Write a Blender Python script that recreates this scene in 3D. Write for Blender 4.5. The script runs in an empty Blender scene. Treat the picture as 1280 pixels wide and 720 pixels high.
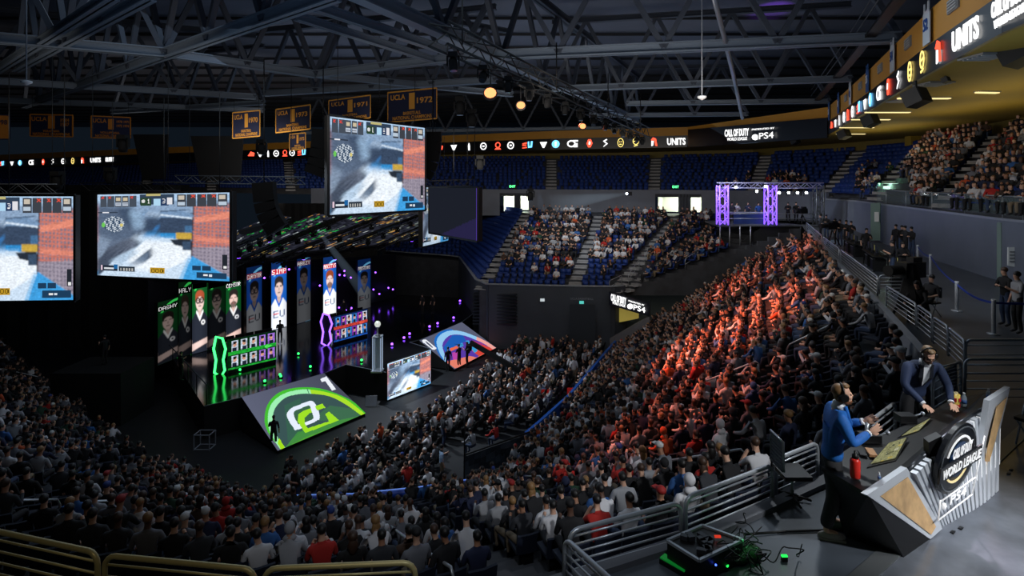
import bpy, math, random
import numpy as np
from mathutils import Vector, Matrix
random.seed(7)
S = bpy.context.scene
COL = S.collection
CZ, F, HY = 14.0, 700.0, 225.0      # eye height above the arena floor, focal length in px, horizon row
def P(px, py, Y): return Vector(((px-640)/F*Y, Y, CZ-(py-HY)/F*Y))
def G(px, py, z):
    Y = (CZ-z)*F/(py-HY)
    return Vector(((px-640)/F*Y, Y, z))
def PX(v): return (640+F*v[0]/v[1], HY+F*(CZ-v[2])/v[1])
# ---------------------------------------------------------------- materials
def lin(c):
    return tuple((x/12.92 if x <= .04045 else ((x+.055)/1.055)**2.4) for x in c)
def rgb(*c): return lin([x/255 for x in c])
MATS = {}
def mat(name, col, rough=.6, metal=0., emis=None, es=0., noise=0., nscale=8., bump=0., alpha=1., trans=0., spec=.5):
    if name in MATS: return MATS[name]
    m = bpy.data.materials.new(name); m.use_nodes = True
    nt = m.node_tree; b = nt.nodes['Principled BSDF']
    b.inputs['Base Color'].default_value = (*col, 1)
    b.inputs['Roughness'].default_value = rough
    b.inputs['Metallic'].default_value = metal
    b.inputs['Specular IOR Level'].default_value = spec
    if emis:
        b.inputs['Emission Color'].default_value = (*emis, 1); b.inputs['Emission Strength'].default_value = es
    if alpha < 1: b.inputs['Alpha'].default_value = alpha
    if trans: b.inputs['Transmission Weight'].default_value = trans
    if noise or bump:
        tc = nt.nodes.new('ShaderNodeTexCoord'); n = nt.nodes.new('ShaderNodeTexNoise')
        n.inputs['Scale'].default_value = nscale; n.inputs['Detail'].default_value = 4
        nt.links.new(tc.outputs['Object'], n.inputs['Vector'])
        if noise:
            r = nt.nodes.new('ShaderNodeValToRGB')
            r.color_ramp.elements[0].position = .3; r.color_ramp.elements[1].position = .7
            r.color_ramp.elements[0].color = (*[max(0, x*(1-noise)) for x in col], 1)
            r.color_ramp.elements[1].color = (*[min(1, x*(1+noise)) for x in col], 1)
            nt.links.new(n.outputs['Fac'], r.inputs['Fac']); nt.links.new(r.outputs['Color'], b.inputs['Base Color'])
        if bump:
            bp = nt.nodes.new('ShaderNodeBump'); bp.inputs['Strength'].default_value = bump; bp.inputs['Distance'].default_value = .02
            nt.links.new(n.outputs['Fac'], bp.inputs['Height']); nt.links.new(bp.outputs['Normal'], b.inputs['Normal'])
    MATS[name] = m
    return m
def glow(name, col, s):
    if name in MATS: return MATS[name]
    m = bpy.data.materials.new(name); m.use_nodes = True
    nt = m.node_tree; nt.nodes.clear()
    e = nt.nodes.new('ShaderNodeEmission'); o = nt.nodes.new('ShaderNodeOutputMaterial')
    e.inputs[0].default_value = (*col, 1); e.inputs[1].default_value = s
    nt.links.new(e.outputs[0], o.inputs[0]); MATS[name] = m
    return m
def led_mat(strength):
    k = 'led_%g' % strength
    if k in MATS: return MATS[k]
    m = bpy.data.materials.new('led_pixels'); m.use_nodes = True
    nt = m.node_tree; nt.nodes.clear()
    a = nt.nodes.new('ShaderNodeAttribute'); a.attribute_name = 'Col'
    e = nt.nodes.new('ShaderNodeEmission'); o = nt.nodes.new('ShaderNodeOutputMaterial')
    e.inputs[1].default_value = strength
    nt.links.new(a.outputs['Color'], e.inputs[0]); nt.links.new(e.outputs[0], o.inputs[0]); MATS[k] = m
    return m
# ---------------------------------------------------------------- object helpers
def tag(o, label=None, cat=None, group=None, kind=None):
    if label: o['label'] = label
    if cat: o['category'] = cat
    if group: o['group'] = group
    if kind: o['kind'] = kind
    return o
def thing(name, loc, label, cat, group=None, rz=0):
    o = bpy.data.objects.new(name, None); COL.objects.link(o)
    o.empty_display_size = .1
    o.location = loc; o.rotation_euler = (0, 0, rz)
    o['_w'] = 1; del o['_w']
    tag(o, label, cat, group)
    return o
def wmat(o):
    M = Matrix.LocRotScale(o.location, o.rotation_euler, o.scale)
    return wmat(o.parent) @ o.matrix_parent_inverse @ M if o.parent else M
class MB:
    def __init__(s): s.v = []; s.f = []; s.m = []; s.cur = 0; s.sm = []
    def face(s, pts, smooth=False):
        n = len(s.v); s.v += [tuple(p) for p in pts]; s.f.append(tuple(range(n, n+len(pts)))); s.m.append(s.cur); s.sm.append(smooth)
    def box(s, c, size, R=None):
        c = Vector(c); n = len(s.v); hx, hy, hz = [x/2 for x in size]
        for x in (-hx, hx):
            for y in (-hy, hy):
                for z in (-hz, hz):
                    p = Vector((x, y, z)); p = R @ p if R is not None else p
                    s.v.append(tuple(c+p))
        for q in ((0,1,3,2),(4,6,7,5),(0,4,5,1),(2,3,7,6),(0,2,6,4),(1,5,7,3)):
            s.f.append(tuple(n+i for i in q)); s.m.append(s.cur); s.sm.append(False)
        return s
    def beam(s, p0, p1, w, h, up=(0,0,1)):
        p0, p1 = Vector(p0), Vector(p1); d = p1-p0; L = d.length
        if L < 1e-6: return s
        d = d/L; u = Vector(up)
        if abs(d.dot(u)) > .99: u = Vector((0,1,0))
        x = d.cross(u).normalized(); z = x.cross(d)
        R = Matrix((x, d, z)).transposed()
        return s.box((p0+p1)/2, (w, L, h), R)
    def ibeam(s, p0, p1, w, h):
        p0, p1 = Vector(p0), Vector(p1); t = h*.12
        s.beam(p0, p1, w*.18, h)
        for q in (h/2-t/2, -h/2+t/2): s.beam(p0+Vector((0,0,q)), p1+Vector((0,0,q)), w, t)
        return s
    def tube(s, pts, r, n=6, cap=True, closed=False):
        pts = [Vector(p) for p in pts]; rings = []
        k = len(pts); rs = r if isinstance(r, (list, tuple)) else [r]*k
        prev = None
        for i, p in enumerate(pts):
            a = pts[i-1] if i > 0 else (pts[-1] if closed else p)
            b = pts[i+1] if i < k-1 else (pts[0] if closed else p)
            d = (b-a).normalized()
            if prev is None:
                u = Vector((0,0,1)) if abs(d.z) < .9 else Vector((1,0,0))
                x = d.cross(u).normalized()
            else:
                x = (prev - d*prev.dot(d)).normalized()
            prev = x; y = d.cross(x)
            base = len(s.v)
            for j in range(n):
                t = 2*math.pi*j/n
                s.v.append(tuple(p+(x*math.cos(t)+y*math.sin(t))*rs[i]))
            rings.append(base)
        R = list(zip(rings, rings[1:])) + ([(rings[-1], rings[0])] if closed else [])
        for a, b in R:
            for j in range(n):
                s.f.append((a+j, a+(j+1)%n, b+(j+1)%n, b+j)); s.m.append(s.cur); s.sm.append(True)
        if cap and not closed:
            s.f.append(tuple(rings[0]+j for j in range(n))[::-1]); s.m.append(s.cur); s.sm.append(False)
            s.f.append(tuple(rings[-1]+j for j in range(n))); s.m.append(s.cur); s.sm.append(False)
        return s
    def lathe(s, prof, c=(0,0,0), n=16, R=None):
        c = Vector(c); rings = []
        for r, z in prof:
            rings.append(len(s.v))
            for j in range(n):
                t = 2*math.pi*j/n; p = Vector((r*math.cos(t), r*math.sin(t), z))
                if R is not None: p = R @ p
                s.v.append(tuple(c+p))
        for a, b in zip(rings, rings[1:]):
            for j in range(n):
                s.f.append((a+j, a+(j+1)%n, b+(j+1)%n, b+j)); s.m.append(s.cur); s.sm.append(True)
        for a, rev in ((rings[0], True), (rings[-1], False)):
            q = tuple(a+j for j in range(n)); s.f.append(q[::-1] if rev else q); s.m.append(s.cur); s.sm.append(False)
        return s
    def ball(s, c, r, n=10, R=None):
        r = r if isinstance(r, (tuple, list)) else (r, r, r); c = Vector(c)
        n0 = len(s.v); k = n//2
        for i in range(k+1):
            a = math.pi*i/k
            for j in range(n):
                t = 2*math.pi*j/n
                p = Vector((r[0]*math.sin(a)*math.cos(t), r[1]*math.sin(a)*math.sin(t), r[2]*math.cos(a)))
                if R is not None: p = R @ p
                s.v.append(tuple(c+p))
        for i in range(k):
            for j in range(n):
                s.f.append((n0+i*n+j, n0+(i+1)*n+j, n0+(i+1)*n+(j+1)%n, n0+i*n+(j+1)%n)); s.m.append(s.cur); s.sm.append(True)
        return s
    def prism(s, pts, d):
        pts = [Vector(p) for p in pts]; d = Vector(d); n = len(pts)
        s.face(pts); s.face([p+d for p in reversed(pts)])
        for i in range(n):
            a, b = pts[i], pts[(i+1)%n]
            s.face([b, a, a+d, b+d])
        return s
    def rail(s, p0, p1, h, nb, r=.03, rc=.12, bot=.1):
        """rounded guard-rail panel; p0,p1 foot points"""
        p0, p1 = Vector(p0), Vector(p1); d = (p1-p0).normalized(); z = Vector((0,0,1))
        pts = [p0]
        for k in range(5):
            a = math.pi/2*k/4
            pts.append(p0+z*(h-rc+rc*math.sin(a))+d*(rc-rc*math.cos(a)))
        for k in range(5):
            a = math.pi/2*k/4
            pts.append(p1+z*(h-rc+rc*math.cos(a))-d*(rc-rc*math.sin(a)))
        pts.append(p1)
        s.tube(pts, r, 8)
        for k in range(nb):
            zz = bot+(h-bot)*k/nb
            s.tube([p0+z*zz, p1+z*zz], r*.55, 6)
        return s
    def mesh(s, name, mats):
        me = bpy.data.meshes.new(name); me.from_pydata(s.v, [], s.f)
        for m in (mats if isinstance(mats, (list, tuple)) else [mats]): me.materials.append(m)
        me.polygons.foreach_set('material_index', s.m); me.polygons.foreach_set('use_smooth', s.sm)
        me.update(); return me
    def build(s, name, mats, parent=None, origin=None):
        """verts are world coordinates; the parent's transform is undone so the part stays put"""
        if parent is not None:
            M = wmat(parent).inverted()
            s.v = [tuple(M @ Vector(v)) for v in s.v]
        elif origin is None and s.v:
            a = np.array(s.v); origin = Vector((float(a[:,0].mean()), float(a[:,1].mean()), float(a[:,2].min())))
        if parent is None:
            s.v = [tuple(Vector(v)-Vector(origin)) for v in s.v]
        o = bpy.data.objects.new(name, s.mesh(name, mats)); COL.objects.link(o)
        if parent is not None: o.parent = parent
        else: o.location = origin
        return o
    def local(s, name, mats, parent):
        o = bpy.data.objects.new(name, s.mesh(name, mats)); COL.objects.link(o); o.parent = parent; return o
LAMPB = mat('lamp_black', rgb(9,10,12), .8, spec=.2)
def struct(name, mb, m): return tag(mb.build(name, m), kind='structure')
def copy_tree(o, parent=None):
    c = o.copy(); COL.objects.link(c)
    if parent is not None: c.parent = parent
    for ch in [x for x in KIDS(o)]: copy_tree(ch, c)
    return c
def KIDS(o): return [x for x in COL.objects if x.parent == o]
# ---------------------------------------------------------------- painted LED canvases
class Can:
    def __init__(s, w, h, col=(0,0,0)):
        s.w, s.h = w, h; s.a = np.zeros((h, w, 3)); s.a[:] = lin([c/255 for c in col])
        s.Y, s.X = np.mgrid[0:h, 0:w]; s.X = (s.X+.5)/w; s.Y = (s.Y+.5)/h
    def put(s, M, col, op=1.):
        c = np.array(lin([x/255 for x in col])); s.a[M] = s.a[M]*(1-op)+c*op; return s
    def rect(s, x0, y0, x1, y1, col, op=1.): return s.put((s.X>=x0)&(s.X<x1)&(s.Y>=y0)&(s.Y<y1), col, op)
    def ell(s, cx, cy, rx, ry, col, op=1.): return s.put(((s.X-cx)/rx)**2+((s.Y-cy)/ry)**2 < 1, col, op)
    def ring(s, cx, cy, rx, ry, t, col, op=1., cut=None):
        d = np.sqrt(((s.X-cx)/rx)**2+((s.Y-cy)/ry)**2); M = (abs(d-1) < t)
        if cut is not None: M &= cut
        return s.put(M, col, op)
    def poly(s, pts, col, op=1.):
        I = np.zeros(s.X.shape, bool); n = len(pts)
        for i in range(n):
            (x1, y1), (x2, y2) = pts[i], pts[(i+1)%n]
            if y1 == y2: continue
            c = ((y1 > s.Y) != (y2 > s.Y)) & (s.X < (x2-x1)*(s.Y-y1)/(y2-y1)+x1); I ^= c
        return s.put(I, col, op)
    def line(s, x0, y0, x1, y1, t, col, op=1., asp=1.):
        dx, dy = x1-x0, (y1-y0)*asp; L = dx*dx+dy*dy+1e-12
        u = np.clip(((s.X-x0)*dx+(s.Y-y0)*asp*dy)/L, 0, 1)
        return s.put(np.hypot(s.X-x0-u*dx, (s.Y-y0)*asp-u*dy) < t, col, op)
    def noise(s, M, amt, seed=1, blur=1):
        r = np.random.default_rng(seed); n = r.normal(0, 1, (s.h, s.w))
        for _ in range(blur): n = (n+np.roll(n,1,0)+np.roll(n,1,1)+np.roll(n,-1,1))/2.2
        s.a[M] = np.clip(s.a[M]*(1+amt*n[M])[:,None], 0, 2); return s
    def text(s, t, x0, y0, x1, y1, col):
        n = len(t); cw = (x1-x0)/(n*6-1)
        for i, ch in enumerate(t):
            for r, row in enumerate(FONT.get(ch, FONT['?'])):
                for c in range(5):
                    if row >> (4-c) & 1:
                        X = x0+(i*6+c)*cw; H = (y1-y0)/7
                        s.rect(X, y0+r*H, X+cw*1.02, y0+(r+1)*H*1.001, col)
        return s
_f = {'A':'0E11111F111111','B':'1E11111E11111E','C':'0E11101010110E','D':'1E11111111111E','E':'1F10101E10101F','F':'1F10101E101010','G':'0E11101713110F','H':'1111111F111111',
'I':'0E04040404040E','J':'0702020202120C','K':'11121418141211','L':'1010101010101F','M':'111B1515111111','N':'11191513111111','O':'0E11111111110E','P':'1E11111E101010',
'R':'1E11111E141211','S':'0F10100E01011E','T':'1F040404040404','U':'1111111111110E','V':'11111111110A04','W':'11111115151B11','X':'11110A040A1111','Y':'11110A04040404','Z':'1F01020408101F',
'0':'0E13151519110E','1':'040C040404040E','2':'0E11010204081F','3':'1E01010E01011E','4':'02060A121F0202','5':'1F101E0101110E','6':'0E10101E11110E','7':'1F010204080808','8':'0E11110E11110E','9':'0E11110F01010E','?':'00000000000000',' ':'00000000000000'}
FONT = {k: [int(v[i:i+2], 16) for i in range(0, 14, 2)] for k, v in _f.items()}
def led_panel(name, q, can, strength, parent=None, off=0.):
    """q = TL,TR,BR,BL world corners; one face per painted pixel"""
    q = [Vector(p) for p in q]
    n = (q[1]-q[0]).cross(q[3]-q[0]).normalized()
    if n.dot(Vector((0,0,CZ))-q[0]) < 0: n = -n
    q = [p+n*off for p in q]
    if parent is not None:
        M = wmat(parent).inverted(); q = [M @ p for p in q]; org = Vector((0,0,0))
    else: org = q[3].copy(); q = [p-org for p in q]
    w, h = can.w, can.h
    U, V = np.meshgrid(np.linspace(0,1,w+1), np.linspace(0,1,h+1))
    A = [np.array(p) for p in q]
    # projective-free bilinear patch
    pts = ((1-U)*(1-V))[...,None]*A[0]+(U*(1-V))[...,None]*A[1]+(U*V)[...,None]*A[2]+((1-U)*V)[...,None]*A[3]
    i = np.arange(h)[:,None]*(w+1)+np.arange(w)[None,:]
    loops = np.stack([i, i+w+1, i+w+2, i+1], -1).reshape(-1)
    me = bpy.data.meshes.new(name); me.vertices.add((w+1)*(h+1)); me.vertices.foreach_set('co', pts.reshape(-1))
    me.loops.add(len(loops)); me.loops.foreach_set('vertex_index', loops)
    me.polygons.add(w*h); me.polygons.foreach_set('loop_start', np.arange(w*h)*4); me.polygons.foreach_set('loop_total', np.full(w*h, 4))
    me.update(); at = me.color_attributes.new('Col', 'FLOAT_COLOR', 'CORNER')
    c = np.concatenate([can.a.reshape(-1,3), np.ones((w*h,1))], 1); at.data.foreach_set('color', np.repeat(c, 4, 0).reshape(-1))
    me.materials.append(led_mat(strength)); me.validate()
    o = bpy.data.objects.new(name, me); COL.objects.link(o)
    if parent is not None: o.parent = parent
    else: o.location = org
    return o
def text_obj(t, o0, right, up, name, m, parent=None, depth=.01, bold=.02, label=None):
    """lettering from the built-in font stretched to the given right/up vectors (total width/height)"""
    cu = bpy.data.curves.new('t', 'FONT'); cu.body = t; cu.offset = bold; cu.resolution_u = 3
    ob = bpy.data.objects.new('t', cu); COL.objects.link(ob)
    me = bpy.data.meshes.new_from_object(ob.evaluated_get(bpy.context.evaluated_depsgraph_get()))
    bpy.data.objects.remove(ob)
    v = np.array([x.co[:] for x in me.vertices]); lo, hi = v.min(0), v.max(0)
    right, up, o0 = Vector(right), Vector(up), Vector(o0); n = right.cross(up).normalized()
    mb = MB(); off = 0
    T = [o0+right*float((p[0]-lo[0])/(hi[0]-lo[0]))+up*float((p[1]-lo[1])/(hi[1]-lo[1])) for p in v]
    for k in (0, 1):
        b = len(mb.v); mb.v += [tuple(p+n*depth*k) for p in T]
        for p in me.polygons:
            q = [b+i for i in p.vertices]; mb.f.append(tuple(q if k else q[::-1])); mb.m.append(0); mb.sm.append(False)
    N = len(T); cnt = {}
    for p in me.polygons:
        vs = list(p.vertices)
        for a, b in zip(vs, vs[1:]+vs[:1]): cnt[(a, b)] = 1
    for (a, b) in cnt:
        if (b, a) not in cnt: mb.f.append((a, b, N+b, N+a)); mb.m.append(0); mb.sm.append(False)
    o = mb.build(name, m, parent)
    return o
# ---------------------------------------------------------------- figures
SK = {}
def skin_mesh(nodes, edges, root, sub=1, smooth=True):
    """nodes: name -> (xyz, radius or (rx,ry)); grows one continuous surface"""
    names = list(nodes); ix = {n: i for i, n in enumerate(names)}
    me = bpy.data.meshes.new('sk'); me.from_pydata([nodes[n][0] for n in names], [(ix[a], ix[b]) for a, b in edges], [])
    ob = bpy.data.objects.new('sk', me); COL.objects.link(ob)
    md = ob.modifiers.new('Skin', 'SKIN')
    sv = me.skin_vertices[0].data
    for n in names:
        r = nodes[n][1]; r = r if isinstance(r, tuple) else (r, r)
        sv[ix[n]].radius = r; sv[ix[n]].use_root = (n == root)
    md.branch_smoothing = .4
    if sub:
        s = ob.modifiers.new('Sub', 'SUBSURF'); s.levels = sub; s.render_levels = sub
    dg = bpy.context.evaluated_depsgraph_get()
    out = bpy.data.meshes.new_from_object(ob.evaluated_get(dg))
    bpy.data.objects.remove(ob)
    return out
def remesh(v, f, size, smooth=2):
    me = bpy.data.meshes.new('rm'); me.from_pydata(v, [], f)
    ob = bpy.data.objects.new('rm', me); COL.objects.link(ob)
    m = ob.modifiers.new('R', 'REMESH'); m.mode = 'VOXEL'; m.voxel_size = size
    if smooth:
        s = ob.modifiers.new('S', 'SMOOTH'); s.iterations = smooth; s.factor = .5
    out = bpy.data.meshes.new_from_object(ob.evaluated_get(bpy.context.evaluated_depsgraph_get()))
    bpy.data.objects.remove(ob)
    return out
def seg_d(P_, a, b):
    a, b = np.array(a), np.array(b); d = b-a; t = np.clip(((P_-a)@d)/max(d@d, 1e-9), 0, 1)
    return np.linalg.norm(P_-a-t[:,None]*d, axis=1)
def pose_nodes(kind, lean=0., turn=0., arms=('lap','lap'), fat=1.):
    """figure facing +Y, feet/seat on z=0"""
    N = {}
    if kind == 'sit':
        hip = Vector((0, 0, .53)); legs = [(.1, .46, .50), (.11, .44, .10), (.12, .60, .05)]
    else:
        hip = Vector((0, 0, .95)); legs = [(.1, .03, .5), (.11, -.03, .09), (.13, .12, .04)]
    up = Vector((math.sin(turn)*.0, math.sin(lean), math.cos(lean)))
    L = lambda k, y=0: hip+up*k+Vector((0, y, 0))
    N['pel'] = (hip, (.165*fat, .12*fat)); N['wai'] = (L(.2), (.15*fat, .105*fat)); N['che'] = (L(.40), (.185*fat, .12*fat))
    N['nk0'] = (L(.53), .075); N['nk1'] = (L(.60, .01), .055); N['hd0'] = (L(.645, .035), (.062, .075)); N['hd1'] = (L(.73, .03), (.072, .09)); N['hd2'] = (L(.79, .02), (.05, .066))
    E = [('pel','wai'),('wai','che'),('che','nk0'),('nk0','nk1'),('nk1','hd0'),('hd0','hd1'),('hd1','hd2')]
    for s, q in ((-1,'l'),(1,'r')):
        N['th'+q] = (hip+Vector((s*.1, .06 if kind == 'sit' else 0, -.02)), .09*fat)
        for k, (n, r) in enumerate((('kn',.068),('an',.045),('to',.04))):
            x, y, z = legs[k]
            N[n+q] = (Vector((s*x*(1.25 if kind == 'sit' and k == 0 else 1), y+hip.y, z)), r)
        E += [('pel','th'+q),('th'+q,'kn'+q),('kn'+q,'an'+q),('an'+q,'to'+q)]
        sh = L(.48)+Vector((s*.185, 0, 0)); N['sh'+q] = (sh, .07*fat)
        a = arms[0 if s < 0 else 1]
        A = {'lap': ((.27,.04,-.26),(.14,.27,-.33),(.09,.33,-.33)), 'side': ((.25,-.03,-.29),(.26,.05,-.54),(.25,.08,-.62)),
             'chin': ((.2,.22,-.22),(.08,.2,.02),(.05,.17,.08)), 'fold': ((.25,.08,-.25),(.03,.24,-.2),(-.06,.23,-.18)),
             'phone': ((.24,.08,-.24),(.12,.32,-.12),(.08,.37,-.07)), 'up': ((.3,.02,.14),(.26,.1,.38),(.24,.1,.46)),
             'clap': ((.26,.1,-.2),(.1,.34,-.03),(.02,.38,.03)), 'knee': ((.27,.16,-.25),(.22,.42,-.36),(.18,.48,-.37))}[a]
        for n, r, o in (('el',.048,A[0]),('wr',.034,A[1]),('ha',.042,A[2])):
            N[n+q] = (L(.48)+Vector((s*o[0], o[1], o[2])), r)
        E += [('che','sh'+q),('sh'+q,'el'+q),('el'+q,'wr'+q),('wr'+q,'ha'+q)]
    if turn:
        c = L(.6); R = Matrix.Rotation(turn, 3, 'Z')
        for n in ('hd0','hd1','hd2'): N[n] = (c+R@(N[n][0]-c), N[n][1])
    return N, E
REG = {'pel':1,'wai':1,'che':1,'nk':0,'hd':0,'th':2,'kn':2,'an':2,'to':3,'sh':1,'el':1,'wr':0,'ha':0}   # 0 skin 1 top 2 trousers 3 shoes 4 hair
def classify(v, f, N, E, sleeve='short'):
    c = np.array([np.mean([v[i] for i in q], axis=0) for q in f])
    best = np.full(len(c), 9.); lab = np.zeros(len(c), int)
    for a, b in E:
        ra, rb = N[a][1], N[b][1]; ra = ra if not isinstance(ra, tuple) else min(ra); rb = rb if not isinstance(rb, tuple) else min(rb)
        d = seg_d(c, N[a][0], N[b][0])-min(ra, rb)
        l = REG.get(b[:2], 1) if b[:3] not in ('pel','wai','che') else 1
        if b[:2] == 'sh': l = 1
        if b[:2] == 'nk' and b == 'nk0': l = 1
        if b[:2] == 'wr': l = 1 if sleeve == 'long' else 0
        if b[:2] == 'th': l = 2
        if b == 'wai': l = 1
        M = d < best; best[M] = d[M]; lab[M] = l
    hd = np.array(N['hd1'][0]); fw = np.array(N['hd1'][0]-N['nk1'][0]); 
    rel = c-hd
    turn = N.get('_t', 0)
    isH = (lab == 0) & (np.linalg.norm(rel, axis=1) < .22) & (c[:,2] > N['hd0'][0].z-.05)
    fy = rel[:,1]
    hair = isH & ((rel[:,2] > .045) | (fy < .0))
    lab[hair & isH] = 4
    return lab
def figure(key, kind='sit', sub=1, sleeve='short', **kw):
    N, E = pose_nodes(kind, **kw)
    me = skin_mesh(N, E, 'pel', sub)
    v = np.array([x.co[:] for x in me.vertices]); f = [tuple(p.vertices) for p in me.polygons]
    lab = classify(v, f, N, E, sleeve)
    return v, f, lab, N
def hair_shape(N, style):
    mb = MB(); h = N['hd1'][0]; z = h.z
    if style == 'short': mb.ball(h+Vector((0,-.02,.026)), (.083,.1,.088), 10)
    elif style == 'long':
        mb.ball(h+Vector((0,-.022,.024)), (.088,.104,.09), 10); mb.ball(h+Vector((0,-.07,-.12)), (.09,.05,.15), 8)
    elif style == 'cap':
        mb.ball(h+Vector((0,-.01,.045)), (.088,.104,.076), 10); mb.box(h+Vector((0,.13,.036)), (.12,.11,.014))
    elif style == 'hood':
        mb.ball(h+Vector((0,-.03,.02)), (.1,.11,.115), 10); mb.ball(h+Vector((0,-.06,-.15)), (.13,.08,.07), 8)
    return mb
def mesh_from(v, f, lab, mats, name):
    me = bpy.data.meshes.new(name); me.from_pydata([tuple(x) for x in v], [], f)
    for m in mats: me.materials.append(m)
    me.polygons.foreach_set('material_index', lab); me.polygons.foreach_set('use_smooth', [True]*len(f)); me.update()
    return me
SKIN = [mat('skin_light', rgb(205,160,135), .6), mat('skin_tan', rgb(165,118,92), .6), mat('skin_dark', rgb(95,66,52), .6)]
HAIRC = [('black', mat('hair_black', rgb(22,20,20), .5)), ('brown', mat('hair_brown', rgb(62,42,30), .5)), ('fair', mat('hair_fair', rgb(140,105,65), .5))]
TOPS = [('black t-shirt', (24,24,28)), ('white t-shirt', (205,205,210)), ('grey hoodie', (110,112,120)), ('navy shirt', (28,36,66)), ('black hoodie', (18,18,20)),
        ('light grey t-shirt', (150,152,158)), ('red t-shirt', (170,35,30)), ('dark green shirt', (30,62,45)), ('blue shirt', (45,90,150)), ('charcoal jacket', (48,50,56)), ('orange shirt', (190,80,40)), ('brown jacket', (70,52,42))]
TOPW = [30,16,10,9,12,8,4,2,4,8,2,3]
TOPM = [mat('top_'+n.replace(' ', '_').replace('-', '_'), rgb(*c), .85) for n, c in TOPS]
PANTM = [mat('trousers_black', rgb(22,22,26), .8), mat('trousers_denim', rgb(50,66,95), .8), mat('shorts_khaki', rgb(120,105,85), .8)]
SHOEM = mat('shoes_dark', rgb(40,40,44), .6)
CAPM = [('black cap', mat('cap_black', rgb(20,20,22), .7)), ('white cap', mat('cap_white', rgb(200,200,200), .7)), ('blue cap', mat('cap_blue', rgb(35,60,130), .7)), ('red cap', mat('cap_red', rgb(150,30,28), .7))]
POSES = [('sitting upright', dict(lean=0, arms=('lap','lap'))), ('leaning forward', dict(lean=.38, arms=('knee','knee'))), ('slouching back', dict(lean=-.16, arms=('lap','fold'))),
         ('arms folded', dict(lean=-.04, arms=('fold','fold'))), ('hand at chin', dict(lean=.2, arms=('chin','lap'))), ('holding a phone', dict(lean=.08, arms=('phone','phone'))),
         ('head turned aside', dict(lean=.03, arms=('lap','lap'), turn=.7)), ('hands together', dict(lean=.1, arms=('clap','clap')))]
STAND = [('standing', dict(kind='stand', arms=('side','side'))), ('standing arms folded', dict(kind='stand', arms=('fold','fold'), lean=.03)), ('standing with a phone', dict(kind='stand', arms=('phone','side')))]
PROTO = {}
def proto(i):
    """fine and coarse versions of pose i; i >= 100 are standing figures"""
    if i in PROTO: return PROTO[i]
    kw = dict(POSES[i][1]) if i < 100 else dict(STAND[i-100][1]); kind = kw.pop('kind', 'sit')
    sl = 'long' if i % 2 else 'short'
    v, f, lab, N = figure(i, kind, 1, sl, **kw); lab2 = lab.copy(); lab2[lab2 == 4] = 0
    fine = mesh_from(v, f, lab2, [SKIN[0], TOPM[0], PANTM[0], SHOEM], 'spectator_body')
    v0, f0, l0, _ = figure(i, kind, 0, sl, **kw)
    hb = hair_shape(N, 'short'); b = len(v0)
    v0 = np.concatenate([v0, np.array(hb.v)]); f0 = f0+[tuple(j+b for j in q) for q in hb.f]; l0 = np.concatenate([np.where(l0 == 4, 0, l0), np.full(len(hb.f), 4)])
    tris = []; tl = []
    for q, l in zip(f0, l0):
        for k in range(1, len(q)-1): tris.append((q[0], q[k], q[k+1])); tl.append(l)
    hairs = {s: hair_shape(N, s) for s in ('short','long','cap','hood')}
    PROTO[i] = (fine, np.array(v0), np.array(tris), np.array(tl), {s: h.mesh('hair', [MATS['hair_black']]) for s, h in hairs.items()})
    return PROTO[i]
CROWD = []   # dict(p, rz, pose, top, pant, skin, hair, style, zone)
def add_person(p, rz, zone, standing=False, r=random, hot=False):
    top = r.choices(range(12), TOPW)[0]
    st = r.choices(['short','long','cap','hood'], [68,14,13,5])[0]
    CROWD.append(dict(p=Vector(p), rz=rz+r.uniform(-.22,.22), pose=(100+r.randrange(3)) if standing else r.choices(range(8), [20,15,14,10,10,12,12,7])[0],
        top=top, pant=r.choices(range(3), [5,3,1])[0], skin=r.choices(range(3), [5,4,1])[0], hair=r.choices(range(3), [7,3,1])[0], style=st, cap=r.choices(range(4), [5,3,1,1])[0], zone=zone, s=r.uniform(.94,1.05)))
def stuff_mesh(name, items, mats, label, cat):
    """items: (verts Nx3 np, tris Mx3 np, mat idx M)"""
    V, T, L = [], [], []; b = 0
    for v, t, l in items: V.append(v); T.append(t+b); L.append(l); b += len(v)
    V = np.concatenate(V); T = np.concatenate(T); L = np.concatenate(L)
    org = np.array([V[:,0].mean(), V[:,1].mean(), V[:,2].min()]); V = V-org
    me = bpy.data.meshes.new(name); me.vertices.add(len(V)); me.vertices.foreach_set('co', V.reshape(-1).astype('f'))
    me.loops.add(T.size); me.loops.foreach_set('vertex_index', T.reshape(-1).astype('i'))
    me.polygons.add(len(T)); me.polygons.foreach_set('loop_start', np.arange(len(T))*3); me.polygons.foreach_set('loop_total', np.full(len(T), 3))
    for m in mats: me.materials.append(m)
    me.polygons.foreach_set('material_index', L.astype('i')); me.update(); me.validate()
    o = bpy.data.objects.new(name, me); COL.objects.link(o); o.location = org
    return tag(o, label, cat, kind='stuff')
def xf(v, p, rz, s=1.):
    c, n = math.cos(rz), math.sin(rz); w = v*s
    return np.stack([w[:,0]*c-w[:,1]*n+p[0], w[:,0]*n+w[:,1]*c+p[1], w[:,2]+p[2]], 1)
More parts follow.
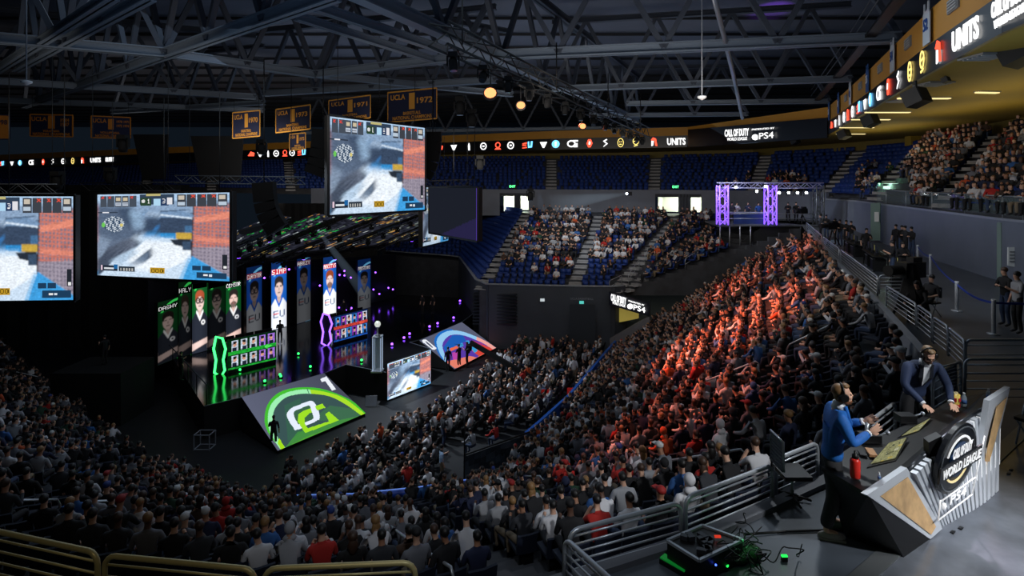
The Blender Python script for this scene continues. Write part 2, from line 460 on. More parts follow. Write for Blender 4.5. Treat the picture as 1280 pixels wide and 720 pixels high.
# ---------------------------------------------------------------- seating bowl
CONC = mat('tier_concrete', rgb(58,60,66), .8, noise=.25, nscale=1.2)
CONCW = mat('concourse_wall_paint', rgb(105,112,128), .45, noise=.12, nscale=.6)
STEPM = mat('aisle_step_concrete', rgb(150,150,152), .7, noise=.15, nscale=3)
FLOORM = mat('arena_floor_cover', rgb(22,24,28), .55, noise=.2, nscale=1)
PLATM = mat('concourse_floor', rgb(70,76,84), .33, noise=.22, nscale=.9, bump=.05)
STEEL = mat('rail_steel', rgb(175,180,186), .35, .6)
BLACK = mat('black_metal', rgb(14,15,17), .5, .2)
DARK = mat('dark_fabric', rgb(12,13,16), .9)
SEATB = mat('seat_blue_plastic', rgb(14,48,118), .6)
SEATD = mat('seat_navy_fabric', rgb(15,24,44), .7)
ZA, ZF = 9.6, 10.3
PLAT = dict(st=[((0,0),(-47,27)),((0,0),(-27,15.5)),((0,0),(-14.5,8)),((0,0),(-8.2,6.2)),((0,0),(-4.2,5.6)),((0,0),(-.6,5.6)),((0,0),(2.4,6.9)),((0,0),(5.2,8.5)),((0,0),(8.6,10.9)),((0,0),(11.4,17)),((0,0),(15.3,26)),((0,0),(20,36.5)),((0,0),(23.6,44.6))])
MAIN = dict(zs=[9.6,9.6,8.0,7.2,7.2,7.2,7.8,8.5,9.5,9.6,9.6,9.6,9.6], n=18, zb=.4, zt=ZA, st=[
 ((-40.6,44.4),(-47,27)), ((-29.6,35.7),(-27,15.5)), ((-19.6,28),(-15,11)), ((-14.6,24.9),(-8.4,9.6)), ((-11.1,22.9),(-4.2,9.0)),
 ((-7,22.6),(-.6,8.9)), ((-1.9,24),(3.0,9.4)), ((-.2,26),(6.0,10.2)), ((1.44,28.9),(8.6,11.3)), ((3.4,32.6),(11.4,17)), ((5.1,36.5),(15.3,26)), ((7,41),(20,36.5)), ((9,45.5),(23.6,44.6))])
FAR = dict(n=16, zb=4.8, zt=ZF, st=[((9.6,46.6),(24,46.5)), ((9.1,46.2),(20.5,54)), ((8.3,45.8),(16.8,57)), ((4.9,46),(9.4,60)), ((-2.7,46.9),(1.6,62)), ((-6,64),(-4,78)), ((-16,69),(-15,84))])
DECK = dict(n=11, zb=12.5, zt=17.0, st=[((19.6,16),(28.5,14)), ((20.5,20),(29,20)), ((21.4,24.6),(30,30)), ((25.8,38.5),(33,44)), ((28,45.5),(36,50)), ((28,52.5),(35,60)), ((22.5,60),(28,72)),
 ((13,64),(16,78)), ((0,66),(0,80)), ((-13,68),(-16,82)), ((-30,76),(-36,90)), ((-60,92),(-70,108)), ((-100,104),(-112,122))])
def sp(D, s, t):
    st = D['st']; i = min(int(s), len(st)-2); u = s-i
    b = Vector(st[i][0]).lerp(Vector(st[i+1][0]), u); tt = Vector(st[i][1]).lerp(Vector(st[i+1][1]), u)
    return b.lerp(tt, t)
def rowz(D, j, s=None):
    zt = D['zt']
    if s is not None and 'zs' in D:
        i = min(int(s), len(D['zs'])-2); zt = D['zs'][i]+(D['zs'][i+1]-D['zs'][i])*(s-i)
    return D['zb']+(zt-D['zb'])*j/D['n']
def solve_s(D, px, t=0., lo=0, hi=None):
    best = None
    for k in range(0, (len(D['st'])-1)*40+1):
        s = k/40
        if s < lo or (hi and s > hi): continue
        p = sp(D, s, t)
        if p.y < 1: continue
        e = abs(640+700*p.x/p.y-px)
        if best is None or e < best[0]: best = (e, s)
    return best[1]
def tiers(name, D, sub=4):
    mb = MB(); K = (len(D['st'])-1)*sub; n = D['n']
    for k in range(K):
        for j in range(n):
            s0, s1 = k/sub, (k+1)/sub; z = rowz(D, j, s0); zq = rowz(D, j, s1); lo_ = D['zb']-(.4 if D['zb'] > 12 else 1.); z0 = rowz(D, j-1, s0) if j else lo_; zr = rowz(D, j-1, s1) if j else lo_
            q = [sp(D, s0, j/n), sp(D, s1, j/n), sp(D, s1, (j+1)/n), sp(D, s0, (j+1)/n)]
            q = [(p.x, p.y) for p in q]
            mb.face([(*q[0], z), (*q[1], zq), (*q[2], zq), (*q[3], z)])
            mb.face([(*q[0], z0), (*q[1], zr), (*q[1], zq), (*q[0], z)])
        # under-structure wall at the front
        a, b = sp(D, k/sub, 0), sp(D, (k+1)/sub, 0)
        zz = max(0, D['zb']-.99)
        if D is not DECK: mb.face([(a.x, a.y, 0), (b.x, b.y, 0), (b.x, b.y, zz), (a.x, a.y, zz)])
        c, d = sp(D, k/sub, 1), sp(D, (k+1)/sub, 1); zt = rowz(D, n-1, k/sub)
        mb.face([(c.x, c.y, zt), (d.x, d.y, zt), (d.x, d.y, rowz(D, n, (k+1)/sub)), (c.x, c.y, rowz(D, n, k/sub))])
    for s in (0, len(D['st'])-1):                       # end walls
        for j in range(n):
            a, b = sp(D, s, j/n), sp(D, s, (j+1)/n)
            mb.face([(a.x, a.y, D['zb']-.4), (b.x, b.y, D['zb']-.4), (b.x, b.y, rowz(D, j)), (a.x, a.y, rowz(D, j))])
    return struct(name, mb, CONC)
tiers('trim_1_lower_seating_tiers', MAIN); tiers('trim_2_far_seating_tiers', FAR); tiers('trim_3_upper_deck_tiers', DECK)
MAIN['ai'] = [1.0, 2.2, 3.6, 5.0, 6.6, 8.0, 9.2, 10.6, 11.6]
MAIN['ai'] = [1.0, 2.6, 5.3, 6.9, 8.55, 10.25, 11.5]
FAR['ai'] = [2.0, 3.0, 4.0, 1.0]
DECK['ai'] = [solve_s(DECK, 690, 0, 5), solve_s(DECK, 818, 0, 5), solve_s(DECK, 940, 0, 5), solve_s(DECK, 1030, 0, 4), 2.4, 3.4, 9.0, 10.0, 10.5, 11.0]
def steps(name, D, w=.55, t0=0, t1=1):
    mb = MB(); n = D['n']
    for s in D['ai']:
        for j in range(int(n*t0), int(n*t1)):
            for h in (0, .5):
                a = sp(D, s, (j+h+.02)/n); b = sp(D, s, (j+h+.5)/n); z = rowz(D, j, s)
                dz = (rowz(D, 1)-rowz(D, 0))/2
                e = (b-a).normalized()
                mb.beam((a.x, a.y, z+h*dz+.01), (b.x, b.y, z+h*dz+.01), w*2, .02+h*.0)
                if h: mb.beam((a.x, a.y, z+dz/2), (b.x, b.y, z+dz/2), w*2, dz)
    return struct(name, mb, STEPM)
steps('trim_4_aisle_steps', FAR, .55); steps('trim_5_deck_aisle_steps', DECK, .65)
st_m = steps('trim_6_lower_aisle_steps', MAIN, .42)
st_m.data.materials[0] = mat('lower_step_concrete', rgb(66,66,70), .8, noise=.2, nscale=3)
mb = MB(); K = 60
for i in range(K):
    s0, s1 = 1+(9-1)*i/K, 1+(9-1)*(i+1)/K; a, b = sp(PLAT, s0, 1), sp(PLAT, s1, 1)
    mb.face([(*a, 6.2), (*b, 6.2), (*b, ZA), (*a, ZA)])
    c, d = sp(MAIN, s0, 1), sp(MAIN, s1, 1); mb.face([(*c, 6.3), (*d, 6.3), (*b, 6.3), (*a, 6.3)])
struct('wall_near_edge', mb, mat('edge_wall_dark', rgb(34,36,42), .8))
# people and seats along the rows
SEATS = []
def near_aisle(D, s, p, w):
    for a in D['ai']:
        if abs(a-s) < 1.0:
            q = sp(D, a, 0); q2 = sp(D, a, 1); d = (q2-q); L = d.length; d = d/L
            r = p-q
            if abs(r.x*d.y-r.y*d.x) < w: return True
    return False
def fill(D, occ, zone, spacing=.56, w=.62):
    n = D['n']; K = len(D['st'])-1
    for j in range(n):
        t = (j+.42)/n; s = 0.; off = random.random()*.3
        ds = .02; prev = sp(D, 0, t); acc = off
        while s < K:
            s += ds
            if s > K: break
            p = sp(D, s, t); acc += (p-prev).length; prev = p; z = rowz(D, j, s)
            if acc < spacing: continue
            acc -= spacing
            if p.y < 2: continue
            if D is MAIN and (p.y < 8.8 or (3.7 < s < 6.9 and j < 2)): continue
            px, py = PX((p.x, p.y, z+.7))
            if px < -50 or px > 1330 or py > 775 or py < 150: continue
            if near_aisle(D, s, p, w): continue
            d = sp(D, s, 0)-sp(D, s, 1); rz = math.atan2(-d.x, d.y)
            o = occ(s, j/n, px, py)
            if o is None: continue
            full = random.random() < o
            zn = zone(s, j/n, px, py)
            SEATS.append(dict(p=Vector((p.x, p.y, z)), rz=rz, full=full, zone=zn, D=D))
            if full: add_person((p.x, p.y, z), rz, zn)
def band(t, a, b, c): return a if t < .34 else (b if t < .67 else c)
def zone_main(s, t, px, py):
    r = band(t, 'front rows', 'middle rows', 'back rows')
    if s < 2.6: return 'left corner stand, '+r
    if s < 5.3: return 'stand under the yellow-lit rails, '+r
    if s < 6.9: return 'stand by the aisle steps, '+r
    if s < 8.55: return 'stand below the commentary desk, '+r
    if s < 10.25: return 'red-lit stand, '+r
    return 'far end of red-lit stand, '+r
def occ_main(s, t, px, py):
    if 893 < px < 1032 and py < 301: return None
    if t > .93 and s > 6.5: return .75
    if s < 3: return .62 if t > .1 else .3
    if s < 6.2: return .74
    return .93
fill(MAIN, occ_main, zone_main, spacing=.53, w=.5)
def occ_far(s, t, px, py):
    if s > 4.02: return 0
    if px < 770 and t < .12: return .05
    if px < 790 and t < .28: return .35
    return .88
occ_far0 = occ_far
def occ_far(s, t, px, py):
    if 893 < px < 1032 and py < 303: return None
    return occ_far0(s, t, px, py)
fill(FAR, occ_far, lambda s, t, px, py: 'far stand, '+band(t, 'front rows', 'middle rows', 'back rows'), spacing=.6)
def occ_deck(s, t, px, py):
    if 1096 < px < 1142 and t < .3: return None
    if px > 1128 and s < 3.6: return .93 if t < .8 else .8
    if 1065 < px < 1132: return .25 if t < .5 else 0
    if 935 < px < 1010 and t < .35: return .75
    if 905 < px < 960 and t < .15: return .3
    return 0
fill(DECK, occ_deck, lambda s, t, px, py: 'upper deck, '+band(t, 'front rows', 'middle rows', 'back rows'), spacing=.62, w=.8)
# people on the arena floor, facing the stage
def inpoly(x, y, P_):
    r = False; n = len(P_)
    for i in range(n):
        (x1, y1), (x2, y2) = P_[i], P_[(i+1)%n]
        if (y1 > y) != (y2 > y) and x < (x2-x1)*(y-y1)/(y2-y1)+x1: r = not r
    return r
FP = [(345,640),(362,603),(440,566),(486,548),(522,536),(562,508),(592,490),(635,458),(655,425),(700,405),(765,425),(752,460),(722,497),(690,530),(660,548),(560,560),(552,600),(540,622),(430,645),(360,645)]
BLK = []
uu = Vector((.397,.918)); nn = Vector((-.918,.397))
for a in np.arange(-5, 60, .92):
    for b in np.arange(-4, 30, .56):
        p = uu*b*1.0+nn*0+Vector((0,0)); p = Vector((10,18))+uu*(b*1.35)+nn*a
        if p.y < 5: continue
        px, py = PX((p.x, p.y, 0))
        if not inpoly(px, py, FP) or inpoly(px, py, [(560,560),(600,545),(640,540),(690,535),(690,620),(545,620)]): continue
        stand = py < 432 or random.random() < .04
        if random.random() < (.93 if py > 445 else .85):
            j = Vector((random.uniform(-.12,.12), random.uniform(-.12,.12)))
            rz = math.atan2(-nn.x, nn.y)+random.uniform(-.3,.3)
            zn = 'arena floor by the far wall' if py < 440 else ('arena floor before the screens' if px > 500 else 'arena floor below the green ramp')
            if not stand: SEATS.append(dict(p=Vector((p.x, p.y, 0)), rz=math.atan2(-nn.x, nn.y), full=True, zone=zn, D=None))
            add_person((p.x+j.x, p.y+j.y, 0), rz if not stand else random.uniform(0, 6), zn, standing=stand, r=random)
            if random.random() < .3: CROWD[-1]['top'] = random.choice([1,1,5,2])
# ---- floor, far wall, concourse
mb = MB(); mb.face([(-130,-20,0),(60,-20,0),(60,130,0),(-130,130,0)]); struct('floor', mb, FLOORM)
mb = MB(); K = 24
def Ffar(s): return sp(FAR, s, 0)
for i in range(K):
    s0, s1 = .6+(5-.6)*i/K, .6+(5-.6)*(i+1)/K; a, b = Ffar(s0), Ffar(s1)
    mb.beam((a.x, a.y-.1, 2.65), (b.x, b.y-.1, 2.65), .2, 5.3)
struct('wall_far_floor', mb, mat('floor_wall_paint', rgb(62,68,78), .6, noise=.1, nscale=.5))
mb = MB()
for i in range(K):
    s0, s1 = 1+(6-1)*i/K, 1+(6-1)*(i+1)/K; a, b = Ffar(s0), Ffar(s1)
    mb.beam((a.x, a.y-.12, 5.33), (b.x, b.y-.12, 5.33), .3, .08)
struct('trim_7_wall_cap', mb, mat('wall_cap', rgb(140,145,152), .5))
# concourse slab around the bowl: between the stand tops and the walls
mb = MB()
out = [Vector(x[0]) for x in DECK['st'][:10]]
inn = [sp(PLAT, s, 1) for s in (6.3, 7, 8, 9, 10, 11, 12)]+[sp(FAR, s, 1) for s in (1, 2, 3, 4, 5, 6)]
plat = [sp(PLAT, s, 1) for s in np.arange(0, 12.01, .25)]
# near part: everything outside the top edge out to the wall
for i in range(len(plat)-1):
    a, b = plat[i], plat[i+1]
    k = lambda p: Vector((p.x*1.0+max(0, 23-p.x)*0, p.y))
    if a.x >= 5 and b.y > 7:
        oa, ob = Vector((a.x+ (22-a.x if a.y < 24 else 8), a.y-2)), Vector((b.x+(22-b.x if b.y < 24 else 8), b.y-2))
        mb.face([(a.x, a.y, ZA), (oa.x, oa.y, ZA), (ob.x, ob.y, ZA), (b.x, b.y, ZA)])
    else:
        mb.face([(a.x, a.y, ZA), (a.x+(b.x-a.x)*0-0 if a.x < 2 else 24, -6 if a.x < 2 else a.y-3, ZA), (b.x if b.x < 2 else 24, -6 if b.x < 2 else b.y-3, ZA), (b.x, b.y, ZA)])
mb.face([(1.5,-6,ZA-.01),(26,-6,ZA-.01),(26,8,ZA-.01),(8,9,ZA-.01),(4.9,7.4,ZA-.01),(2.2,5.9,ZA-.01),(1.5,5.6,ZA-.01)])
fl = struct('floor_concourse', mb, PLATM)
mb = MB()
fi = [sp(FAR, s, 1) for s in np.arange(0, 6.01, .5)]
fo = [sp(DECK, s, 0) for s in np.linspace(4.2, 9.8, 13)]
for i in range(12): mb.face([(*fi[i], ZF), (*fo[i], ZF), (*fo[i+1], ZF), (*fi[i+1], ZF)])
a, b, c, d = sp(PLAT, 12, 1), sp(DECK, 3, 0), sp(DECK, 4.4, 0), sp(FAR, 0, 1)
mb.face([(*a, ZA), (*b, ZA), (*c, ZF), (*d, ZF)])
struct('floor_far_concourse', mb, mat('far_concourse_floor', rgb(80,84,90), .6))
# concourse walls under the upper deck
mb = MB(); K = 40
for i in range(K):
    s0, s1 = 4.6*i/K, 4.6*(i+1)/K; a, b = sp(DECK, s0, 0), sp(DECK, s1, 0)
    mb.beam((*a, (9.5+12.25)/2), (*b, (9.5+12.25)/2), .25, 2.75)
struct('wall_right', mb, CONCW)
mb = MB()
PORT = [(628, 662), (824, 882), (1106, 1136)]
K = 120
for i in range(K):
    s0, s1 = 4.6+5.2*i/K, 4.6+5.2*(i+1)/K; a, b = sp(DECK, s0, 0), sp(DECK, s1, 0)
    px = PX((a.x, a.y, 12))[0]
    if any(l < px < r for l, r in PORT): z0, z1 = 12.45, 12.9
    else: z0, z1 = 9.8, 12.9
    mb.beam((*a, (z0+z1)/2), (*b, (z0+z1)/2), .25, z1-z0)
struct('wall_far', mb, mat('far_wall_paint', rgb(108,114,128), .6, noise=.1, nscale=.6))
mb = MB()
for i in range(K):
    s0, s1 = 4.6*i/K, 4.6*(i+1)/K; a, b = sp(DECK, s0, 0), sp(DECK, s1, 0)
    mb.beam((*a, 12.3), (*b, 12.3), .34, .1)
struct('trim_8_wall_cap', mb, mat('cap_metal', rgb(150,155,165), .4, .3))
# lit portals behind the far concourse
for k, (l, r, lab, colr) in enumerate([(628, 662, 'left', (200,215,205)), (824, 882, 'right', (215,220,190))]):
    sL, sR = solve_s(DECK, l, 0, 4.6), solve_s(DECK, r, 0, 4.6); a, b = sp(DECK, sL, 0), sp(DECK, sR, 0)
    n = Vector((-(b-a).y, (b-a).x)).normalized(); n = n if n.y > 0 else -n
    mb = MB(); d = n*3.5
    z0, z1 = ZF, 12.9
    A, B = Vector((*a, z0)), Vector((*b, z0)); D3 = Vector((*d, 0)); H = Vector((0,0,z1-z0))
    mb.face([A+D3, B+D3, B+D3+H, A+D3+H]); mb.face([A, A+D3, A+D3+H, A+H]); mb.face([B+D3, B, B+H, B+D3+H]); mb.face([A+H, A+D3+H, B+D3+H, B+H])
    struct('door_%d' % (k+1), mb, mat('portal_wall', rgb(215,215,205), .7))
    L = bpy.data.lights.new('portal_light', 'AREA'); L.energy = 420; L.size = 1.6; L.color = (.9,1,.85)
    lo = bpy.data.objects.new('portal_light', L); COL.objects.link(lo); lo.location = (A+B)/2+D3*.5+Vector((0,0,2.4))
    # curtain hanging in the portal
    c = MB(); m0 = A.lerp(B, .42); m1 = A.lerp(B, .68)
    for q in range(8):
        u0 = m0.lerp(m1, q/8); u1 = m0.lerp(m1, (q+1)/8); w = D3*.03*(1 if q%2 else -1)
        c.face([u0-w, u1+w, u1+w+H*.98, u0-w+H*.98], True)
    tag(c.build('curtain', mat('curtain_grey', rgb(90,95,105), .9)), 'grey curtain hanging in the bright %s doorway of the far concourse' % lab, 'curtain')
    e = thing('exit_sign', (A+H).lerp(B+H, .35)+Vector((0,-.3,.35)), 'small green exit sign over the bright %s doorway of the far concourse' % lab, 'sign')
    q = MB().box(e.location, (.9,.1,.4)); q.build('housing', BLACK, e)
    text_obj('EXIT', e.location+Vector((-.35,-.06,-.13)), (.7,0,0), (0,0,.26), 'lettering', glow('exit_green', (.1,1,.3), 3), e)
# ---- handrails in the lower stand aisles
ri = 0
RAILG = 'tube handrails in the seating aisles'
def aisle_rail(D, s, j0, j1, lab, off=0.0, col=STEEL):
    mb = MB(); n = D['n']; a, b = sp(D, s, (j0+.3)/n), sp(D, s, (j1+.3)/n)
    A, B = Vector((*a, rowz(D, j0, s))), Vector((*b, rowz(D, j1, s)))
    t = thing('aisle_handrail', A, lab, 'handrail')
    H = Vector((0,0,.95)); M = A.lerp(B, .5)
    f = MB(); f.tube([A, A+H*.9, A+H+(B-A)*.04, B+H-(B-A)*.04, B+H*.9, B], .028, 7); f.build('top_rail', col, t)
    f = MB(); f.tube([A+H*.5, B+H*.5], .018, 6); f.build('mid_rail', col, t)
    return t
def on_tier(D, px, py, h):
    best = None; n = D['n']; K = len(D['st'])-1
    for k in range(K*8+1):
        for j in range(n):
            p = sp(D, k/8, (j+.5)/n)
            if p.y < 5: continue
            z = rowz(D, j, k/8); x, y = PX((p.x, p.y, z+h)); e = (x-px)**2+(y-py)**2
            if best is None or e < best[0]: best = (e, k/8, j)
    s0, j0 = best[1], best[2]; best = None
    for k in range(-10, 11):
        for t in range(-8, 9):
            s = min(max(s0+k/80, 0), K-.001); tt = min(max((j0+.5+t/12)/n, .002), .998); p = sp(D, s, tt); z = rowz(D, int(tt*n), s)
            x, y = PX((p.x, p.y, z+h)); e = (x-px)**2+(y-py)**2
            if best is None or e < best[0]: best = (e, Vector((p.x, p.y, z)))
    return best[1]
RL = [(MAIN,q,n_) for q, n_ in [((0,625,75,625),'low one at the left picture edge'),((118,627,188,624),'second from the left edge at mid height'),((218,622,268,614),'just left of the blue barrier'),((0,460,52,472),'highest on the left corner stand'),((105,547,163,558),'in the middle of the left corner stand'),((0,518,70,535),'left corner stand, cut by the edge'),
 ((485,655,508,674),'left side of the bottom centre steps'),((522,683,566,710),'right side of the bottom centre steps'),((620,597,678,595),'short one right of the tunnel tarpaulin'),((713,590,790,586),'level one left of the long one, centre right'),((834,577,931,560),'long one above the nearest guard rails'),
 ((690,547,748,521),'by the blue stand edge, lowest'),((780,512,846,491),'lower part of the red-lit crowd'),((880,478,948,450),'centre of the red-lit crowd'),((984,432,1048,401),'upper part of the red-lit crowd'),((1082,382,1106,368),'top row of the red-lit crowd'),
 ((782,437,812,426),'under the entrance sign'),((842,424,881,401),'right of the entrance sign'),((904,390,945,372),'far middle of the red-lit crowd')]]
RL += [(FAR,q,n_) for q, n_ in [((806,317,819,304),'third one up, far right aisle'),((825,297,839,285),'topmost, far right aisle'),((785,340,799,324),'second one up, far right aisle'),((762,356,777,344),'lowest, far right aisle'),((857,326,877,310),'lower one near the broadcast platform'),((886,307,900,294),'upper one near the broadcast platform')]]
for D, (x0,y0,x1,y1), nm in RL:
    A, B = on_tier(D, x0, y0, .95), on_tier(D, x1, y1, .95); H = Vector((0,0,.95))
    t = thing('aisle_handrail', A, 'steel tube handrail in the stands, '+nm, 'handrail', RAILG); e = (B-A)*.05
    f = MB(); f.tube([A, A+H*.88, A+H+e, B+H-e, B+H*.88, B], .028, 7); f.build('top_rail', STEEL, t)
    f = MB(); f.tube([A+H*.5, B+H*.5], .018, 6); f.build('mid_rail', STEEL, t)
# blue barrier along the front of the near stand
pts = [G(302,622,1.15), G(370,624,1.15), G(440,622,1.15), G(520,614,1.15), G(585,604,1.15)]
b = thing('front_barrier', (pts[2].x, pts[2].y, 0), 'long curved blue padded barrier along the front of the near stand', 'barrier')
mb = MB(); mb.tube([p+Vector((0,-.0,0)) for p in pts], .17, 8); mb.build('blue_top', mat('barrier_blue', rgb(35,70,170), .35), b)
mb = MB(); mb.tube([p+Vector((0,0,.13)) for p in pts], .05, 6); mb.build('glow_highlight', mat('barrier_highlight', rgb(150,180,235), .3, emis=rgb(90,130,230), es=.5), b)  # emissive strip imitates the lit highlight along the barrier top
for p in pts:
    mb = MB(); mb.tube([(p.x, p.y, 0), p], .04, 6); mb.build('post', BLACK, b)
for z in (.4, .75):
    mb = MB(); mb.tube([(p.x, p.y, z) for p in pts], .03, 6); mb.build('bar', STEEL, b)
# blue edge wall of the right stand
mb = MB(); K = 30
for i in range(K):
    s0, s1 = 7.6+4.2*i/K, 7.6+4.2*(i+1)/K; a, c = sp(MAIN, s0, 0), sp(MAIN, s1, 0)
    mb.beam((a.x-.1, a.y, .95), (c.x-.1, c.y, .95), .16, 1.1)
struct('trim_9_stand_edge', mb, mat('edge_blue', rgb(30,85,170), .5))
# ---------------------------------------------------------------- painted pictures for the screens
def game_can(w=150, h=100, left=0., seed=3):
    c = Can(w, h, (150,175,205)); X, Y = c.X, c.Y; every = np.ones(X.shape, bool)
    c.rect(0,0,1,.18,(175,205,235)); c.rect(0,.1,1,.28,(140,165,195))
    c.rect(.36,.24,.76,.47,(58,74,98)); c.poly([(.36,.2),(.5,.22),(.62,.2),(.76,.26),(.76,.3),(.36,.28)],(120,150,185))
    c.line(.4,.24,.74,.3,.008,(220,235,250)); c.line(.5,.22,.7,.2,.006,(60,80,105))
    c.poly([(0,.14),(.26,.16),(.4,.3),(.34,.5),(.24,.7),(0,.95)],(88,104,128))
    c.poly([(.16,.17),(.28,.17),(.36,.33),(.30,.42),(.22,.36)],(64,80,104))
    c.poly([(.25,.2),(.36,.22),(.38,.42),(.30,.42)],(150,180,210),.8)
    c.poly([(0,.72),(.34,.48),(.36,.58),(.1,.9),(0,1)],(70,80,98)); c.poly([(0,.5),(.12,.56),(.05,.75),(0,.8)],(150,170,195),.6)
    for k in range(9): c.line(.02+.03*k,.62+.03*k,.3,.52+.01*k,.004,(130,140,160),.6)
    c.rect(.38,.47,.76,.53,(50,140,205)); c.rect(.4,.5,.6,.55,(90,160,215))
    c.poly([(.28,.5),(.6,.53),(.76,.62),(.72,.78),(.63,1),(.02,1),(.16,.76),(.36,.6)],(205,225,245))
    c.poly([(.38,.56),(.66,.58),(.74,.66),(.66,.8),(.5,.92),(.3,.9),(.24,.76)],(238,246,254))
    c.poly([(.3,.8),(.43,.64),(.44,.74),(.36,.83)],(70,84,104)); c.poly([(.24,.85),(.4,.7),(.4,.8),(.3,.87)],(130,150,175),.6)
    c.poly([(.1,.8),(.3,.66),(.34,.7),(.18,.86)],(165,190,215),.7)
    c.rect(.615,.46,.73,.53,(200,165,70)); c.rect(.68,.38,.74,.46,(70,110,150)); c.poly([(.57,.54),(.72,.53),(.74,.64),(.6,.6)],(40,48,60)); c.rect(.66,.56,.72,.66,(60,80,105))
    c.ell(.47,.415,.016,.024,(60,140,215)); c.line(.47,.43,.47,.5,.003,(40,60,90))
    # orange net wall
    c.poly([(.745,.16),(1,.12),(1,.95),(.73,.72)],(125,118,135))
    net = (X > .735) & (Y > .15) & (Y < .72+(X-.73)*.85)
    g = net & ((np.mod(X*75, 2) < .8) | (np.mod((Y-(X-.73)*.1)*50, 2) < .8)); c.put(g & (Y < .62), (205,120,105)); c.put(g & (Y >= .62), (160,150,165))
    c.poly([(.75,.29),(1,.22),(1,.29),(.75,.35)],(228,140,118)); c.poly([(.745,.5),(1,.53),(1,.58),(.745,.55)],(222,135,115))
    c.line(.74,.16,.725,.74,.004,(70,50,50))
    c.poly([(.73,.72),(1,.96),(1,1),(.65,1)],(65,160,225)); c.poly([(.72,.74),(.66,1),(.63,1),(.7,.75)],(150,200,240))
    for _ in range(2): c.a = (c.a+np.roll(c.a,1,0)+np.roll(c.a,-1,0)+np.roll(c.a,1,1)+np.roll(c.a,-1,1))/5
    lf = X < .5
    for _ in range(5): b_ = (c.a+np.roll(np.roll(c.a,1,0),-1,1)+np.roll(np.roll(c.a,-1,0),1,1)+np.roll(np.roll(c.a,2,0),-2,1)+np.roll(np.roll(c.a,-2,0),2,1))/5; c.a[lf] = b_[lf]
    c.noise(every, .07, seed, 2)
    # picture-in-picture boxes of the overlay
    for k in range(5): 
        x = .03+.058*k; c.rect(x,.03,x+.054,.165,(70,78,90)); 
        if k in (2,3): c.rect(x+.01,.05,x+.045,.09,(205,190,160)); c.rect(x+.006,.11,x+.05,.15,(190,200,215)); c.line(x+.012,.13,x+.045,.13,.003,(60,60,70))
        else: c.line(x+.01,.04,x+.028,.065,.004,(220,70,60)); c.line(x+.028,.04,x+.01,.065,.004,(220,70,60))
    for k in range(5):
        x = .62+.072*k; c.rect(x,.025,x+.066,.165,(62,66,74)); 
        if k in (0,4): c.rect(x+.01,.04,x+.055,.085,(200,190,175)); c.rect(x+.005,.11,x+.06,.15,(185,200,215))
        else: c.line(x+.035,.035,x+.055,.06,.004,(230,80,60)); c.line(x+.055,.035,x+.035,.06,.004,(230,80,60))
    c.rect(.345,.02,.6,.14,(50,66,86)); c.rect(.35,.06,.43,.15,(45,70,50)); c.rect(.45,.07,.5,.15,(175,215,240)); c.rect(.5,.07,.56,.15,(40,60,95)); c.rect(.55,.06,.585,.14,(225,225,230))
    c.text('1',.40,.075,.42,.125,(250,250,250)); c.text('3',.515,.075,.535,.125,(250,250,250)); c.ell(.37,.1,.014,.02,(220,220,220))
    c.rect(.39,.015,.5,.04,(190,180,120))
    # map, meters, ammunition
    r = np.random.default_rng(5); M = ((X-.14)/.085)**2+((Y-.37)/.095)**2 < 1
    c.put(M, (60,80,105)); nz = np.sin(X*190+np.sin(Y*90)*2)*np.sin(Y*150+X*60) > .1; c.put(M & nz, (205,215,225)); c.ell(.055,.38,.014,.03,(110,200,90)); c.ell(.2,.38,.012,.02,(215,200,120))
    c.rect(.01,.225,.17,.24,(50,60,75)); c.rect(.05,.226,.1,.238,(235,235,240))
    c.rect(.03,.86,.17,.93,(35,45,60)); c.rect(.035,.86,.05,.92,(225,200,215)); c.rect(.06,.89,.14,.905,(220,225,230)); c.rect(.14,.85,.17,.9,(30,100,160))
    c.rect(.18,.87,.305,.93,(45,55,66))
    for k in range(5): c.rect(.19+.022*k,.885,.202+.022*k,.92,(180,180,175))
    c.rect(.42,.87,.53,.935,(190,150,40)); c.text('OOO',.43,.88,.52,.925,(60,45,15))
    c.rect(.73,.83,.79,.88,(30,60,90)); c.rect(.8,.83,.86,.88,(30,60,90)); c.rect(.76,.9,.97,.965,(30,62,92)); c.rect(.81,.92,.84,.94,(235,235,235)); c.rect(.85,.92,.87,.945,(220,230,240))
    c.rect(.94,.7,.975,.86,(35,40,48)); c.rect(.95,.82,.968,.85,(235,235,235))
    if left > 0:
        k = int(w*left); c.a = c.a[:, k:]; c.w = w-k
    return c
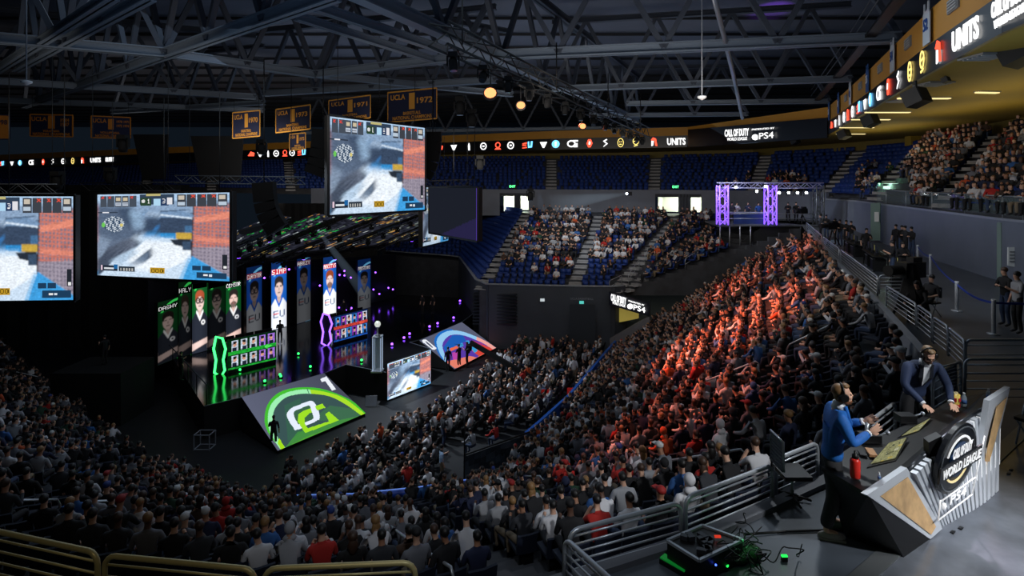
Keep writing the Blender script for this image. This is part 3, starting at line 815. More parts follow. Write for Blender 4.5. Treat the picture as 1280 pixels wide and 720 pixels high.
def portrait(bgc, kit, bright, name, namebg=(0,0,0), w=56, h=140, top=.2, skin=(205,178,170), hair=(40,34,34), glasses=False, beard=False, seed=1, arms=True):
    c = Can(w, h, bgc); f = bright
    def k(col): return tuple(min(255, x*f) for x in col)
    X, Y = c.X, c.Y
    c.rect(0,0,1,top,(12,40,90) if bgc[2] > bgc[1] else (10,38,18))
    c.ring(1.05,top+.3,1.05,.36,.05,(110,190,235) if bgc[2] > bgc[1] else (60,210,90),.9,Y<top+.1)
    c.rect(0.02,top-.005,.98,top+.075,namebg); c.text(name,.04,top+.005,.96,top+.065,(245,245,245))
    hy = top+.26
    c.poly([(0,1),(0,hy+.24),(.22,hy+.16),(.78,hy+.16),(1,hy+.24),(1,1)],k(kit))                # shoulders
    c.rect(.38,hy+.08,.62,hy+.2,k([x*.85 for x in skin])); c.poly([(.33,hy+.155),(.67,hy+.155),(.5,hy+.24)],k([x*.9 for x in skin]))
    c.line(.3,hy+.15,.5,hy+.26,.03,k((225,225,225)) if sum(kit) < 300 else k((30,90,190)),1,h/w*.5); c.line(.7,hy+.15,.5,hy+.26,.03,k((225,225,225)) if sum(kit) < 300 else k((30,90,190)),1,h/w*.5)
    c.ell(.5,hy,.27,.135,k(skin)); c.ell(.5,hy-.085,.29,.075,k(hair)); c.rect(.22,hy-.08,.3,hy-.01,k(hair)); c.rect(.7,hy-.08,.78,hy-.01,k(hair))
    c.ell(.5,hy-.02,.2,.05,k(skin))
    dk = k([x*.35 for x in skin]); c.rect(.33,hy-.025,.44,hy-.008,dk); c.rect(.56,hy-.025,.67,hy-.008,dk); c.rect(.47,hy,.53,hy+.045,k([x*.8 for x in skin])); c.rect(.41,hy+.065,.59,hy+.078,dk)
    if glasses: c.ring(.38,hy-.012,.11,.035,.3,(20,20,24)); c.ring(.62,hy-.012,.11,.035,.3,(20,20,24))
    if beard: c.ell(.5,hy+.09,.2,.05,k([x*.5 for x in hair]),.8); c.rect(.42,hy+.065,.58,hy+.075,k([150,90,80]))
    if sum(kit) < 300:
        c.ell(.72,hy+.31,.14,.035,k((225,225,230))); c.ell(.72,hy+.31,.07,.015,k(kit))
        if arms: c.poly([(0,.86),(1,.8),(1,.88),(0,.96)],k(skin))
    else:
        c.text('EU',.12,hy+.32,.88,hy+.42,k((20,60,110)) if seed%2 else k((30,40,60))); c.rect(.12,hy+.36,.5,hy+.375,k((215,60,50)))
    c.a *= (1-.55*np.clip(np.abs(X-.42)*1.6-.25,0,1)*(Y>top+.08))[...,None]
    for _ in range(2): c.a[int(h*(top+.09)):] = ((c.a+np.roll(c.a,1,0)+np.roll(c.a,-1,0)+np.roll(c.a,1,1)+np.roll(c.a,-1,1))/5)[int(h*(top+.09)):]
    return c
def og_can(w=150, h=110):
    """u runs along the upper edge, v down the ramp"""
    c = Can(w, h, (98,104,122)); X, Y = c.X, c.Y
    c.a *= (1-.35*np.abs(X-.15))[...,None]
    return c
GREEN_E = (150,222,38)
# ---------------------------------------------------------------- stage
STG = mat('stage_gloss_black', rgb(10,12,16), .12, spec=.6)
STB = mat('stage_skirt_black', rgb(7,8,10), .8)
zs = 1.8
st = thing('stage', G(430,470,0), 'glossy black raised stage with a short thrust, below the portrait screens', 'stage')
W0, W1, W2 = G(192,445,zs), G(300,423,zs), G(466,385,zs)
deckp = [(255,508),(302,497),(405,467),(432,456),(484,466),(538,436),(512,428),(525,425),(577,403),(592,392)]
dp = [G(x, y, zs) for x, y in deckp]+[Vector((-5.4,58,zs)), Vector((-14,60,zs)), Vector((-27,43,zs))]
mb = MB(); mb.face(dp); mb.build('deck', STG, st)
mb = MB()
for a, b in zip(dp, dp[1:]+dp[:1]): mb.face([(a.x,a.y,0),(b.x,b.y,0),b,a])
mb.build('skirt', STB, st)
mb = MB()
for a, b in list(zip(dp, dp[1:]))[:9]: mb.beam(a+Vector((0,0,.01)), b+Vector((0,0,.01)), .06, .03)
mb.build('edge_strip', mat('edge_dim', rgb(120,130,140), .4, .5), st)
# portrait towers: (x0,x1,ytop,ybot,can)
DK, WH = (34,38,48), (225,230,240)
def tower(x0, x1, yt, yb, ybr, can, s, lab, part='screen'):
    A, B = G(x0, yb, zs+.02), G(x1, ybr, zs+.02)
    At, Bt = P(x0, yt, A.y), P(x1, yt, B.y); zt = (At.z+Bt.z)/2
    t = thing('portrait_screen', (A+B)/2, lab, 'screen', 'player portrait screens on the stage')
    n = (B-A).cross(Vector((0,0,1))).normalized(); n = n if n.dot(A) < 0 else -n
    mb = MB(); mb.prism([A, B, (B.x,B.y,zt), (A.x,A.y,zt)], -n*.25); mb.build('housing', BLACK, t)
    led_panel('picture', [(A.x,A.y,zt),(B.x,B.y,zt),B,A], can, s, t, .02)
gb = (8,46,20)
tower(197,222,375,457,447, portrait(gb,DK,.6,'DASHY',hair=(30,24,22),seed=1,top=.08), .75, 'dim portrait screen, dark-haired player, leftmost of the green screens')
tower(223,239,352,447,443, portrait(gb,DK,.5,'HALY',hair=(60,50,40),seed=2,top=.08), .6, 'narrow dim portrait screen between the leftmost and the brightest green screens')
tower(240,259,354,443,438, portrait((20,90,40),DK,1.15,'',hair=(150,70,45),glasses=True,seed=3,top=.0), 1.25, 'brightest green-side portrait screen, player with glasses and crossed arms')
tower(260,281,350,438,431, portrait((10,50,24),DK,.5,'',glasses=True,seed=4,top=.03), .6, 'dim portrait screen, dark-haired player with glasses, right of the brightest one')
tower(282,301,352,431,425, portrait((15,80,35),DK,1.05,'CENSOR',beard=True,seed=5,top=.02,skin=(225,190,180)), 1.15, 'bright portrait screen of bearded player, rightmost of the green screens')
bb = (20,62,140)
tower(308,327,333,425,418, portrait(bb,WH,.5,'CLAYSTER',(150,60,70),seed=6,top=.1,glasses=True), .6, 'dim blue portrait screen, leftmost of the blue ones')
tower(339,358,322,413,408, portrait((28,95,190),WH,1.05,'SIMP',(190,40,55),seed=7,top=.16), 1.3, 'bright blue portrait screen of white-shirted player, second of the blue ones')
tower(371,388,322,405,400, portrait(bb,WH,.42,'ABEZY',(110,60,80),seed=9,top=.05), .5, 'dim blue portrait screen, third and middle of the blue ones')
tower(404,420,321,398,394, portrait((28,95,190),WH,1.1,'ARCITYS',(190,40,55),seed=11,top=.12,beard=True,hair=(130,60,35)), 1.35, 'bright blue portrait screen of bearded player, fourth of the blue ones')
tower(447,463,324,388,384, portrait(bb,WH,.42,'PRESTINNI',(80,60,90),seed=12,top=.14), .55, 'dim blue portrait screen, rightmost of the blue ones')
# dark backing between the towers with small lamps
def backing(x0, y0, x1, y1, yt0, yt1, lab):
    A, B = G(x0,y0,zs), G(x1,y1,zs); n = (B-A).cross(Vector((0,0,1))).normalized(); n = n if n.dot(A) > 0 else -n
    A, B = A+n*.6, B+n*.6; za, zb_ = P(x0,yt0,A.y).z, P(x1,yt1,B.y).z
    mb = MB(); mb.prism([A,B,(B.x,B.y,zb_),(A.x,A.y,za)], n*.2)
    return tag(mb.build('stage_backdrop', mat('backdrop_black', rgb(9,12,22), .6)), lab, 'backdrop')
backing(192,452,303,420,345,330,'dark backdrop wall behind the green portrait screens')
backing(303,421,500,372,330,318,'dark blue-black backdrop wall behind the blue portrait screens')
PURP = glow('purple_lamp', rgb(130,70,255), 6); GRNL = glow('green_lamp', rgb(40,230,90), 5)
r = random.Random(3)
for k in range(34):
    x = r.uniform(305,492); y = r.uniform(335,392)
    if any(a-3 < x < b+3 for a, b in ((308,327),(339,358),(371,388),(404,420),(447,463))): continue
    Yb = G(x, 421-(x-303)*.245, zs).y
    p = P(x, y, Yb+.35)
    q = thing('backdrop_lamp', p, 'tiny violet lamp on the dark backdrop between the blue portrait screens', 'lamp', 'violet lamps on the blue backdrop')
    MB().ball(p, .09, 6).build('bulb', PURP, q); MB().box(p+Vector((0,.12,0)), (.16,.12,.16)).build('base', BLACK, q)
for k, (x, y) in enumerate([(330,440),(388,458),(351,470),(373,442),(452,450),(331,476),(350,468),(300,462)]):
    p = G(x, y, zs+.12); q = thing('floor_lamp', p-Vector((0,0,.12)), 'small green lamp on the stage floor near the front edge', 'lamp', 'green lamps on the stage floor')
    MB().ball(p, .08, 6).build('bulb', GRNL, q); MB().box(p-Vector((0,0,.09)), (.2,.2,.06)).build('base', BLACK, q)
for k, (x, y) in enumerate([(490,430),(505,422),(512,417),(537,408),(547,404),(567,397),(575,376)]):
    p = G(x, y, zs+.12); q = thing('floor_lamp', p-Vector((0,0,.12)), 'small violet lamp along the right front edge of the stage', 'lamp', 'violet lamps on the stage edge')
    MB().ball(p, .1, 6).build('bulb', PURP, q); MB().box(p-Vector((0,0,.09)), (.2,.2,.06)).build('base', BLACK, q)
# gaming desks with LED fronts
def desk_can(green):
    c = Can(60, 34, (6,40,16) if green else (14,40,90)); r = np.random.default_rng(4)
    for row in (0,1):
        for k in range(5 if green else 6):
            x = .06+.19*k if green else .05+.16*k; y = .06+.5*row
            b = (170,120,230) if k > 2 else (200,215,230)
            if not green: b = [(60,140,220),(150,60,190),(220,225,240)][(k+row)%3]
            c.rect(x,y,x+.14,y+.34,b,.8); c.ell(x+.07,y+.13,.035,.09,(205,150,125)); c.rect(x+.03,y+.22,x+.11,y+.34,(30,34,50)); c.ell(x+.07,y+.07,.035,.05,(30,25,25))
    c.rect(0,.42,1,.54,(30,160,50) if green else (190,60,50)); c.poly([(.8,.4),(.9,.48),(.8,.56),(.74,.48)],(80,230,90) if green else (225,90,70))
    c.rect(0,.94,1,1,(30,150,50) if green else (30,80,170)); c.noise(c.X>=0,.25,3); return c
def gdesk(q, side, can, s, neon, lab):
    TL, TR, BR, BL = q
    A, B = G(BL[0],BL[1],zs+.2), G(BR[0],BR[1],zs+.2)
    At, Bt = P(TL[0],TL[1],A.y), P(TR[0],TR[1],B.y)
    t = thing('gaming_desk', ((A+B)/2).xy.to_3d()+Vector((0,0,zs)), lab, 'desk')
    n = (B-A).cross(Vector((0,0,1))).normalized(); n = n if n.dot(A) > 0 else -n
    led_panel('led_front', [At,Bt,B,A], can, s, t, .03)
    mb = MB(); mb.prism([A-Vector((0,0,.2)),B-Vector((0,0,.2)),Bt,At], n*.15); mb.build('front_panel', BLACK, t)
    zt = max(At.z,Bt.z)-.5
    mb = MB(); mb.prism([(A.x,A.y,zt),(B.x,B.y,zt),(B.x+n.x*1.1,B.y+n.y*1.1,zt),(A.x+n.x*1.1,A.y+n.y*1.1,zt)], (0,0,.05)); mb.build('desk_top', BLACK, t)
    for C in (A,B):
        mb = MB(); mb.beam(C+n*1.0-Vector((0,0,.2)), Vector((C.x+n.x,C.y+n.y,zt)), .08,.08); mb.build('leg', BLACK, t)
    # neon outlined end sign
    Y0 = A.y-.1; pts = [P(x,y,Y0) for x,y in side]
    mb = MB(); mb.tube(pts, .07, 6, closed=True); mb.build('neon_outline', neon, t)
    mb = MB(); mb.prism([p+Vector((0,.08,0)) for p in pts], (0,.1,0)); mb.build('end_panel', STB, t)
    # monitors and seated players behind
    for k in range(5):
        u = (k+.5)/5; c0 = A.lerp(B,u)+n*.55
        m = thing('monitor', (c0.x,c0.y,zt+.05), 'small black monitor on the %s gaming desk, one of five' % ('green' if 'green' in lab else 'blue'), 'monitor', 'monitors on the gaming desks')
        d = (B-A).normalized(); mb = MB(); mb.beam(c0.xy.to_3d()+Vector((0,0,zt+.4))-d*.27, c0.xy.to_3d()+Vector((0,0,zt+.4))+d*.27, .05, .34); mb.build('display', BLACK, m)
        mb = MB(); mb.box((c0.x,c0.y,zt+.15), (.06,.06,.24)); mb.box((c0.x,c0.y,zt+.06),(.25,.2,.02)); mb.build('stand', BLACK, m)
    return t, A, B, n
NG = glow('neon_green', rgb(60,255,110), 3.2); NP = glow('neon_violet', rgb(140,90,255), 3)
GD = gdesk([(285,425),(345,413),(345,449),(285,463)], [(270,421),(278,423),(282,436),(279,450),(281,463),(276,471),(268,466),(270,450),(267,436)], desk_can(True), 1.0, NG, 'gaming desk with green LED front and green neon outline, left side of stage')
BD = gdesk([(417,396),(459,386),(459,417),(417,428)], [(404,392),(411,394),(415,405),(412,414),(414,426),(409,433),(402,429),(404,415),(401,402)], desk_can(False), 1.0, NP, 'gaming desk with blue and red LED front and violet neon outline, mid stage')
# trophy on a lit clear pillar
p0 = G(472,464,zs)
t = thing('trophy_pillar', p0, 'tall clear lit pillar holding a silver trophy at the stage edge', 'pillar')
GL = mat('pillar_glass', rgb(200,215,225), .1, alpha=.35); 
mb = MB()
for sx in (-.25,.25):
    for sy in (-.25,.25): mb.beam(p0+Vector((sx,sy,0)), p0+Vector((sx,sy,2.2)), .05,.05)
mb.build('corner_post', mat('pillar_edge', rgb(190,200,215), .3, .4, emis=rgb(180,200,230), es=.5), t)
MB().box(p0+Vector((0,0,1.1)), (.46,.46,2.15)).build('case', GL, t); MB().box(p0+Vector((0,0,2.22)), (.6,.6,.06)).build('top_plate', STEEL, t); MB().box(p0+Vector((0,0,.04)), (.7,.7,.08)).build('base', STEEL, t)
tr = thing('trophy', p0+Vector((0,0,2.25)), 'silver trophy with a round globe on the clear pillar', 'trophy')
mb = MB(); mb.lathe([(.16,0),(.16,.08),(.06,.14),(.05,.5),(.13,.56),(.14,.6)], tr.location, 12); mb.build('stem', STEEL, tr)
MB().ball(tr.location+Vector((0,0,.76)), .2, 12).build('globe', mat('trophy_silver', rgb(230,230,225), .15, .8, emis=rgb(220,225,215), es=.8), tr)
# white spotlight ring on the thrust
# ramps
def ramp(q, lab, name='led_ramp'):
    TL, TR, BR, BL = [G(*a) for a in q]
    t = thing(name, (BL+BR)/2, lab, 'screen', 'sloped team logo ramps')
    n = (TR-TL).cross(BL-TL).normalized(); n = n if n.z > 0 else -n
    mb = MB(); mb.prism([TL,TR,BR,BL], -n*.15)
    mb.face([(TL.x,TL.y,0),TL,BL]); mb.face([(TR.x,TR.y,0),TR,BR]); mb.build('base', STB, t)
    return t, TL, TR, BR, BL
def unproj(px, py, q0, n):
    d = Vector(((px-640)/F, 1, -(py-HY)/F)); o = Vector((0,0,CZ)); k = (q0-o).dot(n)/d.dot(n); return o+d*k
def ramp_shapes(t, TL, TR, BR, BL, shapes, bgcan):
    led_panel('picture', [TL,TR,BR,BL], bgcan, 1.0, t, .02)
def homog(px, q):
    """pixel quad -> unit square homography inverse"""
    src = [(0,0),(1,0),(1,1),(0,1)]; A = []; b = []
    for (x, y), (u, v) in zip(q, src):
        A += [[x,y,1,0,0,0,-u*x,-u*y],[0,0,0,x,y,1,-v*x,-v*y]]; b += [u,v]
    h = np.linalg.solve(np.array(A,float), np.array(b,float)); H = np.append(h,1).reshape(3,3)
    def f(x, y):
        r = H @ np.array([x,y,1.]); return (r[0]/r[2], r[1]/r[2])
    return f
def facepts(q, W4):
    """maps photo pixel positions on a flat panel to (u,v) on that panel"""
    f = homog(None, q); return f
q1 = [(302,497),(405,467),(457,517),(347,564)]
t1, a1, b1, c1, d1 = ramp([(302,497,1.9),(405,467,1.9),(457,517,.15),(347,564,.15)], 'sloped ramp screen with a white and green ring logo and figure 1, front of stage')
f1 = homog(None, q1)
Z1 = lambda x, y: f1(290+x*180/1178, 460+y*110/720)     # read from the photograph's close-up
c = Can(190, 130, (88,92,112)); X, Y = c.X, c.Y
c.a *= (1.15-.5*X)[...,None]
def spl(P_, n=10):
    P_ = [Vector((*p,0)) for p in P_]; out = []
    for i in range(len(P_)-1):
        p0, p1, p2, p3 = P_[max(i-1,0)], P_[i], P_[i+1], P_[min(i+2,len(P_)-1)]
        for k in range(n):
            u = k/n; out.append(tuple((.5*((2*p1)+(p2-p0)*u+(2*p0-5*p1+4*p2-p3)*u*u+(3*p1-p0-3*p2+p3)*u**3)).xy))
    return out+[tuple(P_[-1].xy)]
outer = spl([(400,668),(300,540),(262,430),(290,300),(380,205),(520,160),(700,160),(850,205),(980,270),(1100,375)])
mid = spl([(395,665),(315,540),(290,430),(312,310),(395,225),(520,180),(640,172),(800,200),(930,255),(1090,380)])
inn = spl([(440,655),(375,570),(340,450),(345,340),(430,245),(540,210),(650,205),(790,225),(920,290),(1060,392)])
cp = lambda L: [Z1(*p) for p in L]
c.poly(cp(outer+inn[::-1]), (70,190,50)); c.poly(cp(inn), (58,84,84))
c.poly(cp([(430,660),(620,560),(1065,395),(1100,380),(900,470),(700,560),(500,640)]), (110,200,40)); c.poly(cp([(540,520),(850,430),(1060,392),(500,630),(440,650)]), (70,150,60),.8)
c.poly(cp([(650,420),(800,300),(980,330),(1060,392),(880,430)]), (70,140,70),.35); c.poly(cp([(430,300),(560,240),(600,500),(460,600)]), (50,120,70),.3)
M0 = c.a.copy()
c.poly(cp(mid+inn[::-1]), (160,240,180)); c.poly(cp(mid[60:]+inn[60:][::-1]), (170,225,45))
c.poly(cp([(370,610),(385,570),(435,655),(400,668)]), (165,225,30))
# interlocked ring letters
Oo = spl([(520,505),(470,430),(450,370),(490,320),(560,290),(655,262),(700,320),(720,390),(690,430),(600,470)],6); Oi = spl([(548,455),(515,400),(510,350),(560,325),(635,300),(670,360),(665,410),(590,440)],6)
c.poly(cp([(520,505)]+Oo+[(600,480)]), (232,240,255)); c.poly(cp(Oi+[(548,455)]), (60,100,75))
c.poly(cp([(605,530),(540,430),(545,370),(590,340),(740,285),(765,318),(640,360),(597,400),(600,450),(625,488),(800,432),(765,372),(795,350),(880,425)]), (160,225,40))
c.poly(cp([(640,300),(672,292),(722,385),(716,420),(672,400)]), (232,240,255))
c.poly(cp([(722,90),(770,70),(845,170),(815,182),(760,105),(735,115)]), (238,242,250)); c.line(*Z1(618,165), *Z1(632,205), .004, (40,90,60))
led_panel('picture', [a1,b1,c1,d1], c, 1.0, t1, .03)
q2 = [(524,426),(577,403),(620,435),(568,462)]
t2, a2, b2, c2_, d2 = ramp([(524,426,1.9),(577,403,1.9),(620,435,.15),(568,462,.15)], 'sloped ramp screen with blue and red ring picture and figure 0, far stage')
f2 = homog(None, q2); Z2 = lambda x, y: f2(520+x/9, 390+y/9); cp2 = lambda L: [Z2(*p) for p in L]
c = Can(120, 90, (92,96,118))
o2 = spl([(330,570),(260,460),(225,340),(270,260),(370,215),(500,220),(650,270),(780,330),(905,410)]); i2 = spl([(350,560),(310,460),(290,370),(330,300),(400,262),(520,265),(650,310),(760,360),(860,425)])
c.poly(cp2(o2+i2[::-1]), (150,205,245)); c.poly(cp2([(p[0]-25,p[1]-14) for p in o2[:45]]+o2[:45][::-1]), (30,110,200)); c.poly(cp2(i2+[(600,590)]), (90,60,170)); c.poly(cp2([(300,400),(400,265),(520,265),(560,330),(430,400),(330,470)]), (30,95,185))
c.poly(cp2([(650,380),(750,370),(870,420),(700,500),(620,440)]), (215,70,60)); c.poly(cp2([(700,500),(900,410),(600,590)]), (235,110,85)); c.poly(cp2([(330,560),(600,500),(690,520),(440,640)]), (235,130,110)); c.poly(cp2([(620,320),(760,365),(700,400),(640,390)]), (170,60,120))
c.poly(cp2([(370,415),(450,385),(470,410),(385,445)]), (240,110,75)); c.poly(cp2([(400,460),(480,450),(500,540),(410,540)]), (190,70,170)); c.poly(cp2([(550,330),(580,320),(690,440),(650,465)]), (60,160,215)); c.poly(cp2([(475,370),(510,350),(530,385),(490,400)]), (60,160,215))
c.poly(cp2(o2[62:]+i2[62:][::-1]), (245,170,160))
c.line(*Z2(95,330), *Z2(195,410), .045, (240,244,252)); c.line(*Z2(110,340), *Z2(180,400), .014, (92,96,118))
led_panel('picture', [a2,b2,c2_,d2], c, .95, t2, .03)
# video screen on the thrust's front
A, B = G(484,500,.1), G(538,479,.1); At, Bt = P(482,457,A.y), P(537,435,B.y); zt = (At.z+Bt.z)/2
t = thing('front_video_screen', (A+B)/2, 'low video screen showing the snowy game on the thrust front, before the floor crowd', 'screen')
n = (B-A).cross(Vector((0,0,1))).normalized(); n = n if n.dot(A) > 0 else -n
mb = MB(); mb.prism([A,B,(B.x,B.y,zt),(A.x,A.y,zt)], n*.15); mb.build('housing', BLACK, t)
led_panel('picture', [(A.x,A.y,zt),(B.x,B.y,zt),B,A], game_can(90,60), 1.3, t, .03)
# ---------------------------------------------------------------- hanging screens
def hang(q, Y, can, s, lab, par=None, rig=5.):
    """q px corners TL,TR,BR,BL ; equal real height so depth follows apparent height"""
    hl, hr = q[3][1]-q[0][1], q[2][1]-q[1][1]; Yl = Y; Yr = Y*hl/hr
    TL, BL, TR, BR = P(*q[0],Yl), P(*q[3],Yl), P(*q[1],Yr), P(*q[2],Yr)
    BL.x, BR.x = TL.x, TR.x
    t = thing('hanging_screen', (BL+BR)/2, lab, 'screen', 'hanging arena screens')
    n = (TR-TL).cross(Vector((0,0,1))).normalized(); n = n if n.dot(TL-Vector((0,0,CZ))) > 0 else -n
    led_panel('picture', [TL,TR,BR,BL], can, s, t, .05)
    mb = MB(); mb.prism([TL,TR,BR,BL], n*.3)
    for a, b in ((TL,TR),(TR,BR),(BR,BL),(BL,TL)): mb.beam(a-n*.05, b-n*.05, .12, .12)
    mb.build('frame', BLACK, t)
    for u in (.1,.5,.9):
        a = TL.lerp(TR,u)+n*.15; mb = MB(); mb.tube([a, (a.x,a.y,a.z+rig)], .02, 5); mb.build('cable', BLACK, t)
    return TL, TR, BR, BL, n
hang([(122,242),(290,239),(290,353),(122,345)], 31, game_can(230,152), 1.0, 'hanging screen with snowy game picture, right of the leftmost screen')
hang([(-80,244),(95,244),(95,376),(-80,378)], 27, game_can(230,156), 1.0, 'hanging screen cut by the left edge of the picture, snowy game', rig=6)
hang([(410,144),(531,159),(531,263),(410,270)], 30, game_can(180,150), 1.0, 'highest hanging screen with snowy game picture, centre of arena', rig=6)
hang([(527,233),(560,235),(582,301),(529,309)], 48, game_can(80,60), .8, 'small hanging game screen half hidden behind the blank one')
c = Can(40,40,(38,42,54)); M = c.X > .9; c.put((c.X*.6+c.Y > 1.15), (60,50,110), .5); c.put(c.X > .965, (110,80,210)); 
hang([(537,234),(598,234),(598,302),(537,291)], 44, c, .6, 'blank grey hanging screen with a violet right edge')
# overhead LED strips and trusses above the stage
def truss(mb, a, b, w=.45, r=.03, step=.8, up=Vector((0,0,1))):
    a, b = Vector(a), Vector(b); d = (b-a); L = d.length; d = d/L
    x = d.cross(up).normalized()*w/2; y = x.cross(d).normalized()*w/2
    cs_ = [x+y, x-y, -x-y, -x+y]
    for q in cs_: mb.tube([a+q, b+q], r, 4)
    n = max(2, int(L/step))
    for i in range(n):
        for k in range(4):
            p, q = cs_[k], cs_[(k+1)%4]
            if i % 2: p, q = q, p
            mb.tube([a+d*L*i/n+p, a+d*L*(i+1)/n+q], r*.6, 4, cap=False)
    return mb
def movinghead(p, lab, cat='lamp', col=None, grp=None, s=1., tilt=(0,0)):
    p = Vector(p); t = thing('moving_head_light', p, lab, cat, grp)
    mb = MB(); mb.box(p+Vector((0,0,-.08*s)), (.32*s,.32*s,.16*s)); mb.build('base', LAMPB, t)
    mb = MB(); mb.box(p+Vector((-.2*s,0,-.3*s)), (.05*s,.14*s,.34*s)); mb.box(p+Vector((.2*s,0,-.3*s)), (.05*s,.14*s,.34*s)); mb.box(p+Vector((0,0,-.15*s)), (.44*s,.14*s,.04*s)); mb.build('yoke', LAMPB, t)
    R = Matrix.Rotation(tilt[1],3,'Z') @ Matrix.Rotation(tilt[0],3,'X')
    mb = MB(); mb.lathe([(.13*s,-.22*s),(.16*s,-.1*s),(.16*s,.12*s),(.1*s,.24*s)], p+Vector((0,0,-.42*s)), 10, R); mb.build('head', LAMPB, t)
    mb = MB(); mb.lathe([(.13*s,-.235*s),(.12*s,-.24*s)], p+Vector((0,0,-.42*s)), 10, R); mb.build('lens', col or mat('lens_dark', rgb(30,34,44), .1), t)
    return t
def oh_can(k, green):
    w = 90; c = Can(w, 14, (46,48,60)); r = np.random.default_rng(k+9)
    for i in range(46):
        x, y = r.random(), r.random(); L = r.uniform(.02,.08)
        col = [(190,165,95),(170,178,180),(190,135,75),(120,130,125)][r.integers(4)]
        if green and r.random() < .35: col = (40,190,80)
        c.line(x,y,x+L,y+r.uniform(-.1,.1),.006,col,1,.16)
    c.noise(c.X>=0,.5,k); return c
strips_ = [((292,338),(420,262),(440,266),(300,352),40,1), ((292,366),(455,270),(480,275),(300,381),42,1), ((330,350),(520,270),(540,272),(345,368),45,0), ((392,322),(610,262),(628,262),(402,334),47,0), ((440,330),(566,266),(590,268),(470,333),49,0)]
zst = 12.6
for k, (a, b, c_, d, Y, g) in enumerate([
    ((292,290),(345,268),(364,272),(292,306),36,1), ((292,311),(395,267),(420,271),(292,325),38,1), ((312,322),(448,267),(474,270),(342,322),40,1), ((368,316),(498,265),(522,268),(408,312),43,0), ((424,311),(545,263),(568,264),(470,306),46,0), ((482,304),(572,260),(600,263),(512,299),50,0)]):
    q = [P(*a,Y+1.5), P(*b,Y+9), P(*c_,Y+8.5), P(*d,Y)]
    t = thing('overhead_led_strip', (q[0]+q[2])/2, 'slanted overhead LED strip with amber streaks, %s from the left above the stage' % ORD2[k] if False else 'slanted overhead LED strip above the stage, '+['leftmost','second from left','third from left','fourth from left','fifth from left','rightmost'][k], 'screen', 'overhead LED strips over the stage')
    led_panel('picture', q, oh_can(k, g), .6, t, .02)
    mb = MB(); n = (q[1]-q[0]).cross(q[3]-q[0]).normalized(); n = n if n.dot(q[0]-Vector((0,0,CZ))) > 0 else -n
    mb.prism([p+n*.02 for p in q], n*.12); mb.build('backing', BLACK, t)
    # truss along the lower long side
    tt = thing('stage_truss', (q[3]+q[2])/2, 'black lighting truss along the overhead strip above the stage, '+['leftmost','second from left','third from left','fourth from left','fifth from left','rightmost'][k], 'truss', 'black trusses over the stage')
    mb = MB(); truss(mb, q[3]-Vector((0,0,.25)), q[2]-Vector((0,0,.25)), .4, .035, .9); mb.build('lattice', BLACK, tt)
    for i in range(6):
        u = (i+.5)/6; p = q[3].lerp(q[2], u)-Vector((0,.1,.45))
        movinghead(p, 'small black moving head light under a slanted stage truss', 'lamp', PURP if (i+k)%3 == 0 else None, 'moving lights under the stage trusses', .9, (r_:=random.uniform(-.5,.5), 0))
# stage roof beam and drape walls
A, B = P(290,398,40), P(630,300,58)
t = thing('stage_header_truss', P(300,345,41), 'long dark header truss running above the portrait screens', 'truss')
mb = MB(); truss(mb, P(196,342,38), P(495,299,56), .4, .035, 1.); mb.build('lattice', BLACK, t)
mb = MB(); mb.beam(P(196,347,38), P(495,303,56), .1, .35); mb.build('valance', mat('valance_dark', rgb(18,22,34), .7), t)
def drape(p0, p1, z0, z1, lab, n=40):
    p0, p1 = Vector(p0), Vector(p1); d = (p1-p0); L = d.length; m = Vector((-d.y, d.x)).normalized()
    mb = MB(); pts = [p0+d*i/n+m*(.12 if i%2 else -.12) for i in range(n+1)]
    for a, b in zip(pts, pts[1:]): mb.face([(a.x,a.y,z0),(b.x,b.y,z0),(b.x,b.y,z1),(a.x,a.y,z1)], True)
    return tag(mb.build('stage_drape', DARK), lab, 'drape')
drape((-60,46), (-27,47), 0, 13.6, 'tall black drape behind the two left hanging screens')
drape((-27,47), (-24.8,38.6), 0, 9.5, 'black drape closing the left side of the stage')
drape((-25,60), (-14.5,60.5), 0, 11.5, 'black drape behind the blue portrait screens', 24)
# dark band of retracted seating left of the far wall
mb = MB()
for j in range(10): mb.beam(P(592,368+j*4,47.5), P(646,368+j*4,46.2), .5, .07)
mb.prism([P(592,366,48),P(646,366,46.8),(P(646,366,46.8).x,46.8,0),(P(592,366,48).x,48,0)], (.1,.5,0))
tag(mb.build('retracted_seats', mat('retracted_black', rgb(24,27,33), .6)), 'folded-away black seating bank against the far wall, left end', 'seating')
# stage stair and side rail
mb = MB(); pts = [G(200,438,zs+.0), G(258,506,zs)]
t = thing('stage_rail', pts[0], 'thin dark guard rail along the left stair side of the stage', 'railing')
for k in range(7):
    a = pts[0].lerp(pts[1], k/6); m = MB(); m.tube([a, a+Vector((0,0,1.1))], .03, 5); m.build('post', BLACK, t)
m = MB(); m.tube([pts[0]+Vector((0,0,1.1)), pts[1]+Vector((0,0,1.1))], .035, 6); m.build('top_rail', mat('rail_dark', rgb(70,74,80), .5, .3), t)
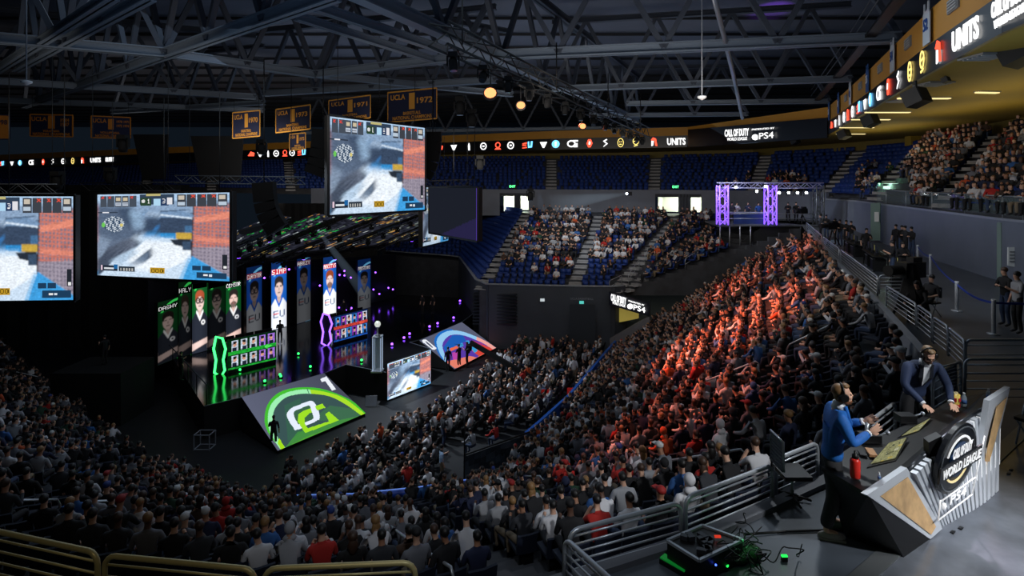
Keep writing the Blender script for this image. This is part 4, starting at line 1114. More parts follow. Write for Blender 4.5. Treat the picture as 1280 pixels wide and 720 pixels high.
# low stage monitor wedge and box
for k, (x, y, lab) in enumerate([(464,508,'small pale flat card propped on the floor beside the thrust, above the white-shirted crowd'),(256,560,'small wire crate on the dark floor left of the green ramp')]):
    p = G(x,y,0.); m = MB(); 
    if k == 0: m.box(p+Vector((0,0,.35)), (.7,.08,.6), Matrix.Rotation(-.3,3,'X'))
    else:
        for sx in (-.4,.4):
            for sy in (-.3,.3): m.beam(p+Vector((sx,sy,0)), p+Vector((sx,sy,.8)), .04,.04)
        for z in (.05,.8):
            m.beam(p+Vector((-.4,-.3,z)), p+Vector((.4,-.3,z)), .04,.04); m.beam(p+Vector((-.4,.3,z)), p+Vector((.4,.3,z)), .04,.04); m.beam(p+Vector((-.4,-.3,z)), p+Vector((-.4,.3,z)), .04,.04); m.beam(p+Vector((.4,-.3,z)), p+Vector((.4,.3,z)), .04,.04)
    tag(m.build('card' if k == 0 else 'wire_crate', mat('card_pale', rgb(140,145,155), .7)), lab, 'card' if k == 0 else 'crate')
# ---------------------------------------------------------------- ribbon board, fascia, soffit
FASC = mat('fascia_ochre', rgb(190,135,45), .6, noise=.06, nscale=.4)
SOFM = mat('soffit_olive', rgb(150,125,40), .7, noise=.05, nscale=.5)
ZB, ZL, ZT = 17.9, 18.95, 20.3
RP = [(12.0,10.5),(13.1,14.8),(15.5,20.8),(20.2,31.5),(27.3,48.3),(20.9,66.6),(5,72),(-10.9,80),(-36,88),(-66,96),(-110,112)]
RZ = [ZB]*6+[ZB,ZB,17.5,16.9,16.3]
SEG = [(Vector((a[0],a[1],za)), Vector((b[0],b[1],zb))) for (a,za),(b,zb) in zip(zip(RP,RZ), list(zip(RP,RZ))[1:])]
H1, H2 = ZL-ZB, ZT-ZB
mb = MB(); ml_ = MB()
BN = [(32.5,6),(33,14),(32,20.8),(31,32),(37,52),(31,72),(19,78.5),(-14,88),(-40,98),(-72,110),(-120,126)]
h2s = lambda i: H2+(.25 if i > 5 else 0)
for i, (a, b) in enumerate(SEG):
    h1 = H1+(.35 if i > 4 else 0)
    u = Vector((0,0,1))
    mb.face([a+u*h1, b+u*h1, b+u*H2, a+u*H2]); 
    n = Vector((b.y-a.y, -(b.x-a.x), 0)).normalized()
    n = -n if n.dot(Vector((a.x, a.y, 0))) < 0 else n
    mb.face([a+u*H2, b+u*H2, b+u*H2+n*.4, a+u*H2+n*.4])
    mb.beam(a+u*(h1+.0)-n*.04, b+u*(h1+.0)-n*.04, .1, .07)
struct('trim_10_fascia', mb, FASC)
mb = MB()
for i, (a, b) in enumerate(SEG):
    c, d = Vector((*BN[i], a.z)), Vector((*BN[i+1], b.z)); mb.face([a, b, d, c])
struct('ceiling_soffit', mb, SOFM)
mb = MB()
for i in range(len(BN)-1):
    a, b = BN[i], BN[i+1]; mb.face([(*a, 14), (*b, 14), (*b, SEG[i][1].z), (*a, SEG[i][0].z)])
struct('wall_back', mb, mat('back_wall_olive', rgb(120,105,50), .7, noise=.05, nscale=.5))
rb = thing('ribbon_board', SEG[1][0], 'long thin black ribbon screen with glowing team logos around the fascia', 'screen')
BANDM = mat('ribbon_black', rgb(16,17,24), .3)
for i, (a, b) in enumerate(SEG):
    h1 = H1+(.35 if i > 4 else 0); n = Vector((b.y-a.y, -(b.x-a.x), 0)).normalized(); n = -n if n.dot(Vector((a.x, a.y, 0))) < 0 else n
    m = MB(); m.prism([a-n*.12, b-n*.12, b-n*.12+Vector((0,0,h1)), a-n*.12+Vector((0,0,h1))], n*.12); m.build('panel', BANDM, rb)
def on_ribbon(px, i, f=0.5, off=.15):
    """point on segment i under pixel column px"""
    a, b = SEG[i]; k = (px-640)/F; u = (k*a.y-a.x)/((b.x-a.x)-k*(b.y-a.y)); h1 = H1+(.35 if i > 4 else 0)
    n = Vector((b.y-a.y, -(b.x-a.x), 0)).normalized(); n = -n if n.dot(Vector((a.x, a.y, 0))) < 0 else n
    d = (b-a).normalized(); p = a.lerp(b, u)+Vector((0,0,h1*f))-n*off
    d = d if (PX(p+d)[0] > PX(p)[0]) else -d
    return p, d, -n, h1
WHT = glow('led_white', (1,1,1), 1.6); REDL = glow('led_red', (1,.08,.04), 2.2); YEL = glow('led_yellow', (1,.75,.2), 1.8); CYA = glow('led_cyan', (.15,.55,1), 2.2); GRN2 = glow('led_green', (.2,.9,.2), 1.8)
def logo(px, i, kind, w=None):
    p, d, n, h = on_ribbon(px, i); u = Vector((0,0,1)); r = h*.36
    def q(x, y): return p+d*x*r+u*y*r
    m = MB(); ex = n*.03
    def poly(L): m.prism([q(*a) for a in L], ex)
    def ring(rx, ry, t, a0=0, a1=360, cx=0, cy=0):
        k = 16
        for j in range(k):
            A, B = math.radians(a0+(a1-a0)*j/k), math.radians(a0+(a1-a0)*(j+1)/k)
            poly([(cx+rx*math.cos(A),cy+ry*math.sin(A)),(cx+rx*math.cos(B),cy+ry*math.sin(B)),(cx+(rx-t)*math.cos(B),cy+(ry-t)*math.sin(B)),(cx+(rx-t)*math.cos(A),cy+(ry-t)*math.sin(A))])
    M = WHT
    if kind == 'ring': ring(1,1,.28); poly([(-.3,-.2),(.3,-.2),(.3,.2),(-.3,.2)])
    elif kind == 'yring': ring(.75,1.1,.14); poly([(-.3,-.5),(.3,-.5),(.25,-.3),(-.25,-.3)]); poly([(-.3,.1),(-.1,.1),(-.1,.3),(-.3,.3)]); poly([(.1,.1),(.3,.1),(.3,.3),(.1,.3)]); M = YEL
    elif kind == 'gring': ring(.75,.9,.15,cy=.3); poly([(-.7,.1),(.7,.4),(.7,.55),(-.7,.25)]); poly([(-.4,-1),(.4,-.8),(.5,-.6),(-.5,-.8)]); M = YEL
    elif kind == 's': poly([(.3,1),(-.6,.5),(-.1,0),(.1,.1),(-.1,.4),(.5,.8)]); poly([(-.5,-1),(.6,-.2),(.2,.2),(-.1,0),(.2,-.2),(-.4,-.7)])
    elif kind == 'flame': poly([(-.7,0),(-.3,1),(.4,1),(.8,0),(.3,-1),(-.3,-1)]); M = REDL
    elif kind == 'helm': poly([(-.5,-1),(-.1,-.9),(.1,.2),(-.5,.3)]); M = WHT
    elif kind == 'og': ring(1.1,.9,.35,cx=-.3); poly([(.3,-.9),(1.3,-.9),(1.3,.1),(.6,.1),(.6,-.2),(.3,-.2)]); poly([(0,.5),(1.4,.5),(1.4,.9),(0,.9)])
    elif kind == 'bird': poly([(-1,.6),(1,.6),(.2,-.9),(-.2,-.9)]); 
    elif kind == 'tall': poly([(-.2,-1),(.3,-1),(.3,.2),(.1,1),(-.1,1),(-.3,.2)])
    elif kind == 'circ': ring(1,1,.95); M = CYA
    elif kind == 'eu': poly([(-1.5,.4),(-.2,.7),(-.2,.3),(-1.4,.1)]); poly([(-1.5,-.1),(-.3,.1),(-.3,-.2),(-1.5,-.3)]); poly([(-1.5,-.7),(-.2,-.5),(-.2,-.8),(-1.5,-.9)]); M = REDL
    elif kind == 'red': poly([(-1.3,-.5),(-.2,.9),(1.2,.4),(1,-.6)]); M = REDL
    elif kind == 'rring': ring(.8,.8,.25,cy=.2); poly([(-1,-1),(1,-1),(.6,-.6),(-.6,-.6)]); M = REDL
    m.build('logo', M, rb)
    if kind in ('eu','helm','flame','circ'):
        m = MB(); M2 = CYA if kind == 'eu' else (REDL if kind == 'helm' else WHT)
        def poly2(L): m.prism([q(*a)+n*.02 for a in L], ex)
        if kind == 'eu': poly2([(.1,.8),(.5,.9),(.5,-.3),(.9,-.3),(1,.9),(1.5,.9),(1.3,-.7),(.2,-.8)])
        elif kind == 'helm': poly2([(-.6,.5),(-.1,1.1),(.6,.8),(.9,-1),(.4,-.9),(.3,.3),(-.5,.35)])
        elif kind == 'flame': poly2([(-.2,-.3),(.25,-.3),(.3,.4),(-.1,.5)])
        else: poly2([(-.15,-.6),(.15,-.6),(.2,.6),(-.2,.6)])
        m.build('logo', M2, rb)
def word(t, x0, x1, i, f0, f1, M=WHT, bold=.03):
    p0, d, n, h = on_ribbon(x0, i, 0); p1, *_ = on_ribbon(x1, i, 0)
    text_obj(t, p0+Vector((0,0,h*f0)), p1-p0, Vector((0,0,h*(f1-f0))), 'lettering', M, rb, .03, bold)
word('UNITS', 1198, 1232, 1, .2, .85); 
word('CALL OF DUTY', 1249, 1292, 1, .48, .9); word('WORLD LEAGUE', 1252, 1292, 1, .18, .4, WHT, 0)
for px, i, k in [(1180,2,'helm'),(1159,2,'gring'),(1143,2,'yring'),(1128,2,'s'),(1115,3,'flame'),(1103,3,'og'),(1092,3,'circ'),(1085,3,'bird'),(1077,3,'eu'),(1069,3,'ring'),(1063,3,'rring'),(1058,3,'ring'),(1052,3,'tall'),(1047,3,'bird'),(1042,3,'red')]:
    if not (PX(SEG[i][0])[0] > px > PX(SEG[i][1])[0]): i = [j for j in range(1,4) if PX(SEG[j][0])[0] > px >= PX(SEG[j][1])[0]][0]
    logo(px, i, k)
def seg_at(px):
    for j in range(5, len(SEG)):
        if PX(SEG[j][0])[0] > px >= PX(SEG[j][1])[0]: return j
for px, k in [(845,'U'),(817,'helm'),(795,'gring'),(776,'yring'),(757,'s'),(737,'flame'),(716,'og'),(695,'circ'),(680,'bird'),(660,'eu'),(639,'ring'),(623,'rring'),(605,'ring'),(587,'tall'),(568,'bird'),(550,'red'),
              (378,'eu'),(366,'ring'),(357,'rring'),(346,'ring'),(336,'tall'),(326,'bird'),(315,'red'),(104,'helm'),(92,'yring'),(80,'ring'),(67,'s'),(55,'flame'),(40,'og'),(26,'circ'),(16,'bird'),(3,'eu')]:
    j = seg_at(px)
    if k == 'U': word('UNITS', 834, 857, j, .2, .8)
    else: logo(px, j, k)
word('UNITS', 114, 127, seg_at(120), .2, .8); word('CALL OF DUTY', 133, 143, seg_at(138), .25, .8)
# black corner screen with the lettering
a, b = SEG[4]; n = Vector((-.8,-.6,0))
vs = thing('corner_fascia_screen', b, 'wide black corner screen on the fascia with white lettering, right of centre', 'screen')
A, B = P(860,184,65.0), P(1034,172,47.6); A2, B2 = P(860,162,65.0), P(1034,147,47.6)
m = MB(); m.prism([A,B,B2,A2], (.3,.3,0)); m.build('panel', BANDM, vs)
def on_cs(x, y):
    u = (x-860)/174.; # follow the panel plane
    k = (x-640)/F; uu_ = (k*A.y-A.x)/((B.x-A.x)-k*(B.y-A.y)); p = A.lerp(B, uu_)
    return P(x, y, p.y-.3)
text_obj('CALL OF DUTY', on_cs(906,171), on_cs(936,169.5)-on_cs(906,171), Vector((0,0,.75)), 'lettering', WHT, vs, .02, .03)
text_obj('WORLD LEAGUE', on_cs(909,176), on_cs(934,175)-on_cs(909,176), Vector((0,0,.32)), 'lettering', WHT, vs, .02, 0)
text_obj('PS4', on_cs(949,174), on_cs(967,172.5)-on_cs(949,174), Vector((0,0,.6)), 'lettering', WHT, vs, .02, .0)
text_obj('PRESENTED BY', on_cs(940,163), on_cs(968,161)-on_cs(940,163), Vector((0,0,.16)), 'lettering', WHT, vs, .02, 0)
m = MB(); c0 = on_cs(944,171.5); m.ball(c0, (.35,.05,.3), 8); m.build('symbol', WHT, vs)
# fascia details: hanging jerseys, vents
def on_fas(px, i, f):
    p, d, n, h = on_ribbon(px, i, 0, 0); return p+Vector((0,0,H1+(H2-H1)*f)), d, n
for k, (px, num, w, cl) in enumerate([(1163,'52',.95,0),(1119,'54',.95,0),(1087,'35',.9,1),(1065,'42',.9,0),(1050,'33',.9,1),(1038,'25',.9,1)]):
    i = [j for j in range(1,4) if PX(SEG[j][0])[0] > px >= PX(SEG[j][1])[0]][0]
    p, d, n = on_fas(px, i, .05); t = thing('jersey_banner', p, 'hanging %s jersey banner on the ochre fascia, %s from the right' % ('blue' if cl == 1 else 'white', ['first','second','third','fourth','fifth','sixth'][k]), 'banner', 'jersey banners on the fascia')
    u = Vector((0,0,1)); o = p+n*.1; H = 1.55
    L = [(-.4,0),(.4,0),(.4,.72),(.3,.8),(.3,1.0),(.2,1.0),(.16,.84),(0,.78),(-.16,.84),(-.2,1.0),(-.3,1.0),(-.3,.8),(-.4,.72)]
    m = MB(); m.prism([o+d*x*w+u*y*H for x, y in L], n*.04); m.build('cloth', mat('jersey_white', rgb(185,195,205), .8) if cl != 1 else mat('jersey_blue', rgb(40,80,140), .8), t)
    text_obj(num, o+d*(-.27*w)+u*.5+n*.05, d*.54*w, u*.45, 'number', mat('jersey_number', rgb(25,70,140), .7) if cl != 1 else mat('jersey_number_light', rgb(200,205,215), .7), t, .02, .02)
for k, (px, i_) in enumerate([(1193,1),(1136,2),(1101,3),(1076,3),(1058,3)]):
    i = [j for j in range(1,4) if PX(SEG[j][0])[0] > px >= PX(SEG[j][1])[0]][0]
    p, d, n = on_fas(px, i, .45); t = thing('fascia_vent', p, 'small grey vent grille on the ochre fascia, %s from the right' % ['first','second','third','fourth','fifth'][k], 'vent', 'vents on the fascia')
    u = Vector((0,0,1)); m = MB(); m.prism([p+d*x+u*y for x, y in ((-.5,0),(.5,0),(.5,.45),(-.5,.45))], n*.06); m.build('frame', mat('vent_grey', rgb(120,120,118), .5), t)
    m = MB()
    for q in range(4): m.beam(p+d*-.42+u*(.08+.1*q)+n*.08, p+d*.42+u*(.08+.1*q)+n*.08, .03,.05)
    m.build('slats', mat('slat_grey', rgb(160,160,158), .5), t)
# soffit lamps, speakers
for k, (x0, x1, y) in enumerate([(1123,1187,123),(1082,1137,140.5),(1065,1112,149.5),(1050,1092,159.5),(1046,1081,167.5),(1221,1247,115.5)]):
    a, b = G(x0,y,ZB-.06), G(x1,y+(0 if k < 5 else .5),ZB-.06)
    t = thing('tube_light', (a+b)/2, 'yellowish fluorescent tube under the olive soffit, '+['first','second','third','fourth','fifth','short one nearest the back wall'][k]+(' from the front' if k < 5 else ''), 'lamp', 'tube lights under the soffit')
    m = MB(); m.beam(a+Vector((0,0,.05)), b+Vector((0,0,.05)), .34, .08); m.build('housing', mat('lamp_housing', rgb(150,150,140), .5), t)
    m = MB(); m.beam(a, b, .2, .06); m.build('tube', glow('tube_yellow', (1,.8,.35), 1.3), t)
for k, (x, y, s) in enumerate([(1145,122,.62),(1088,151,.62),(1055,168,.6),(994,176,.55),(1274,62,.8),(1182,100,.2)]):
    p = P(x, y, [22,33,42,52,17,21][k]); t = thing('soffit_speaker', p, 'black loudspeaker box hanging under the soffit, '+['largest in view','second from the front','third from the front','farthest one','cut by the right edge','tiny camera-like one'][k], 'speaker', 'loudspeakers under the soffit')
    R = Matrix.Rotation(.5,3,'Z') @ Matrix.Rotation(-.4,3,'X')
    m = MB(); m.box(p, (s*1.3,s,s), R); m.build('cabinet', BLACK, t)
    m = MB(); m.box(p+R@Vector((0,-s*.52,0)), (s*1.15,.03,s*.85), R); m.build('grille', STB, t)
    m = MB(); m.tube([p+Vector((0,0,s*.4)), (p.x,p.y,ZB)], .04, 6); m.build('bracket', BLACK, t)
for k, (x, y) in enumerate([(1232,71),(1167,105),(1128,126)]):
    p = G(x,y,ZB-.04); t = thing('soffit_vent', p, 'square grey air vent in the olive soffit, '+['nearest','middle','farthest']
        [k]+' of three', 'vent', 'vents in the soffit')
    m = MB(); m.box(p, (1.0,1.0,.06)); m.build('frame', mat('vent_grey', rgb(120,120,118), .5), t)
    m = MB()
    for q in range(5): m.box(p+Vector((0,-.36+.18*q,-.04)), (.84,.06,.03))
    m.build('slats', mat('slat_grey', rgb(160,160,158), .5), t)
c = P(1146,180,50); m = MB(); m.box((c.x, 50, 16), (1.6,.8,4)); struct('trim_11_column', m, SOFM)
# ---------------------------------------------------------------- roof
ROOFM = mat('roof_liner', rgb(95,102,118), .85, noise=.25, nscale=.12)
mb = MB(); mb.face([(-140,-15,27.2),(60,-15,27.2),(60,140,27.2),(-140,140,27.2)]); struct('ceiling', mb, ROOFM)
mb = MB()
for k in range(28): mb.beam((-140,-10+5*k,27.0), (60,-10+5*k,27.0), .2, .22)
struct('trim_12_purlins', mb, mat('purlin_dark', rgb(26,29,36), .7))
BM = mat('roof_steel_blue', rgb(105,118,134), .5, .2); WB = mat('roof_web_steel', rgb(62,70,84), .6, .2)
ZC = 20.7; ZU = 25.6
def ceilp(px, py): return G(px, py, ZC)
nb = 0
BL_ = ['running level across the upper right','running level below the first one','third level one from the top right','fourth level one from the top right','bending down from the upper left','crossing above the left banners','falling to the centre node','rising from the left toward the centre node','slanting from the top down to the far right','slanting along the top left corner','steep one in the top left corner','low one across the left distance','lowest one across the left distance','level one above the centre banners','thin one above the right banner','catwalk edge near the top centre','second catwalk edge near the top centre','short one joining the ochre fascia','farthest one over the upper deck','one above the left screens','far one behind the lighting rig','near one at the top right']
def roof_truss(a, b, w, h, web=True, step=5.2):
    global nb
    t = thing('roof_truss', (a+b)/2, 'blue-grey steel roof truss, '+BL_[nb%len(BL_)], 'truss', 'steel roof trusses'); nb += 1
    m = MB(); m.ibeam(a, b, w, h); m.build('bottom_chord', BM, t)
    U = Vector((0,0,ZU-ZC))
    if web:
        m = MB(); m.ibeam(a+U, b+U, w*.9, h*.9); m.build('top_chord', WB, t)
        L = (b-a).length; n = max(1, round(L/step)); m = MB()
        for i in range(n):
            p, q = a.lerp(b, i/n), a.lerp(b, (i+1)/n); c_ = a.lerp(b, (i+.5)/n)+U
            m.beam(p, c_, .26, .26); m.beam(q, c_, .26, .26)
        m.build('webs', WB, t)
    return t
def pl(px, py): return ceilp(px, py)
roof_truss(pl(575,71), Vector((18.2,26.3,ZC)), .5, .5)
roof_truss(pl(690,111), Vector((22.4,37.0,ZC)), .45, .42)
roof_truss(Vector((10,49,ZC)), Vector((27.0,47.6,ZC)), .45, .4)
roof_truss(Vector((8,58,ZC)), Vector((24,57,ZC)), .45, .4)
roof_truss(Vector((-30,23.5,ZC)), pl(205,66), .5, .5)
roof_truss(pl(205,66), pl(395,93), .45, .45)
roof_truss(pl(395,93), pl(575,71), .45, .45)
roof_truss(pl(30,132), pl(205,68), .45, .5)
roof_truss(pl(205,68), pl(420,-8), .5, .5)
roof_truss(pl(20,86), pl(188,-6), .4, .4)
roof_truss(pl(-20,98), pl(142,-6), .4, .35, False)
roof_truss(pl(-30,100), pl(320,121), .45, .45)
roof_truss(pl(-30,124), pl(330,138), .45, .45)
roof_truss(pl(330,117), pl(620,100), .45, .42)
roof_truss(pl(395,93), pl(640,118), .4, .4)
roof_truss(pl(395,8), pl(560,64), .3, .4, False)
roof_truss(pl(370,20), pl(552,78), .3, .35, False)
roof_truss(Vector((12,72,ZC)), Vector((-30,80,ZC)), .5, .4)
roof_truss(pl(140,140), pl(330,128), .4, .4)
roof_truss(pl(440,-12), pl(800,152), .55, .55, True, 6)
roof_truss(Vector((2,17.2,ZC)), Vector((15.5,15.8,ZC)), .5, .5)
# catwalk rails along the fascia
cw = thing('catwalk', (14,22,20.6), 'dark maintenance catwalk with thin rails behind the ochre fascia top', 'catwalk')
for i in range(1,4):
    a, b = SEG[i]; n = Vector((b.y-a.y, -(b.x-a.x), 0)).normalized()*.0
    off = Vector((-.9,.35,0)); A, B = a+Vector((0,0,2.9))+off, b+Vector((0,0,2.9))+off
    m = MB(); m.beam(A, B, .45, .12); m.build('walkway', BLACK, cw)
    for z in (.5,1.0): 
        m = MB(); m.tube([A+Vector((0,0,z))+off*.4, B+Vector((0,0,z))+off*.4], .03, 5); m.build('rail', mat('rail_dim', rgb(80,84,90), .5, .3), cw)
# hanging drop lamps on long rods
for k, (x, y, yt, lab) in enumerate([(33,103,-40,'small white drop lamp on a long rod at upper left'),(238*4,0,0,''),(877.5,122,-60,'small white drop lamp on a long rod at upper right')]):
    if not lab: continue
    Y = 24 if k == 0 else 26; p = P(x, y, Y); t = thing('drop_lamp', p, lab, 'lamp')
    m = MB(); m.lathe([(.02,-.12),(.2,-.02),(.21,.06),(.06,.1)], p, 10); m.build('shade', mat('lamp_white', rgb(200,205,210), .4), t)
    m = MB(); m.tube([p+Vector((0,0,.1)), (p.x,p.y,ZU)], .03, 5); m.build('rod', mat('rod_grey', rgb(130,136,146), .5), t)
# diagonal glossy duct and violet spot
t = thing('diagonal_duct', P(900,20,30), 'pale diagonal conduit crossing the roof trusses at upper right', 'duct')
m = MB(); m.tube([P(888,-20,24), P(905,45,27), P(917,95,33), P(928,148,44)], .12, 8); m.build('pipe', mat('duct_pale', rgb(130,136,150), .3, .5), t)
# banners
NAVY = mat('banner_navy', rgb(16,26,62), .8); GOLD = mat('banner_gold', rgb(214,150,52), .7); GOLDB = mat('banner_orange', rgb(205,125,30), .75)
def banner(q, Y, lines, lab, base=NAVY, ink=GOLD, tall=True):
    (x0,y0),(x1,y1),(x2,y2),(x3,y3) = q       # TL TR BR BL
    hl, hr = y3-y0, y2-y1; Yr = Y*hl/hr
    TL, BL, TR, BR = P(x0,y0,Y), P(x3,y3,Y), P(x1,y1,Yr), P(x2,y2,Yr); BL.x = TL.x; BR.x = TR.x
    t = thing('championship_banner', (BL+BR)/2, lab, 'banner', 'championship banners under the roof')
    R = TR-TL; U = TL-BL; n = R.cross(U).normalized(); n = n if n.y < 0 else -n
    m = MB(); m.prism([TL,TR,BR,BL], -n*.04); m.build('cloth', base, t)
    m = MB()
    for a, b in ((TL,TR),(TR,BR),(BR,BL),(BL,TL)): m.beam(a+n*.01, b+n*.01, .05, .09)
    m.build('border', ink, t)
    for s, u0, v0, w, h in lines:
        text_obj(s, BL+R*u0+U*v0+n*.02, R*w, U*h, 'lettering', ink, t, .01, .02)
    for u in (.05,.95):
        m = MB(); a = TL.lerp(TR,u); m.tube([a, (a.x,a.y,ZC)], .015, 4); m.build('cord', BLACK, t)
def yl(y, sport='BASKETBALL'): return [('UCLA',.06,.72,.3,.18),('1',.44,.38,.12,.54),(y,.6,.55,.32,.2),(sport,.32,.2,.36,.11),('NATIONAL CHAMPIONS',.1,.05,.8,.12)]
banner([(485,116),(546,110),(546,148),(485,153)], 38, yl('1972'), 'navy banner with gold lettering 1972, beside the central screen')
banner([(411,126),(463,119),(463,147),(411,155)], 41, yl('1971'), 'navy banner with gold lettering 1971, top hidden behind no beam above the central screen'.replace(', top hidden behind no beam',','))
banner([(345,137),(388,131),(388,161),(345,166)], 44, yl('1973'), 'navy banner with gold lettering 1973, left of the central screen')
banner([(362,168),(382,166),(382,186),(362,188)], 50, yl('1975'), 'small partly hidden navy banner below the 1973 banner')
banner([(291,141),(325,138),(325,170),(291,173)], 46, yl('1970'), 'dim navy banner behind the rigging, left of the 1973 banner')
banner([(38,143),(91,144),(91,171),(38,170)], 44, [('UCLA',.03,.7,.36,.2),('1',.42,.36,.16,.6),('1984',.72,.68,.2,.16),('1987',.72,.48,.2,.16),('VOLLEYBALL',.3,.2,.4,.1),('NATIONAL CHAMPIONS',.06,.04,.88,.13)], 'dark banner with large orange figure 1 at far left', NAVY, GOLDB)
banner([(114,145),(163,147),(163,173),(114,172)], 46, [('UCLA',.04,.7,.34,.2),('1',.42,.4,.14,.5),('1970 1971',.64,.72,.32,.12),('1972 1974',.64,.52,.32,.12),('VOLLEYBALL',.22,.2,.5,.1),('NATIONAL CHAMPIONS',.1,.04,.8,.12)], 'dark banner with orange lettering, second from the left edge', NAVY, GOLDB)
banner([(-20,143),(12,144),(12,174),(-20,174)], 43, [('1998',.4,.6,.5,.2)], 'solid orange banner cut by the left edge', GOLDB, NAVY)
# ---------------------------------------------------------------- rig over the centre: truss with warm lamps
t = thing('lighting_truss', P(700,110,34), 'long black lighting truss slanting down to the right below the roof', 'truss')
TA, TB = P(548,42,18.5), P(806,166,46)
m = MB(); truss(m, TA, TB, .75, .05, 1.1); m.build('lattice', BLACK, t)
for u in (.05,.35,.65,.95):
    a = TA.lerp(TB,u); m = MB(); m.tube([a, (a.x,a.y,ZC+.2)], .03, 4); m.build('chain', BLACK, t)
OR = glow('lamp_orange', (1,.33,.12), 2.2)
for k, u in enumerate([.03,.1,.17,.24,.31,.39,.47,.55,.63,.7,.77,.84,.91,.97]):
    a = TA.lerp(TB,u)-Vector((0,0,.4)); movinghead(a, 'black moving head light under the slanting truss, number %d along from the camera end' % (k+1) if False else 'black moving head light, '+['first','second','third','fourth','fifth','sixth','seventh','eighth','ninth','tenth','eleventh','twelfth','thirteenth','fourteenth'][k]+' along the slanting truss', 'lamp', None, 'moving lights on the slanting truss', 1.0, (random.uniform(-.7,.2), random.uniform(-.5,.5)))
for k, (x, y, Y, s) in enumerate([(613,117,24,1.3),(651,132,29,1.1),(728,158,36,1.0)]):
    p = P(x,y,Y); t = thing('lit_spot_lamp', p, 'glowing orange spot lamp, '+['largest and leftmost','middle','smallest and rightmost'][k]+' of the three lit ones', 'lamp', 'lit orange spot lamps')
    R = Matrix.Rotation(.5,3,'X')
    m = MB(); m.lathe([(.1*s,.35*s),(.22*s,.2*s),(.24*s,-.12*s)], p, 12, R @ Matrix.Rotation(-1.9,3,'X')); m.build('can', BLACK, t)
    m = MB(); m.ball(p+Vector((0,-.16*s,0)), (.2*s,.08*s,.17*s), 12); m.build('lens', OR, t)
    m = MB(); m.tube([p+Vector((0,.1,.1)), p+Vector((0,.2,1.6))], .03, 5); m.build('yoke', BLACK, t)
# horizontal rig trusses on the left
TRG = mat('truss_grey', rgb(110,116,122), .45, .5)
for k, (x0,y0,x1,y1,Y,lab,mm) in enumerate([(-30,236,76,236,30,'grey truss above the leftmost hanging screen',TRG),(104,234,222,233,33,'black truss above the second hanging screen',BLACK),(221,224,380,226,37,'pale grey truss in front of the dark drapes, left of the central screen',TRG),(532,230,590,228,45,'dark truss above the blank hanging screen',BLACK)]):
    t = thing('rig_truss', P((x0+x1)/2,(y0+y1)/2,Y), lab, 'truss'); m = MB(); truss(m, P(x0,y0,Y), P(x1,y1,Y), .5, .03, .6); m.build('lattice', mm, t)
    for u in (.1,.9):
        a = P(x0,y0,Y).lerp(P(x1,y1,Y),u); m = MB(); m.tube([a,(a.x,a.y,ZC)], .02, 4); m.build('chain', BLACK, t)
# line arrays: curved stacks of boxes
for k, (pts, Y, lab) in enumerate([([(330,228),(331,240),(332,252),(335,264),(340,275),(348,287)],31,'black curved loudspeaker array hanging over the left of the stage'),([(404,162),(403,174),(402,186),(400,198),(397,208),(393,218)],33,'black curved loudspeaker array just left of the central screen'),([(541,165),(541,177),(540,189),(538,201),(534,211),(529,220)],37,'black curved loudspeaker array just right of the central screen')]):
    Pt = [P(x,y,Y) for x,y in pts]; t = thing('line_array', Pt[-1], lab, 'speaker', 'hanging loudspeaker arrays')
    for a, b in zip(Pt, Pt[1:]):
        m = MB(); m.beam(a, b, 1.15, .5, (0,1,0)); m.build('speaker_box', mat('speaker_black', rgb(10,11,13), .8, spec=.2), t)
    m = MB(); m.tube([Pt[0],(Pt[0].x,Pt[0].y,ZC)], .03, 4); m.build('chain', BLACK, t)
for k, (x0,x1,yt,yb,Y,lab) in enumerate([(166,210,168,224,48,'black hanging cloth panel, left of the two behind the rig'),(238,304,170,226,50,'larger black hanging cloth panel behind the pale grey truss')]):
    m = MB(); m.prism([P(x0,yt,Y),P(x1,yt,Y),P(x1-4,yb,Y),P(x0+12,yb,Y)], (0,.15,0)); t = tag(m.build('cloth_panel', DARK), lab, 'cloth', 'black cloth panels over the stage')
for k, (x,y,Y) in enumerate([(154,182,32),(72,228,30),(138,222,33),(327,186,36),(600,205,40),(663,245,45),(575,135,30),(590,150,31)]):
    movinghead(P(x,y,Y)+Vector((0,0,.6)), 'black moving head light hanging '+['near the left ribbon logos','above the leftmost screen','above the second screen','beside the left banners','above the empty blue seats','before the far grey wall','left of the largest orange lamp','just below the right banner end'][k], 'lamp', None, 'single hanging lights', 1.5)
# bright violet glow patch comes from a real lamp aimed at the liner
L = bpy.data.lights.new('violet_spot', 'SPOT'); L.energy = 2600; L.color = (.4,.08,1); L.spot_size = .5; L.spot_blend = .8
lo = bpy.data.objects.new('violet_spot', L); COL.objects.link(lo); lo.location = (19,38,22); lo.rotation_euler = (Vector((20,43,27))-lo.location).to_track_quat('-Z','Y').to_euler()
